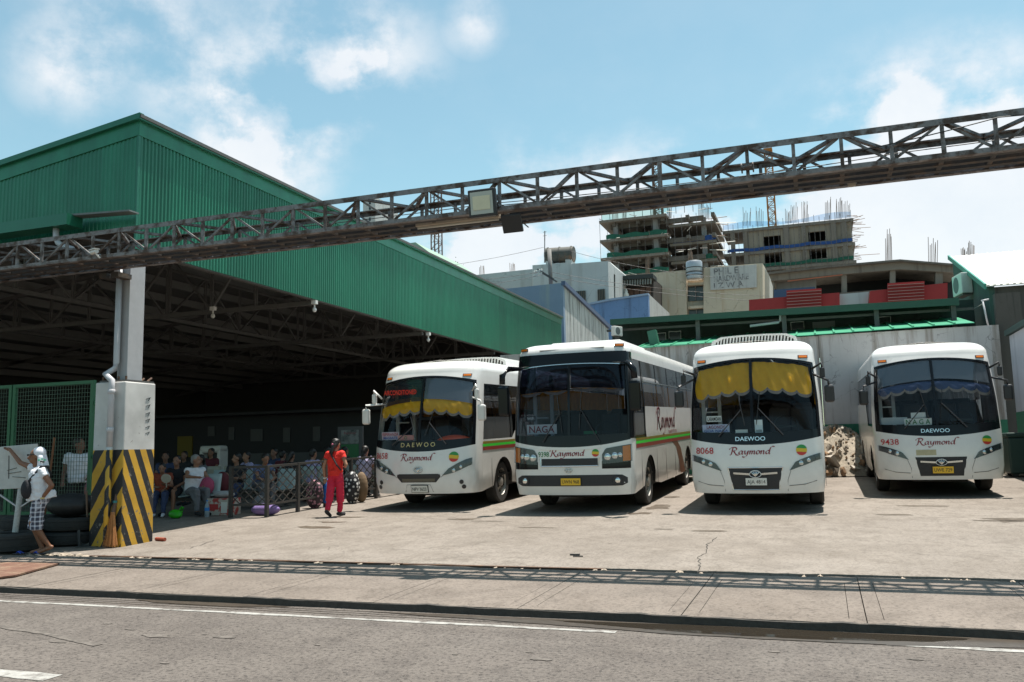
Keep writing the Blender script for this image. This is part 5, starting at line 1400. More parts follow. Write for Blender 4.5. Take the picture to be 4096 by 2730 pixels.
bench('pale bench behind the corner of the lattice railing', gy(1010,1900,17.6), rad(8), 4, m_seatw)
bench('beige bench with slotted backs deeper in the shed', gy(860,1900,19.6), rad(188), 5, m_seatb)
bench('pale bench facing away behind the lattice railing', gy(1235,1900,18.7), rad(175), 3, m_seatw)
bench('last pale bench behind the walking woman', gy(1420,1900,20.3), rad(178), 3, m_seatw)
sit = SIT
person('woman in rust red top sitting beside the striped pillar holding a round fan', gy(650,1900,15.62), rad(32), sit(hed=(0,-.06,1.08), wa=(-.05,-.26,.66), wb=(.1,-.28,.72)), c_rust, c_denim, 1.0, .45, (.27,.13,.08), .014, m_hair, False, c_white, .95, look=(rad(18),0,0), scale=.95)
person('man with a white towel on his shoulder sitting behind the rust red woman', gy(706,1900,15.95), rad(18), sit(), c_black, c_black, .75, .45, (.27,.13,.08), .014, m_hair, False, c_black, 1.0, scale=1.04, legname='shorts')
person('grey haired man in white tank top turned away on the bench', gy(775,1900,15.85), rad(65), sit(pel=(0,.0,.53), che=(0,-.05,.82), nek=(0,-.09,.97), hed=(0,-.10,1.12), sa=(-.165,-.06,.92), sb=(.165,-.06,.92), ea=(-.26,-.22,.80), wa=(-.1,-.42,.78), eb=(.24,-.2,.72)), c_white, c_grey, 1.0, .1, (.25,.12,.07), .014, m_hairg, False, c_black, 1.1, look=(0,0,rad(35)), tank=True, scale=1.05, topname='tank_top')
person('woman in dark top sitting cross armed behind the railing corner', gy(945,1900,17.25), rad(15), sit(wa=(.05,-.2,.66), wb=(-.05,-.22,.68)), c_black, c_denim, 1.0, .5, (.26,.13,.08), .016, m_hair, False, c_black, look=(0,0,rad(-50)), scale=1.03)
person('person in blue shirt bent forward behind the railing', gy(1042,1900,17.35), rad(60), sit(che=(0,-.10,.80), nek=(0,-.18,.93), hed=(0,-.25,1.05), sa=(-.165,-.13,.89), sb=(.165,-.13,.89), ea=(-.2,-.3,.66), eb=(.2,-.3,.66), wa=(-.06,-.45,.60), wb=(.06,-.45,.60)), c_stripe, c_grey, 1.0, .5, (.25,.12,.07), .016, m_hair, False, c_black, look=(rad(20),0,0), scale=1.06)
person('person with dark hair and pale top half hidden by the dark topped woman', gy(985,1900,18.4), rad(-20), sit(), c_lilac, c_black, 1.0, .5, (.3,.16,.1), .018, m_hair, False, c_black, scale=1.03)
person('person with hair band sitting with back to the railing', gy(1165,1900,18.55), rad(178), sit(), c_black, c_grey, 1.0, .5, (.28,.14,.09), .018, m_hair, True, c_black, scale=1.02)
person('person in lilac shirt sitting with back to the railing', gy(1252,1900,18.75), rad(170), sit(), c_lilac, c_denim, 1.0, .5, (.28,.14,.09), .018, m_hair, False, c_black, scale=1.05)
person('person in orange top behind the walking woman', gy(1312,1900,20.1), rad(150), sit(), c_orange, c_black, 1.0, .5, (.28,.14,.09), .018, m_hair, False, c_black, scale=1.05)
person('person in pale lilac top sitting next to bus 8658', gy(1462,1900,20.1), rad(185), sit(), cloth('pale_lilac', (.5,.45,.62)), c_black, 1.0, .5, (.28,.14,.09), .018, m_hair, True, c_black, scale=1.06)
person('person in maroon top deep in the shed before the white scanner arch', gy(842,1900,20.6), rad(5), sit(), c_maroon, c_black, 1.0, .5, (.25,.12,.08), .018, m_hair, False, c_black, scale=1.08)
person('person in black top in the third row of the waiting area', gy(735,1900,19.4), rad(10), sit(), c_black, c_black, 1.0, .5, (.22,.11,.07), .018, m_hair, False, c_black, scale=1.05)
person('person in dark blue top between the benches deep in the shed', gy(1095,1900,20.2), rad(-8), sit(), c_denim, c_black, 1.0, .5, (.24,.12,.08), .018, m_hair, False, c_black, scale=1.05)
for i_, (px, Y_, rz_, top_, lb) in enumerate(((800,18.2,-15,c_grey,'person in grey top in the second row behind the grey haired man'),(1130,19.4,170,c_maroon,'person in maroon top with back turned behind the railing'),
        (1380,20.9,160,c_black,'person in black top left of the dotted bag'),(660,18.4,30,c_denim,'person in dark blue top behind the rust red woman'))):
    person(lb, gy(px,1900,Y_), rad(rz_), sit(), top_, c_black, 1.0, .5, (.24,.12,.08), .022, m_hair, i_ % 2 == 0, c_black, scale=1.0+.02*(i_ % 4))
q = gy(665,1985,15.3); fn = thing('hand_fan', 'round pale woven fan on the lap of the rust red woman', 'fan', V((q.x,15.28,PY(662,1915,15.28).z)), rad(30), rx=rad(20))
MB().lathe([(0,-.006),(.10,-.006),(.105,0),(.10,.006),(0,.006)], axis='y', n=20).build('disc', M('woven', (.40,.37,.30), .8, var=.2, vs=14), fn); MB().cyl((0,0,-.1), (0,0,-.2), .012, n=6).build('handle', M('woven', (.40,.37,.30), .8), fn)
def lump(name, label, cat, px, Y, r, mat, dz=0.0, seed=1, parts=None, group=None):
    q = gy(px[0], px[1], Y); q.z += dz; t = thing(name, label, cat, q, 0, group); rr = random.Random(seed)
    c = MB(); c.ell((0,0,r[2]*.92), r, 14, 10)
    for k in range(4): c.ell((rr.uniform(-.5,.5)*r[0], rr.uniform(-.4,.4)*r[1], r[2]*rr.uniform(.6,1.3)), tuple(x*rr.uniform(.45,.7) for x in r), 10, 7)
    c.v = [V((p.x,p.y,max(p.z,.003))) for p in c.v]
    remesh(c, .018, 'pouch', mat, t, 2); return t
t = lump('plastic_bag', 'bright green plastic bag on the floor before the bench', 'bag', (702,2050), 15.15, (.17,.10,.10), M('green_plastic', (.05,.50,.02), .35, trans=.3))
MB().tube([(.1,0,.16),(.16,0,.24),(.2,0,.22),(.15,.02,.14)], .02, 6).build('handle', M('green_plastic', (.05,.50,.02), .35), t)
bt = thing('water_bottle', 'clear plastic water bottle with blue label on the floor', 'bottle', gy(828,2045,15.45))
MB().lathe([(0,0),(.045,.0),(.05,.02),(.05,.2),(.045,.25),(.018,.3),(.018,.33),(0,.33)], n=14).build('body', M('bottle_plastic', (.42,.48,.52), .15, trans=.4), bt, smooth='auto'); MB().lathe([(.051,.13),(.052,.2)], n=14).build('wrapper', M('label_blue', (.02,.2,.55), .4), bt); MB().cyl((0,0,.33), (0,0,.355), .02, n=10).build('cap', M('label_blue', (.02,.2,.55), .4), bt)
cb = thing('carton_box', 'printed carton box with red and green pictures under the bench', 'box', gy(895,2045,15.9), rad(5))
MB().box((-.30,-.18,0), (.30,.18,.36)).build('carton', M('carton_print', (.46,.42,.36), .7, col2=(.40,.05,.04), vs=6, mix=(.5,.56)), cb); MB().box((-.27,-.186,.12), (-.02,-.182,.24)).build('print_red', M('print_red', (.42,.03,.03), .6), cb); MB().box((.05,-.186,.05), (.2,-.182,.28)).build('print_white', m_card, cb)
lump('cloth_sack', 'grey white sack lying on the printed carton box', 'bag', (895,2000), 15.95, (.28,.15,.08), cloth('sack_grey', (.34,.34,.34)), dz=.36, seed=5)
lump('duffel_bag', 'purple duffel bag on the floor at the railing corner', 'bag', (1062,2055), 15.85, (.36,.16,.13), cloth('purple_cloth', (.22,.15,.36)), seed=8)
lump('grey_bag', 'grey bag leaning behind the purple duffel bag', 'bag', (1035,2020), 16.4, (.17,.12,.20), cloth('grey_cloth', (.16,.17,.18)), seed=3)
lump('pink_backpack', 'pink backpack on the bench beside the grey haired man', 'backpack', (828,1960), 15.95, (.17,.13,.20), cloth('pink_cloth', (.36,.06,.12)), dz=.43, seed=4)
lump('dark_backpack', 'dark red and black backpack on the bench right of the pink backpack', 'backpack', (888,1960), 16.3, (.19,.14,.25), cloth('darkred_cloth', (.09,.015,.02)), dz=.43, seed=6)
def dotted(n, base, dot, sc):
    mt = bpy.data.materials.new(n); mt.use_nodes = True; nn = mt.node_tree.nodes; l = mt.node_tree.links; b = nn['Principled BSDF']; t = nn.new('ShaderNodeTexCoord'); v = nn.new('ShaderNodeTexVoronoi'); v.inputs['Scale'].default_value = sc; v.inputs['Randomness'].default_value = .6; l.new(t.outputs['Object'], v.inputs['Vector'])
    g = nn.new('ShaderNodeMath'); g.operation = 'LESS_THAN'; g.inputs[1].default_value = .36; l.new(v.outputs['Distance'], g.inputs[0]); x = nn.new('ShaderNodeMix'); x.data_type = 'RGBA'; l.new(g.outputs[0], x.inputs['Factor']); x.inputs['A'].default_value = (*base,1); x.inputs['B'].default_value = (*dot,1); l.new(x.outputs['Result'], b.inputs['Base Color']); b.inputs['Roughness'].default_value = .7; return mt
lump('dotted_bag', 'tall black bag with white dots behind the railing', 'bag', (1408,2010), 18.4, (.20,.15,.40), dotted('white_dots', (.015,.015,.018), (.6,.6,.58), 11), seed=9)
lump('floral_bag', 'dark floral bag with pink spots behind the railing', 'bag', (1258,2040), 17.3, (.22,.16,.34), dotted('pink_dots', (.03,.015,.02), (.35,.16,.2), 13), seed=10)
lump('blue_bag', 'bright blue bag between railing posts', 'bag', (1308,2030), 17.6, (.12,.12,.34), cloth('blue_cloth', (.02,.13,.42)), seed=11)
lump('tan_bag', 'tan sack behind the railing next to the dotted bag', 'bag', (1446,2010), 18.7, (.16,.14,.38), cloth('tan_cloth', (.18,.12,.07)), seed=12)
# lattice railing
m_iron = M('iron_railing', (.055,.05,.045), .65, .3, var=.2, vs=6)
rl = thing('lattice_railing', 'dark iron railing with diamond lattice along the shed edge', 'railing', (-10.95, 15.45, gz(15.45)))
pts = [V((-11.78,15.36)), V((-10.96,15.46)), V((-10.90,16.5)), V((-10.86,17.55)), V((-10.80,18.6)), V((-10.72,19.7)), V((-10.66,20.8)), V((-10.6,21.9))]
for i, p in enumerate(pts):
    z = gz(p.y); MB().box((p.x-.035,p.y-.035,z), (p.x+.035,p.y+.035,z+1.06)).build('post', m_iron, rl, world=True)
    if i == len(pts)-1: break
    q = pts[i+1]; a = V((p.x,p.y,z)); c = V((q.x,q.y,gz(q.y))); U = V((0,0,1))
    MB().bar(a+U*1.04, c+U*1.04, .045, .05).build('top_rail', m_iron, rl, world=True); MB().bar(a+U*.26, c+U*.26, .035, .04).build('bottom_rail', m_iron, rl, world=True)
    n = 4
    for k in range(-n, n):
        for s in (0, 1):
            f0, f1 = k/n, (k+n)/n*1.0; u0, u1 = max(0,f0), min(1,f1)
            if u1 <= u0: continue
            h0, h1 = .28+.74*(u0-f0)/(f1-f0), .28+.74*(u1-f0)/(f1-f0)
            A_, B__ = (a.lerp(c,u0)+U*h0, a.lerp(c,u1)+U*h1) if not s else (a.lerp(c,1-u0)+U*h0, a.lerp(c,1-u1)+U*h1)
            MB().bar(A_, B__, .010, .020).build('lattice_bar', m_iron, rl, world=True, fix=False)
# ------------------------------------------------------------------ wire gate, board on tyre base and clutter by the pillar
m_gate = M('gate_green', (.025,.13,.055), .5, var=.12, vs=5)
GY = 12.12
def gate(label, x0, x1, z0, z1, wire=True):
    t = thing('wire_gate', label, 'gate', ((x0+x1)/2, GY, gz(GY)), group='green wire gates')
    for x in (x0, x1): MB().box((x-.035,GY-.03,z0), (x+.035,GY+.03,z1)).build('stile', m_gate, t, world=True)
    for z in (z0+.03, z1-.03): MB().box((x0+.036,GY-.028,z-.03), (x1-.036,GY+.028,z+.03)).build('rail', m_gate, t, world=True)
    mb = MB(); n = int((x1-x0)/.062)
    for i in range(1, n): x = x0+(x1-x0)*i/n; mb.box((x-.0028,GY-.003,z0+.06), (x+.0028,GY+.003,z1-.06))
    n = int((z1-z0)/.072)
    for i in range(1, n): z = z0+(z1-z0)*i/n; mb.box((x0+.036,GY-.0075,z-.0028), (x1-.036,GY-.0035,z+.0028))
    tag(mb.build('wire_mesh', M('wire_dull', (.09,.14,.10), .6, .3), t, world=True), kind='stuff')
    return t
g1 = gate('green wire mesh gate leaf beside the striped pillar', -14.16, -12.3, .55, 2.94)
MB().box((-12.26,GY-.02,2.5), (-11.5,GY+.02,2.56)).box((-12.26,GY-.02,1.55), (-11.5,GY+.02,1.60)).build('hinge_arm', m_gate, g1, world=True)
gate('green wire mesh gate leaf at the left picture edge', -16.1, -14.26, .55, 2.94)
bd = thing('sign_board', 'blank scratched white board on a pole in front of the gate', 'sign', (-12.3, 10.62, gz(10.6)))
m_brd = M('dirty_white', (.46,.45,.43), .7, var=.15, vs=2.5, col2=(.30,.28,.26), mix=(.55,.75))
MB().prism([(-13.3,10.62,1.06),(-11.93,10.62,1.10),(-11.90,10.62,1.80),(-13.3,10.62,1.74)], (0,.03,0)).build('panel', m_brd, bd, world=True, bevel=.006)
mb = MB()
for a, c in (((-12.48,1.62),(-12.46,1.25)),((-12.5,1.38),(-12.3,1.42)),((-12.48,1.33),(-12.2,1.36)),((-12.38,1.28),(-12.1,1.26)),((-12.2,1.5),(-12.05,1.38))): mb.bar((a[0],10.617,a[1]), (c[0],10.617,c[1]), .006, .012, (0,1,0))
mb.build('scratches', m_ink, bd, world=True)
MB().cyl((-12.25,10.67,1.09), (-12.27,10.62,.40), .045, n=12).build('pole', M('pole_white', (.42,.42,.41), .6, var=.3, vs=9), bd, world=True, smooth='auto')
for s in (-1, 1): MB().bar((-12.26,10.66,.78), (-12.26+s*.55,10.66,1.05), .02, .02).build('stay', m_pvc, bd, world=True)
m_tyo = M('old_tyre', (.028,.027,.026), .9, var=.3, vs=5, col2=(.14,.13,.12), mix=(.62,.75))
def tyre(label, c, r, h):
    t = thing('old_tyre', label, 'tyre', c, group='old tyres by the gate')
    MB().lathe([(r*.5,.02),(r*.8,0),(r*.97,h*.12),(r,h*.35),(r,h*.65),(r*.97,h*.88),(r*.8,h),(r*.5,h*.97),(r*.46,h*.5),(r*.5,.02)], n=36).build('casing', m_tyo, t, smooth='auto')
    for k in range(3): MB().lathe([(r*1.003,h*(.3+.2*k)-.008),(r*.985,h*(.3+.2*k)),(r*1.003,h*(.3+.2*k)+.008)], n=36).build('tread_groove', m_ink, t)
tyre('scuffed black tyre holding the sign board pole', (-12.27,10.60,gz(10.6)), .42, .30)
tyre('old tyre lying under the stack left of the towel man', (-12.75,11.35,gz(11.3)), .52, .24)
tyre('upper old tyre on the stack left of the towel man', (-12.72,11.36,gz(11.3)+.245), .50, .23)
tyre('old tyre under the black cover behind the towel man', (-11.95,11.55,gz(11.5)), .52, .22)
tyre('second old tyre under the black cover behind the towel man', (-11.97,11.55,gz(11.5)+.225), .5, .22)
lump('black_cover', 'black plastic cover heaped on the old tyres', 'cover', (285,2080), 11.55, (.46,.34,.20), M('black_sheet', (.022,.022,.024), .6, bump=.6, bs=6), dz=.45, seed=21)
tag(MB().cyl((-12.9,11.7,.15), (-12.62,11.62,1.92), .018, n=8).build('wooden_stick', M('stick_brown', (.22,.09,.04), .7)), 'tall brown wooden stick leaning upright behind the towel man', 'stick')
tag(MB().cyl(PG(352,2172), PY(346,1965,11.2), .016, n=8).build('wooden_pole', M('pole_grey', (.20,.15,.12), .7)), 'grey wooden pole leaning beside the striped pillar', 'stick')
bn = thing('glass_bottle', 'greenish glass bottle standing behind the dustpan', 'bottle', PG(368,2160))
MB().lathe([(0,0),(.04,0),(.045,.03),(.045,.22),(.018,.30),(.018,.36),(0,.36)], n=12).build('body', M('green_glass', (.03,.07,.06), .15), bn, smooth='auto'); MB().cyl((0,0,.36), (0,0,.38), .02, n=8).build('cap', m_card, bn)
dp = thing('dustpan', 'grey cut metal can used as dustpan beside the broom', 'dustpan', PG(362,2186), rad(15))
MB().grid(lambda u, v: V((.18*math.cos(PI*.15+PI*1.2*u)*(1+.15*v), -.02+.16*math.sin(PI*.15+PI*1.2*u), .002+(.12+.16*u)*v)), 16, 3).build('scoop', M('tin', (.14,.14,.14), .45, .6), dp, smooth=True)
MB().box((-.2,-.16,.0), (.18,.12,.008)).build('base', M('tin', (.14,.14,.14), .45, .6), dp)
br = thing('stick_broom', 'orange brown stick broom leaning on the striped pillar', 'broom', PG(443,2192))
MB().cyl((0,.02,.52), (.0,.13,.98), .035, .025, 10).build('handle', M('broom_bind', (.12,.07,.05), .8), br); MB().lathe([(.036,.70),(.04,.72),(.036,.74)], (0,.06,0), n=10).build('band', M('teal_band', (.03,.16,.17), .5), br)
rr = random.Random(5); mb = MB()
for i in range(240):
    a = rr.uniform(0,2*PI); r0 = .03*math.sqrt(rr.random()); r1 = .13*math.sqrt(rr.random()); mb.cyl((r0*math.cos(a),.02+r0*math.sin(a),.56), (r1*math.cos(a)*1.1,r1*math.sin(a)*.55-.02,.008+rr.random()*.05), .0035, .0018, 3, False)
tag(mb.build('bristles', M('broom_straw', (.46,.19,.06), .8, var=.4, vs=30), br, fix=False), kind='stuff')
tag(MB().cyl((-10.68,11.98,gz(12)+.03), (-10.45,11.93,gz(12)+.03), .03, n=10).build('pipe_stub', M('pipe_red', (.3,.06,.03), .7)), 'short rusty red pipe stub beside the striped pillar foot', 'pipe')
# ------------------------------------------------------------------ ticket counters deep inside the shed
tk_ = thing('ticket_counter', 'dim ticket counter hall with white panels deep inside the shed', 'kiosk', (-17, 27.5, gz(27.5)))
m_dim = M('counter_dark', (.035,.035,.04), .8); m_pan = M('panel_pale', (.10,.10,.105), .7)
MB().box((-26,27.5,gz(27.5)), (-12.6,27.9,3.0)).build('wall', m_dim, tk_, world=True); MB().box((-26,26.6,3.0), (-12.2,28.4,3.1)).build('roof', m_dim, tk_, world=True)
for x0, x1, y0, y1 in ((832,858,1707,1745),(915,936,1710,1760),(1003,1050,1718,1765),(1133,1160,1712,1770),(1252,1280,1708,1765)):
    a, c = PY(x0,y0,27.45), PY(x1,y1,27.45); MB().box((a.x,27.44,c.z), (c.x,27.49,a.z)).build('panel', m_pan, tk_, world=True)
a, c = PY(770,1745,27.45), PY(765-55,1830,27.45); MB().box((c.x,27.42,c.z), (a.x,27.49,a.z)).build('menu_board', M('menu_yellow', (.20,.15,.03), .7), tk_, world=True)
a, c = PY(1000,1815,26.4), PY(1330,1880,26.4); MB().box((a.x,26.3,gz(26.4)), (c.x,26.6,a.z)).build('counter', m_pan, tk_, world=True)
sa_ = thing('scanner_arch', 'white rounded scanner arch behind the seated people', 'machine', gy(853,1900,22.5))
a, c = PY(813,1785,22.5), PY(894,1870,22.5); w_ = (c.x-a.x)/2; h_ = a.z-gz(22.5)
MB().box((-w_,-.2,0), (-w_+.12,.2,h_-.1)).build('side', m_white, sa_, bevel=.03); MB().box((w_-.12,-.2,0), (w_,.2,h_-.1)).build('side', m_white, sa_, bevel=.03); MB().box((-w_,-.2,h_-.22), (w_,.2,h_)).build('top', m_white, sa_, bevel=.06); MB().box((-w_+.12,.05,0), (w_-.12,.1,h_-.22)).build('curtain', m_void if 'm_void' in globals() else m_ink, sa_)
ps = thing('poster_stand', 'upright poster stand with bus picture and green field inside the shed', 'poster', gy(1400,1900,22.0))
a, c = PY(1366,1722,22.0), PY(1436,1835,22.0); w_ = (c.x-a.x)/2; zb_, zt_ = c.z-gz(22), a.z-gz(22)
MB().box((-w_-.12,.0,0), (w_+.12,.06,zt_+.1)).build('stand', m_pan, ps); MB().box((-w_,-.012,zb_+(zt_-zb_)*.52), (w_,-.004,zt_)).build('picture', M('poster_top', (.22,.24,.24), .6, col2=(.05,.06,.06), vs=5), ps); MB().box((-w_,-.012,zb_), (w_,-.004,zb_+(zt_-zb_)*.5)).build('picture_green', M('poster_green', (.03,.16,.06), .6), ps)
mb = MB(); text_on(mb, 'Raymond', .07, lambda x, z: V((x,-.016,zt_-.12+z)), w_*1.3); mb.build('lettering', m_darkred, ps, fix=False)
# ================================================================== yard walls and everything behind
def pmat(name, col, streak=(.3,.28,.25), amt=.6, rough=.85, vs=2.5, crack=0.0, cs=.9, gain=(.52,.66)):
    """weathered wall paint: vertical run-off streaks, blotches, optional cracks"""
    if name in MATS: return MATS[name]
    mt = bpy.data.materials.new(name); mt.use_nodes = True
    n = mt.node_tree.nodes; l = mt.node_tree.links; b = n['Principled BSDF']; b.inputs['Roughness'].default_value = rough
    t = n.new('ShaderNodeTexCoord')
    def nz(sc, st, det=8):
        mp = n.new('ShaderNodeMapping'); mp.inputs['Scale'].default_value = st; l.new(t.outputs['Object'], mp.inputs[0])
        q = n.new('ShaderNodeTexNoise'); q.inputs['Scale'].default_value = sc; q.inputs['Detail'].default_value = det; q.inputs['Roughness'].default_value = .68; l.new(mp.outputs[0], q.inputs['Vector']); return q.outputs['Fac']
    def rg(v, a, c, lo=0., hi=1.):
        r = n.new('ShaderNodeMapRange'); r.inputs['From Min'].default_value = a; r.inputs['From Max'].default_value = c; r.inputs['To Min'].default_value = lo; r.inputs['To Max'].default_value = hi; l.new(v, r.inputs['Value']); return r.outputs[0]
    def mx(f, a, c):
        x = n.new('ShaderNodeMix'); x.data_type = 'RGBA'; l.new(f, x.inputs['Factor'])
        for s, q in (('A', a), ('B', c)):
            if isinstance(q, tuple): x.inputs[s].default_value = (*q, 1)
            else: l.new(q, x.inputs[s])
        return x.outputs['Result']
    c = mx(rg(nz(vs, (1.6,1.6,.09)), gain[0], gain[1], 0, amt), col, streak)
    c = mx(rg(nz(vs*.35, (1,1,1)), .4, .7, 0, .5), c, tuple(q*.72 for q in col))
    c = mx(rg(nz(vs*6, (1,1,1)), .6, .75, 0, .35), c, streak)
    if crack:
        vo = n.new('ShaderNodeTexVoronoi'); vo.feature = 'DISTANCE_TO_EDGE'; vo.inputs['Scale'].default_value = cs
        ad = n.new('ShaderNodeVectorMath'); ad.operation = 'ADD'; q = n.new('ShaderNodeTexNoise'); q.inputs['Scale'].default_value = 2.2; q.inputs['Detail'].default_value = 6
        l.new(t.outputs['Object'], q.inputs['Vector']); l.new(t.outputs['Object'], ad.inputs[0]); l.new(q.outputs['Color'], ad.inputs[1]); l.new(ad.outputs[0], vo.inputs['Vector'])
        mm = n.new('ShaderNodeMath'); mm.operation = 'MULTIPLY'; l.new(rg(vo.outputs['Distance'], 0, .012, crack, 0), mm.inputs[0]); l.new(rg(nz(.5, (1,1,1)), .45, .55), mm.inputs[1])
        c = mx(mm.outputs[0], c, tuple(q*.3 for q in col))
    l.new(c, b.inputs['Base Color'])
    bp = n.new('ShaderNodeBump'); bp.inputs['Strength'].default_value = .25; bp.inputs['Distance'].default_value = .02; l.new(nz(18, (1,1,1)), bp.inputs['Height']); l.new(bp.outputs[0], b.inputs['Normal'])
    MATS[name] = mt; return mt
m_wallw = pmat('whitewashed_wall', (.45,.43,.425), (.15,.11,.08), .8, crack=.95, cs=.8, vs=2.0, gain=(.50,.62))
m_wallg = pmat('wall_green_base', (.035,.17,.10), (.03,.07,.05), .4)
YB = 28.0
bw = thing('boundary_wall', 'tall cracked whitewashed wall with green base behind the buses', 'wall', (-1, YB, gz(YB)))
for i, (a, b_) in enumerate(((-10.4,-5.0),(-5.0,.02),(.02,4.93))):
    t0 = 4.78
    MB().box((a+.006,YB,gz(YB)-.2), (b_-.006,YB+.25,t0+.01*i)).build('wall_bay', m_wallw, bw, world=True)
    MB().box((a+.006,YB-.012,gz(YB)-.2), (b_-.006,YB-.002,2.08)).build('painted_base', m_wallg, bw, world=True)
rw = thing('side_wall', 'white and green wall with dark coping at the right edge of the yard', 'wall', (5.1, 24, gz(24)))
MB().prism([(5.0,16.8,.2),(5.0,27.1,.5),(5.0,27.1,4.36),(5.0,16.8,4.36)], (.25,0,0)).build('wall_panel', pmat('side_white', (.50,.50,.54), (.3,.3,.33), .5), rw, world=True)
MB().prism([(4.985,16.8,.2),(4.985,27.08,.5),(4.985,27.08,2.25),(4.985,16.8,2.25)], (.012,0,0)).build('painted_base', m_wallg, rw, world=True)
MB().box((4.90,16.8,4.37), (5.3,27.2,4.52)).build('coping', M('dark_green_trim', (.03,.06,.05), .6), rw, world=True)
m_dkwall = pmat('soot_wall', (.075,.07,.062), (.02,.02,.02), .8)
bi = thing('garbage_bin', 'dark green waste bin against the right wall', 'bin', (4.62, 25.6, gz(25.6)))
MB().box((-.22,-.4,.08), (.35,.4,1.0)).build('body', M('bin_green', (.02,.05,.042), .5), bi, bevel=.04)
MB().box((-.25,-.43,1.0), (.36,.43,1.12)).build('lid', M('bin_green', (.02,.05,.042), .5), bi, bevel=.03)
for y in (-.3,.3): MB().cyl((-.1,y-.03,.09), (-.1,y+.03,.09), .09, n=12).build('wheel', m_black, bi)
# rubble heaps: mound plus single stones
m_st = [M('rubble_stone_%d' % i, c, .95, var=.25, vs=7, bump=.5) for i, c in enumerate(((.33,.28,.22),(.17,.14,.11),(.46,.41,.35),(.27,.17,.10)))]
stones = []
for k in range(6):
    mb = MB()
    if k % 2: mb.ell((0,0,0), (1,.8,.6), 5, 4)
    else: mb.box((-1.1,-.7,-.3), (1.1,.7,.3))
    mb.v = [q*random.uniform(.65,1.3) for q in mb.v]; stones.append(mb.mesh('stone', fix=(k % 2 == 1)))
def heap(label, c, rx, ry, h, n, big):
    t = thing('rubble_heap', label, 'rubble', c)
    mb = MB()
    def f(u, v):
        a = 2*PI*u; r = v
        return (rx*r*math.cos(a), ry*r*math.sin(a), h*(1-r**1.7)*(1+.10*math.sin(a*5+r*9))-.03)
    mb.grid(f, 28, 9); tag(mb.build('mound', M('rubble_fill', (.27,.23,.18), .95, var=.4, vs=9, bump=.9, bs=18), t), kind='stuff')
    for i in range(n):
        a = random.uniform(PI*.95, PI*2.05); r = random.uniform(.05,1.0)**.8; s = (.018+.07*random.random()**2.6)*(1+big*(r > .7)*random.random())
        o = bpy.data.objects.new('stone', stones[i % 6]); COL.objects.link(o); o.parent = t
        o.location = (rx*r*math.cos(a), ry*r*math.sin(a), h*(1-r**1.7)+.01); o.scale = (s*1.3,s,s); o.rotation_euler = (random.random()*3, random.random()*3, random.random()*6)
        if not o.data.materials: o.data.materials.append(m_st[i % 4])
        o.material_slots[0].link = 'OBJECT'; o.material_slots[0].material = m_st[i % 4]
heap('heap of broken brown concrete rubble between two buses against the wall', (.35,27.75,gz(27.7)), 1.55, 1.9, 1.35, 290, 1.8)
heap('small grey rubble heap beside the bin at the right wall', (4.55,27.3,gz(27.3)), .55, .8, 1.05, 50, .5)

# low green lean-to roof on the wall, dark recess and upper roof
m_greenr = M('green_roof_sheet', (.05,.30,.17), .4, .1, var=.15, vs=1)
lt = thing('lean_to', 'dark lean-to workshop with ribbed green eave roof above the boundary wall', 'building', (-1, 29.5, 4.6))
for i in range(18):
    a = -5.6+i*.55
    z0 = 4.80+.018*(i-9)*.5
    MB().prism([(a,YB-.12,z0),(a+.545,YB-.12,z0),(a+.545,YB+2.9,z0+.56),(a,YB+2.9,z0+.56)], (0,0,.02)).bar((a+.03,YB-.12,z0+.03), (a+.03,YB+2.9,z0+.59), .05, .05).build('roof_sheet', m_greenr, lt, world=True)
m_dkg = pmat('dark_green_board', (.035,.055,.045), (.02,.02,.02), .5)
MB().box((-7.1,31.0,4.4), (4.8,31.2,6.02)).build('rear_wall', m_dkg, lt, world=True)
for px, py in ((2700,1345),(3190,1308),(3535,1288),(2640,1352)):
    p = PY(px, py, 30.98)
    w_ = MB().box((p.x-.20,30.97,p.z-.16), (p.x+.20,31.0,p.z+.16)).build('window', M('dark_pane', (.02,.025,.025), .2), lt, world=True)
    MB().box((p.x-.22,30.95,p.z+.15), (p.x+.22,30.99,p.z+.175)).box((p.x-.22,30.95,p.z-.16), (p.x-.2,30.99,p.z+.15)).box((p.x+.2,30.95,p.z-.16), (p.x+.22,30.99,p.z+.15)).build('frame', m_white, w_, world=True)
p = PY(3295, 1300, 30.97); MB().box((p.x-.36,30.95,p.z-.11), (p.x+.36,30.99,p.z+.11)).build('notice_board', M('dull_board', (.20,.22,.21), .7), lt, world=True)
p = PY(3410, 1322, 29.5); MB().lathe([(0,.05),(.2,.045),(.26,0),(.24,-.02),(0,-.02)], p, n=20).build('roof_dish', m_card, lt, world=True)
A, B_ = PY(2440,1278,29.3), PY(3835,1192,29.3)
MB().prism([A, B_, B_-V((0,0,.22)), A-V((0,0,.2))], (0,.06,0)).build('fascia', M('dark_green_fascia', (.012,.06,.038), .5, var=.15), lt, world=True)
MB().prism([A+V((0,.06,-.04)), B_+V((0,.06,-.04)), B_+V((0,7,.5)), A+V((0,7,.5))], (0,0,.05)).build('upper_roof', m_greenr, lt, world=True)
for x in (-6.6,-3.8,-1.0,1.8,4.0): MB().box((x-.07,29.5,4.9), (x+.07,29.64,5.75)).build('post', m_darkst, lt, world=True)
MB().tube([PY(3000,1305,29.6), PY(3115,1290,29.6), PY(3122,1285,29.6), PY(3122,1262,29.6)], .045, 8).build('drain_pipe', m_pvc, lt, world=True)
MB().bar((-7.0,29.75,5.62), (4.6,29.75,5.55), .06, .08).build('beam', m_darkst, lt, world=True)
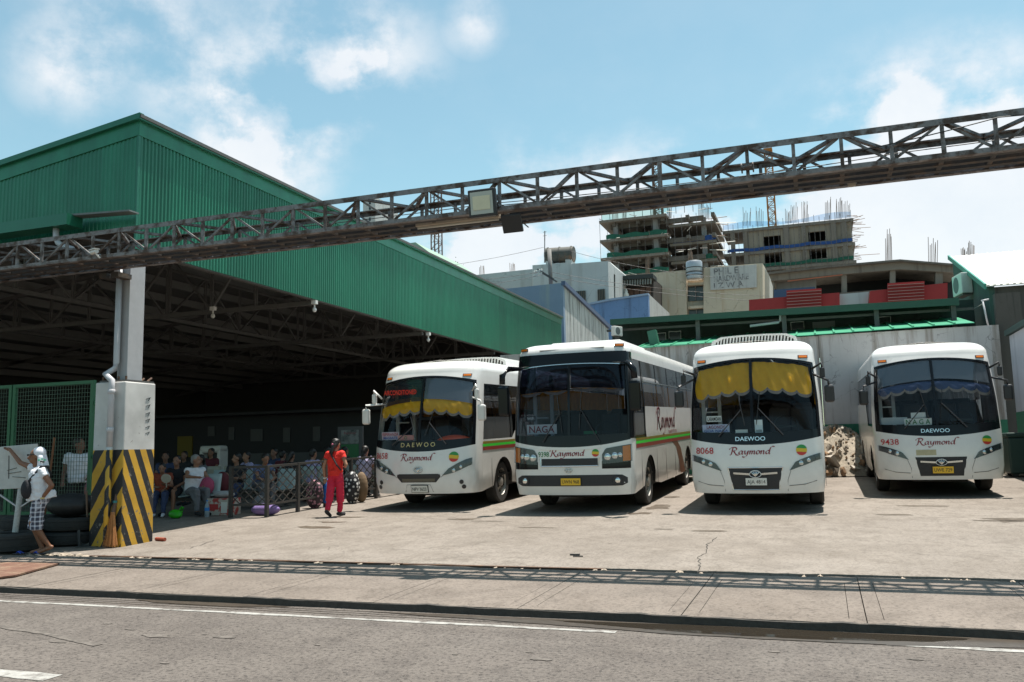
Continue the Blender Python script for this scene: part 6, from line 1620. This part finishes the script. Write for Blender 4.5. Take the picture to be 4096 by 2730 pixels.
def acunit(label, p, rz, s=1.0):
    t = thing('ac_unit', label, 'air conditioner', p, rz, 'outdoor air conditioner units')
    MB().box((-.4*s,-.15*s,0), (.4*s,.15*s,.6*s)).build('casing', m_white, t, bevel=.02)
    MB().lathe([(0,-.16*s),(.22*s,-.158*s),(.24*s,-.15*s)], (-.08*s,0,.3*s), 'y', 24).build('fan_grille', M('grille_grey', (.12,.13,.13), .6), t)
    MB().box((-.35*s,-.12*s,-.05*s), (.35*s,.12*s,0)).build('bracket', m_darkst, t)
acunit('white outdoor air conditioner unit on the roof behind bus 9398', PY(2468,1345,29.0), rad(65), .55)
gp = PY(2600,1385,28.6); tag(MB().prism([gp, gp+V((.30,0,-.02)), gp+V((.2,0,.55)), gp+V((-.08,0,.5))], (0,.3,0)).build('roof_cowl', M('cowl_green', (.03,.12,.08), .5)), 'dark green sheet metal cowl sticking up behind the wall', 'roof vent')

# right: green gabled shed with white tiled roof
WX = 4.98
gb = thing('gabled_shed', 'dark green sided shed with pale ribbed roof at the right edge', 'building', (9, 32, .6))
MB().prism([(WX,29.3,.6),(WX,36,.6),(WX,36,8.36),(WX,29.3,6.15)], (.15,0,0)).build('gable_wall', pmat('gable_green', (.035,.085,.068), (.02,.03,.03), .5), gb, world=True)
MB().box((WX+.15,29.3,.6), (20,29.5,6.1)).build('front_wall', m_dkwall, gb, world=True)
MB().box((4.94,28.3,.6), (5.6,28.55,5.75)).build('soot_pier', m_dkwall, gb, world=True)
m_palr = M('pale_roof', (.62,.60,.56), .5, .1, var=.10, vs=1.5)
for i in range(14):
    a = WX-.1+i*.7
    mb = MB().prism([(a,29.1,6.10),(a+.695,29.1,6.10),(a+.695,36,8.40),(a,36,8.40)], (0,0,.03))
    for k in range(4): mb.bar((a+.06+k*.175,29.08,6.135), (a+.06+k*.175,36,8.435), .06, .035)
    mb.build('roof_sheet', m_palr, gb, world=True)
for i in range(5): MB().bar((WX-.12,29.1+i*1.38,6.11+i*.46), (WX-.12,29.1+(i+1)*1.38-.01,6.11+(i+1)*.46), .06, .16).build('barge_board', M('barge_green', (.03,.22,.17), .45), gb, world=True)
MB().box((9,36,8.3), (14,37,8.9)).build('roof_box', m_dkwall, gb, world=True)
acunit('white outdoor air conditioner unit on the dark green gable wall', (4.72, 32.4, PX(3820,1215,4.72).z), rad(-80), 1.15)
cable('sagging_cable', 'cable sagging from the green gable to a thin white pole', [PX(3850,1228,4.9), PY(3935,1212,28.6)], .015, .12, M('grey_cable', (.3,.28,.25), .6))
t = thing('pipe_stand', 'thin white pipe stand on the corner of the boundary wall', 'pole', PY(3952,1302,28.2))
MB().cyl((0,0,0), (-.08,0,.72), .025, n=8).build('pole', m_pvc, t, smooth=True); MB().cyl((-.12,0,.73), (.08,0,.76), .025, n=8).build('arm', m_pvc, t, smooth=True)

# ------------------------------------------------------------------ helper: flat-fronted block from photo outline at a known distance
def block(parent, name, mat, pts, Y, depth, drop=None):
    P = [PY(x, y, Y) for x, y in pts]
    return MB().prism(P, (0, depth, 0)).build(name, mat, parent, world=True)
def rebar(label, px0, px1, py0, py1, Y, n, group='rebar bundles above the building sites', parent=None):
    a = PY((px0+px1)/2, py1, Y)
    t = parent or thing('rebar_bundle', label, 'rebar', a, group=group)
    for i in range(n):
        x = px0+(px1-px0)*(i+.5)/n; j = random.uniform(-.12,.12)*(px1-px0)
        p, q = PY(x, py1+4, Y+random.uniform(0,.8)), PY(x+j, py0+random.uniform(0,.35)*(py1-py0), Y+random.uniform(0,.8))
        MB().cyl(p, q, .0002*Y+.008, n=4).build('bar', m_rebar, t, world=True, fix=False)
m_rebar = M('rebar', (.24,.17,.13), .8, .3)
# grey clad house behind the shed, with blue painted front
m_clad = pmat('grey_cladding', (.44,.45,.44), (.07,.065,.06), .85, vs=5, gain=(.5,.6))
hc = thing('clad_house', 'grey streaked metal clad house with blue front behind the green shed', 'building', PY(2130,1350,40))
C0 = PY(2250,1132,40); hx = C0.x
far = PX(2428,1305,hx)
def zx(px, py): q = PX(px, py, hx); return q
block(hc, 'front_wall', pmat('blue_metal', (.20,.27,.37), (.30,.36,.36), .8, vs=1.2), [(1990,1160),(2250,1132),(2262,1480),(1990,1480)], 40, .3)
nb = 12
for i in range(nb):
    f0, f1 = i/nb, (i+1)/nb
    y0, y1 = C0.y+(far.y-C0.y)*f0, C0.y+(far.y-C0.y)*f1; z0, z1 = C0.z+(far.z-C0.z)*f0, C0.z+(far.z-C0.z)*f1
    zb_ = 2.0
    MB().prism([(hx,y0+.31+.02,zb_),(hx,y1+.31-.02,zb_),(hx,y1+.31-.02,z1-.15),(hx,y0+.31+.02,z0-.15)], (-.2,0,0)).build('clad_board', m_clad, hc, world=True)
MB().bar((hx+.03,C0.y,C0.z-.02), (hx+.03,far.y+.3,far.z-.02), .2, .22).build('roof_trim', M('slate_blue', (.06,.085,.16), .5), hc, world=True)
MB().prism([(hx,C0.y+.3,C0.z-.05),(hx,far.y+.3,far.z-.05),(hx-9,far.y+.3,far.z-.05),(hx-9,C0.y+.3,C0.z-.05)], (0,0,.06)).build('roof', M('slate_blue', (.06,.085,.16), .5), hc, world=True)
# blue wall block
hb = thing('blue_house', 'low blue plastered block with stained walls behind the lean-to roof', 'building', PY(2480,1320,55))
m_blue = pmat('blue_plaster', (.15,.25,.44), (.06,.08,.12), .6, vs=1.4, crack=.7, cs=.5)
block(hb, 'front_wall', m_blue, [(2340,1216),(2440,1196),(2592,1174),(2600,1420),(2340,1420)], 55, .4)
block(hb, 'parapet', pmat('pale_blue', (.30,.38,.50), (.2,.25,.3), .5), [(2338,1216),(2440,1195),(2593,1173),(2593,1180),(2440,1203),(2338,1223)], 54.9, .6)
q0 = PY(2592,1174,55); q1 = PX(2668,1246,q0.x)
MB().prism([(q0.x,55.4,q0.z),(q0.x,q1.y+1,q1.z),(q0.x,q1.y+1,1),(q0.x,55.4,1)], (-.3,0,0)).build('side_wall', pmat('grey_plaster', (.36,.36,.35), (.15,.14,.12), .6, crack=.6), hb, world=True)
# white-grey concrete house with water tank
hw = thing('concrete_house', 'pale grey concrete house with water tank on its roof', 'building', PY(2250,1230,60))
m_pale = pmat('pale_concrete', (.47,.49,.49), (.27,.26,.24), .5, vs=.7, crack=.5, cs=.25)
block(hw, 'wall', m_pale, [(2285,1056),(2432,1045),(2436,1240),(2285,1240)], 60, 10)
block(hw, 'wall', m_pale, [(2130,1062),(2284,1050),(2284,1240),(2130,1240)], 61, 10)
block(hw, 'wall', m_pale, [(1904,1101),(2129,1077),(2129,1240),(1904,1240)], 62, 10)
e0 = PY(2437,1045,60); e1 = PY(2460,1068,63)
block(hw, 'stair_wall', m_pale, [(2437,1046),(2458,1070),(2460,1240),(2437,1240)], 62, 6)
block(hw, 'dark_gap', m_dkwall, [(2444,1085),(2460,1100),(2460,1230),(2448,1230)], 61.8, .1)
for x0, y0, x1, y1, nb in ((2303,1166,2341,1208,5),(2391,1159,2418,1201,4)):
    w_ = block(hw, 'window', M('house_pane', (.03,.04,.045), .2), [(x0,y0),(x1,y0-3),(x1,y1-2),(x0,y1)], 59.97, .02)
    fr = MB(); a, c = PY(x0,y0,59.9), PY(x1,y1,59.9)
    for i in range(nb+1):
        x = a.x+(c.x-a.x)*i/nb; fr.box((x-.03,59.9,c.z), (x+.03,59.96,a.z))
    fr.box((a.x-.06,59.88,c.z-.1), (c.x+.06,59.96,c.z)); fr.build('frame', M('brown_frame', (.10,.08,.06), .6), w_, world=True)
tk = thing('water_tank', 'horizontal rusty dark water tank on the pale concrete house', 'tank', PY(2240,1056,62))
a, c = PY(2185,1025,62), PY(2296,1018,62); r = .00055*62*1.0*.98*15.6/1.0*.9*1.0
r = (PY(2240,990,62).z-PY(2240,1052,62).z)/2
m_tank = M('tank_rust', (.075,.075,.068), .7, .2, var=.3, vs=1.5, col2=(.17,.10,.06), mix=(.55,.7))
MB().cyl(a, c, r, n=24).build('drum', m_tank, tk, world=True, smooth='auto')
for f in (.08,.5,.92): 
    q = a.lerp(c, f); MB().lathe([(r+.01,-.05),(r+.05,-.04),(r+.05,.04),(r+.01,.05)], q, 'x', 24).build('hoop', m_tank, tk, world=True)
for f in (.15,.85):
    q = a.lerp(c, f); MB().box((q.x-.25,61.6,q.z-r-.25), (q.x+.25,62.6,q.z-r*.6)).build('cradle', m_pale, tk, world=True)
rebar('stub of rebar on the left end of the pale concrete house', 1915,1940,1062,1098,63,5)
rebar('second stub of rebar on the pale concrete house', 2038,2062,1048,1084,63,5)
t = thing('antenna_mast', 'thin antenna mast beside the water tank', 'antenna', PY(2178,1050,61))
MB().cyl(PY(2178,1052,61), PY(2179,925,61), .04, n=5).build('pole', m_steel, t, world=True)
for y in (930, 945): MB().cyl(PY(2172,y,61), PY(2186,y-2,61), .02, n=4).build('arm', m_steel, t, world=True)
# utility pole with crossarms and wires
up = thing('utility_pole', 'utility pole with insulators and wires before the pale concrete house', 'utility pole', PY(2203,1145,50))
MB().cyl(PY(2204,1150,50), PY(2197,998,50), .13, n=8).build('pole', M('grey_wood', (.20,.19,.18), .8), up, world=True, smooth=True)
for dx, dy in ((0,0),(12,10)):
    MB().bar(PY(2150+dx,1078+dy,49.8), PY(2215+dx,1118+dy,49.8), .09, .1).build('crossarm', m_darkst, up, world=True)
for i in range(5):
    for j in range(2):
        q = PY(2138+i*7, 1090-i*2+j*13, 49.8); MB().lathe([(0,-.09),(.09,-.06),(.05,0),(.09,.05),(0,.09)], q, n=8).build('insulator', m_card, up, world=True, smooth=True)
for i, (a_, c_, s_) in enumerate((((1700,1075),(2175,990),.3),((1930,1120),(2150,1090),.1),((1940,1140),(2150,1105),.1),((2280,1005),(2860,1110),.5),((2205,1090),(3060,1185),.6),((2215,1110),(3300,1215),.8))):
    cable('overhead_wire', ['highest overhead wire running left from the water tank','upper overhead wire left of the utility pole','lower overhead wire left of the utility pole','overhead wire running right from the water tank','overhead wire crossing before the beige building','lowest overhead wire crossing before the red parapets'][i], [PY(a_[0],a_[1],49.7), PY(c_[0],c_[1],49.7)], .012, s_*.4, m_steel)
# dark timber house
hd = thing('timber_house', 'dark timber house with slatted awning beside the beige building', 'building', PY(2535,1260,66))
block(hd, 'wall', pmat('dark_timber', (.05,.04,.035), (.12,.1,.08), .4), [(2463,1120),(2612,1110),(2612,1280),(2463,1280)], 66, 8)
block(hd, 'awning', M('awning_dark', (.03,.035,.032), .7), [(2460,1106),(2612,1096),(2612,1112),(2460,1122)], 64.8, 1.6)
for i in range(14): block(hd, 'slat', M('slat_grey', (.20,.21,.19), .7), [(2466+i*10.3,1124-i*.7),(2471+i*10.3,1124-i*.7),(2470+i*10.3,1145-i*.7),(2465+i*10.3,1145-i*.7)], 64.9, .2)
for i in range(6): block(hd, 'shutter', M('shutter_brown', (.12,.06,.04) if i < 2 else (.06,.07,.08), .6), [(2468+i*23,1158-i*1.5),(2488+i*23,1157-i*1.5),(2488+i*23,1186-i*1.5),(2468+i*23,1187-i*1.5)], 65.9, .08)
t = thing('white_statue', 'small white figure shape on the timber house ledge', 'statue', PY(2505,1190,65))
mb = MB(); q = PY(2505,1190,65); hS = PY(2505,1155,65).z-q.z
mb.lathe([(0,0),(.22,.0),(.2,hS*.35),(.12,hS*.55),(.15,hS*.7),(.06,hS*.78),(.09,hS*.88),(.05,hS*.98),(0,hS)], n=12); mb.build('figure', m_card, t, smooth=True)
# beige building with faded sign
he = thing('beige_building', 'beige stained building carrying a faded painted sign', 'building', PY(2840,1260,70))
m_beige = pmat('beige_plaster', (.55,.47,.36), (.36,.20,.09), .5, vs=.9, crack=.7, cs=.22)
block(he, 'wall', m_beige, [(2611,1094),(2745,1081),(2747,1290),(2611,1290)], 70, 9)
block(he, 'wall', m_beige, [(2814,1072),(3050,1054),(3052,1290),(2814,1290)], 70, 9)
block(he, 'recess_wall', m_beige, [(2746,1118),(2813,1113),(2813,1290),(2747,1290)], 70.8, 8)
q0 = PY(3051,1054,70); q1 = PX(3079,1104,q0.x+.0)
block(he, 'side_wall', pmat('beige_side', (.58,.55,.50), (.4,.35,.3), .4), [(3052,1056),(3078,1106),(3078,1290),(3052,1290)], 73, 5)
for nm, pts in (('window',[(2752,1142),(2812,1139),(2813,1203),(2753,1206)]),('window',[(2756,1236),(2816,1232),(2816,1262),(2757,1266)])):
    w_ = block(he, nm, M('house_pane', (.03,.04,.045), .2), pts, 70.7, .08)
    block(he, 'window_hood', m_beige, [(pts[0][0]-2,pts[0][1]-10),(pts[1][0]+2,pts[1][1]-10),(pts[1][0]+2,pts[1][1]),(pts[0][0]-2,pts[0][1])], 70.1, .6)
    MB().bar(PY((pts[0][0]+pts[1][0])/2,pts[0][1],70.6), PY((pts[0][0]+pts[1][0])/2,pts[2][1],70.6), .06, .06, (0,1,0)).build('frame', m_steel, w_, world=True)
sg_ = thing('painted_sign', 'faded white sign board with peeling dark letters on the beige building', 'sign', PY(2935,1160,69.9))
block(sg_, 'board', pmat('peeling_white', (.50,.49,.47), (.22,.20,.19), .7, vs=2.2), [(2840,1072),(3026,1058),(3027,1150),(2842,1161)], 69.85, .12)
m_fade = M('faded_letter', (.13,.125,.13), .9, col2=(.42,.41,.40), vs=2.5, mix=(.42,.62))
for body, (x, y), hh, wd in (('PHIL E', (2905,1097), .42, 1.9), ('HARDWARE', (2925,1123), .36, 2.7), ('I Z W A', (2915,1150), .34, 2.3)):
    o = PY(x, y, 69.83); k = .075
    mb = MB(); text_on(mb, body, hh*1.25, lambda a, b: V((o.x+a, o.y, o.z+b+a*.0)), wd, bold=.02); mb.build('lettering', m_fade, sg_, world=True, fix=False)
tk = thing('steel_tank', 'round upright steel water tank standing in the beige building recess', 'tank', PY(2779,1118,69.6))
q = PY(2779,1118,69.6); r = (PY(2812,1100,69.6).x-PY(2746,1100,69.6).x)/2; h = PY(2779,1044,69.6).z-q.z
MB().lathe([(0,0),(r*.97,0),(r,.1),(r,h*.33),(r*.96,h*.36),(r,h*.4),(r,h*.9),(r*.9,h*.97),(0,h)], n=24).build('drum', M('tank_steel', (.40,.41,.43), .4, .5, var=.15), tk, smooth='auto')
for f in (.2,.36,.6): MB().lathe([(r,h*f-.04),(r+.04,h*f-.03),(r+.04,h*f+.03),(r,h*f+.04)], n=24).build('hoop', m_darkst, tk)
# red parapets in front of the unfinished concrete frame
m_redp = pmat('red_parapet', (.34,.035,.035), (.22,.03,.03), .4, vs=.8)
def parapet(label, px, base, lou):
    t = thing('red_parapet', label, 'parapet', PY(px[0][0], px[0][1]+40, 48), group='red parapets behind the lean-to')
    block(t, 'panel', m_redp, base, 48, .4)
    x0, y0, x1, y1, s = lou
    block(t, 'louvre_panel', m_redp, [(x0,y0),(x1,y0-s),(x1,y1-s),(x0,y1)], 47.8, .19)
    for i in range(6):
        y = y0+(y1-y0)*(i+.6)/6.2
        block(t, 'louvre_strip', M('strip_pale', (.36,.17,.15), .6), [(x0+1,y),(x1-1,y-s),(x1-1,y-s+2.6),(x0+1,y+2.6)], 47.72, .07)
parapet('left red parapet with pale louvre stripes below the concrete frame', [(2998,1200)], [(2996,1200),(3358,1171),(3360,1300),(2996,1300)], (3146,1163,3286,1238,9))
parapet('right red parapet with pale louvre stripes below the concrete frame', [(3480,1165)], [(3480,1165),(3790,1132),(3790,1300),(3466,1300)], (3551,1134,3698,1210,9))
block(bpy.data.objects['lean_to'], 'grey_parapet', m_pale, [(3359,1178),(3475,1168),(3468,1300),(3359,1300)], 48.5, .3)
# unfinished concrete frame
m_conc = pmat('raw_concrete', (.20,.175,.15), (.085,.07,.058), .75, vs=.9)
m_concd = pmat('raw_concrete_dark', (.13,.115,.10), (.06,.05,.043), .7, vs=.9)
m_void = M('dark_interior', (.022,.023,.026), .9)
hu = thing('unfinished_building', 'unfinished grey concrete frame building above the red parapets', 'building', PY(3400,1250,85))
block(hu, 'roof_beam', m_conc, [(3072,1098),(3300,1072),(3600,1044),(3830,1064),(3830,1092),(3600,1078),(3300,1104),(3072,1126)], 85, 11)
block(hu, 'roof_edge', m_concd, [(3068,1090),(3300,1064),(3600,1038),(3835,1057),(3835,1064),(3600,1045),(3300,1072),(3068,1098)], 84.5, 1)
for x0, x1, y0 in ((3076,3098,1120),(3366,3388,1098),(3560,3582,1080),(3742,3772,1085)): block(hu, 'pillar', m_conc, [(x0,y0),(x1,y0-2),(x1,1290),(x0,1290)], 85.3, 1)
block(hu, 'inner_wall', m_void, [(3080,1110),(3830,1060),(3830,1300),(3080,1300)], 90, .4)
block(hu, 'brick_infill', pmat('grey_block', (.24,.24,.24), (.12,.12,.12), .5), [(3105,1122),(3265,1108),(3265,1200),(3105,1200)], 86.5, .3)
block(hu, 'orange_pipe', M('orange_pipe', (.42,.11,.05), .5), [(3150,1124),(3370,1098),(3370,1101),(3150,1127)], 84.9, .1)
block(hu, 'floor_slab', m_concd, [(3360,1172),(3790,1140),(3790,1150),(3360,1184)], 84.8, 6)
block(hu, 'site_hoarding', M('hoarding_blue', (.03,.06,.13), .6), [(3095,1160),(3260,1148),(3262,1190),(3095,1200)], 84.6, .15)
for i, (a_, b_, c_, d_) in enumerate(((3540,3570,915,1050),(3712,3752,938,1060),(3845,3870,990,1040),(3872,3898,962,1038))):
    rebar(['tall rebar bundle rising from the middle of the concrete frame','rebar bundle on the right of the concrete frame','short rebar stub before the pale ribbed roof ridge','rebar bundle just behind the pale ribbed roof ridge'][i], a_, b_, c_, d_, 86, 7)
# ------------------------------------------------------------------ two high building sites and three cranes
m_net_g = M('green_netting', (.025,.14,.095), .8, trans=.4); m_net_b = M('blue_netting', (.03,.09,.30), .8, trans=.3)
YT = 150.0
ta = thing('building_site', 'open concrete floors of a tower under construction with green netting', 'building', PY(2640,1100,YT), group='towers under construction')
def PT(x, y, d=0.0): return PY(x, y, YT+d)
for i, (l0, l1, r0, r1) in enumerate((((2396,884),(2665,855),(2690,886),(2855,873)),((2399,962),(2668,931),(2695,962),(2858,950)),((2402,1034),(2672,1005),(2698,1036),(2862,1024)),((2404,1108),(2676,1080),(2700,1110),(2866,1098)))):
    z = PT(*l0).z; z2 = PT(*r0).z
    xl, xm, xr = PT(*l0).x, PT(*l1).x, PT(*r1).x
    MB().box((xl,YT,z-.45), (xm,YT+16,z)).build('floor_slab', m_conc, ta, world=True)
    MB().box((xm+.02,YT+2.5,z2-.45), (xr,YT+18,z2)).build('floor_slab', m_conc, ta, world=True)
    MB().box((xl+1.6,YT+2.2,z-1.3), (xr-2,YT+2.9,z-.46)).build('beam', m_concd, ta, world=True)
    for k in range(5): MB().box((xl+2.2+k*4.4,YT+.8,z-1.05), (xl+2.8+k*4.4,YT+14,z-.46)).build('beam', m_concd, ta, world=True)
    if i:
        zn = z+1.1
        for a_, b_, yy, mt, zz in ((xl+1.2,xm,YT-.05,m_net_g,z),(xm+.6,xr,YT+2.4,m_net_b if i == 1 else m_net_g,z2)):
            mb = MB(); mb.grid(lambda u, v: V((a_+(b_-a_)*u, yy-.1*math.sin(u*40), zz+.75*v+.15*math.sin(u*17)*v)), 40, 2); mb.build('netting', mt, ta, world=True)
    else:
        mb = MB(); mb.grid(lambda u, v: V((xl+.5+(xm-xl)*u, YT-.05-.1*math.sin(u*40), z+1.25*v)), 40, 1); mb.build('netting', glass('thin_net', (.62,.82,.76), .0, .6), ta, world=True)
        for k in range(14): MB().cyl((xl+.5+(xr-xl-1)*k/13, YT+.1, z-.2), (xl+.5+(xr-xl-1)*k/13, YT+.1, z+1.3), .05, n=4).build('rail_post', m_steel, ta, world=True)
    for k in range(7):
        q = V((random.uniform(xl,xr),YT-.6,z-random.uniform(0,.3))); MB().cyl(q, q+V((random.uniform(-1.6,1.6),-1.0,random.uniform(-.3,.5))), .05, n=4).build('plank', m_card if k % 2 else m_steel, ta, world=True)
zt_, zb_ = PT(2396,884).z, PT(2404,1108).z-3
for x0, x1, d in ((2449,2467,1.4),(2610,2630,1.4),(2800,2819,3.6)):
    a, c = PT(x0,1000), PT(x1,1000); MB().box((a.x,YT+d,zb_-20), (c.x,YT+d+.9,zt_-.45)).build('pillar', pmat('pillar_concrete', (.26,.255,.255), (.13,.12,.11), .5, vs=.8), ta, world=True)
for x0, x1, d in ((2470,2605,12),(2640,2780,13)):
    a, c = PT(x0,1000), PT(x1,1000); MB().box((a.x,YT+d,zb_-20), (c.x,YT+d+.4,zt_-.5)).build('inner_wall', m_concd, ta, world=True)
for k in range(16):
    a = PT(2400+k*30,1000); MB().cyl((a.x,YT+.4,zb_), (a.x,YT+.4,zt_-.4), .035, n=4).build('prop', m_steel, ta, world=True)
for k in range(18):
    z = zb_+(zt_-zb_)*random.random(); a = PT(2866,1000); MB().cyl((a.x-1.5,YT+3,z), (a.x+random.uniform(1,3.2),YT+2+random.random()*6,z+random.uniform(-.2,.2)), .06, n=4).build('scaffold_tube', m_rebar if k % 2 else m_card, ta, world=True)
for i, (a_, b_, c_, d_) in enumerate(((2447,2470,820,882),(2488,2506,810,878),(2603,2625,800,862),(2672,2686,826,870),(2793,2816,765,876),(2818,2838,812,874))):
    rebar(['leftmost rebar bundle on the green netted tower','second rebar bundle from the left on the green netted tower','rebar bundle beside the crane mast on the green netted tower','short dark rebar stub right of the crane mast','tallest rebar bundle on the right wing of the green netted tower','lower rebar bundle on the right wing edge'][i], a_, b_, c_, d_, YT+1.5, 6)
rebar('rebar cage rising behind the timber house', 2582,2600,1012,1100,100,6); rebar('rebar cage behind the upright steel tank', 2752,2772,995,1045,100,5)
YU = 156.0
tb = thing('building_site', 'walled concrete tower under construction with dark window openings and blue netting', 'building', PY(3200,1090,YU), group='towers under construction')
def PU(x, y): return PY(x, y, YU)
x0, x1 = PU(2992,1000).x, PU(3412,1000).x
lv = [PU(3200,y).z for y in (897,992,1062,1130)]; lv2 = lv[-1]-8
wins = [(3056,3126),(3237,3306)]
rowsW = [(PU(3090,944).z, PU(3090,983).z), (PU(3090,1012).z, PU(3090,1052).z), (PU(3090,1082).z, PU(3090,1112).z)]
xs_ = [x0] + [PU(q,1000).x for w in wins for q in w] + [x1]
def wseg(a, c, zt2, zb2): MB().box((a,YU,zb2), (c,YU+.5,zt2)).build('wall_panel', pmat('site_wall', (.27,.235,.19), (.10,.085,.07), .8, vs=1.1), tb, world=True)
for i in range(0, 5, 2): wseg(xs_[i], xs_[i+1]-.02, lv[0]-.02, lv2)
for i in (1, 3):
    prev = lv[0]-.02
    for a, c in rowsW: wseg(xs_[i]+.01, xs_[i+1]-.03, prev, a); prev = c
    wseg(xs_[i]+.01, xs_[i+1]-.03, prev, lv2)
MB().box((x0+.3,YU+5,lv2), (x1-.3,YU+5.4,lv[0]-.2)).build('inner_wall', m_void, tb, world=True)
MB().box((x1-.5,YU+.55,lv2), (x1,YU+9,lv[0]-.1)).build('end_wall', pmat('site_wall_pale', (.46,.42,.35), (.2,.18,.15), .5, vs=.7), tb, world=True)
for z in lv: MB().box((x0-4.2,YU-.5,z-.5), (x1+.4,YU+9,z)).build('floor_slab', m_conc, tb, world=True)
for q in (2925, 2975, 3140, 3210, 3330, 3372): a = PU(q,1000); MB().box((a.x,YU-.42,lv2), (a.x+.75,YU-.02,lv[0]-.5)).build('pillar', m_conc, tb, world=True)
for i, (mt, z) in enumerate(((m_net_b,lv[1]),(m_net_g,lv[2]))):
    mb = MB(); mb.grid(lambda u, v: V((x0-3.5+(x1-x0+3.5)*u, YU-.62-.1*math.sin(u*50), z+.1+.55*v+.10*math.sin(u*21))), 50, 1); mb.build('netting', mt, tb, world=True)
mb = MB(); mb.grid(lambda u, v: V((x0-4+(x1-x0+4)*u, YU-.6, lv[0]+.15+.8*v+.35*math.sin(u*9)*v)), 50, 1); mb.build('netting', glass('thin_net_blue', (.62,.74,.88), .0, .6), tb, world=True)
for k in range(60):
    z = random.uniform(lv2+2, lv[0]+.8); MB().cyl((x1-.6,YU-.8+random.random()*4,z), (x1+random.uniform(.6,2.4)+(2.2 if k % 9 == 0 else 0),YU-1+random.random()*4,z+random.uniform(-.15,.15)), .045, n=4).build('scaffold_tube', m_rebar, tb, world=True, fix=False)
for k in range(26):
    a = x0-4+(x1-x0+4)*k/25; MB().cyl((a,YU-.8,lv2), (a,YU-.8,lv[0]+random.uniform(.5,1.6)), .035, n=4).build('scaffold_tube', m_steel, tb, world=True, fix=False)
for i, (a_, b_, c_, d_) in enumerate(((2972,3005,828,900),(3022,3055,820,902),(3140,3166,835,890),(3160,3190,806,888),(3206,3232,800,886),(3300,3326,786,878),(3342,3368,784,872),(3368,3400,800,868))):
    rebar('rebar bundle number %s from the left on the blue netted tower' % ['one','two','three','four','five','six','seven','eight'][i], a_, b_, c_, d_, YU+1.5, 6)
def mast(label, xa, xb, yt, yb, Y, mat):
    a, c, t_ = PY(xa, yb, Y), PY(xb, yb, Y), PY((xa+xb)/2, yt, Y)
    w_ = c.x-a.x; base = thing('tower_crane', label, 'crane', (a.x+w_/2, Y, a.z), group='lattice crane masts')
    H = t_.z-a.z
    for x in (-w_/2, w_/2):
        for y in (0, w_): MB().box((x-.12,y-.12,0), (x+.12,y+.12,H)).build('leg', mat, base)
    n = max(4, int(H/w_*1.15)); mb = None
    for i in range(n):
        z0, z1 = H*i/n, H*(i+1)/n; s = 1 if i % 2 else -1
        for y in (0, w_):
            MB().bar((-s*w_/2,y,z0), (s*w_/2,y,z1), .11, .11, (0,1,0)).bar((-w_/2,y,z1), (w_/2,y,z1), .10, .10).build('brace', mat, base, fix=False)
        for x in (-w_/2, w_/2): MB().bar((x,0 if s > 0 else w_,z0), (x,w_ if s > 0 else 0,z1), .06, .06, (1,0,0)).build('brace', mat, base, fix=False)
    MB().box((-w_*.6,-.2,H), (w_*.6,w_+.2,H+.5)).build('top_frame', mat, base)
m_crane = M('crane_orange', (.36,.13,.015), .6); m_craned = M('crane_brown', (.13,.07,.05), .7)
mast('orange lattice crane mast behind the blue netted tower', 3086, 3116, 600, 1100, 168, m_crane)
mast('dark lattice crane mast rising from the green netted tower', 2617, 2648, 650, 870, 158, m_craned)
mast('brown lattice crane mast behind the green shed roof', 1726, 1756, 760, 1090, 180, m_craned)
# pale tower block seen through the gantry, roof monitor, small tree
pt = thing('pale_block', 'distant pale tower block seen through the gantry lattice', 'building', PY(1470,1000,120))
block(pt, 'wall', m_pale, [(1452,790),(1500,786),(1500,1000),(1452,1000)], 120, 8)
for i in range(4): block(pt, 'window', M('house_pane', (.03,.04,.045), .2), [(1475,805+i*22),(1483,805+i*22),(1483,818+i*22),(1475,818+i*22)], 119.95, .04)
rm_ = thing('roof_monitor', 'low pale green ridge roof peeking over the shed', 'roof', PY(1700,1050,52))
block(rm_, 'roof', M('pale_green_roof', (.25,.36,.27), .5), [(1560,985),(1632,974),(1662,970),(1745,1030),(1760,1100),(1560,1100)], 52, 8)
tr = thing('small_tree', 'tip of a small leafy tree behind the shed roof', 'tree', PY(1815,1100,60))
MB().cyl((0,0,-3), (0,0,.6), .08, .04, 6).build('trunk', M('bark', (.1,.07,.05), .9), tr)
mb = MB()
for i in range(260):
    p = V((random.gauss(0,.33), random.gauss(0,.3), .55+random.gauss(0,.22))); d = V((random.uniform(-1,1),random.uniform(-1,1),random.uniform(-.3,1))).normalized()*.10; e = d.orthogonal().normalized()*.04
    mb.add([p, p+d*.5+e, p+d, p+d*.5-e], [(0,1,2,3)])
tag(mb.build('crown', M('leaf', (.06,.11,.04), .6, trans=.3), tr, fix=False), kind='stuff')
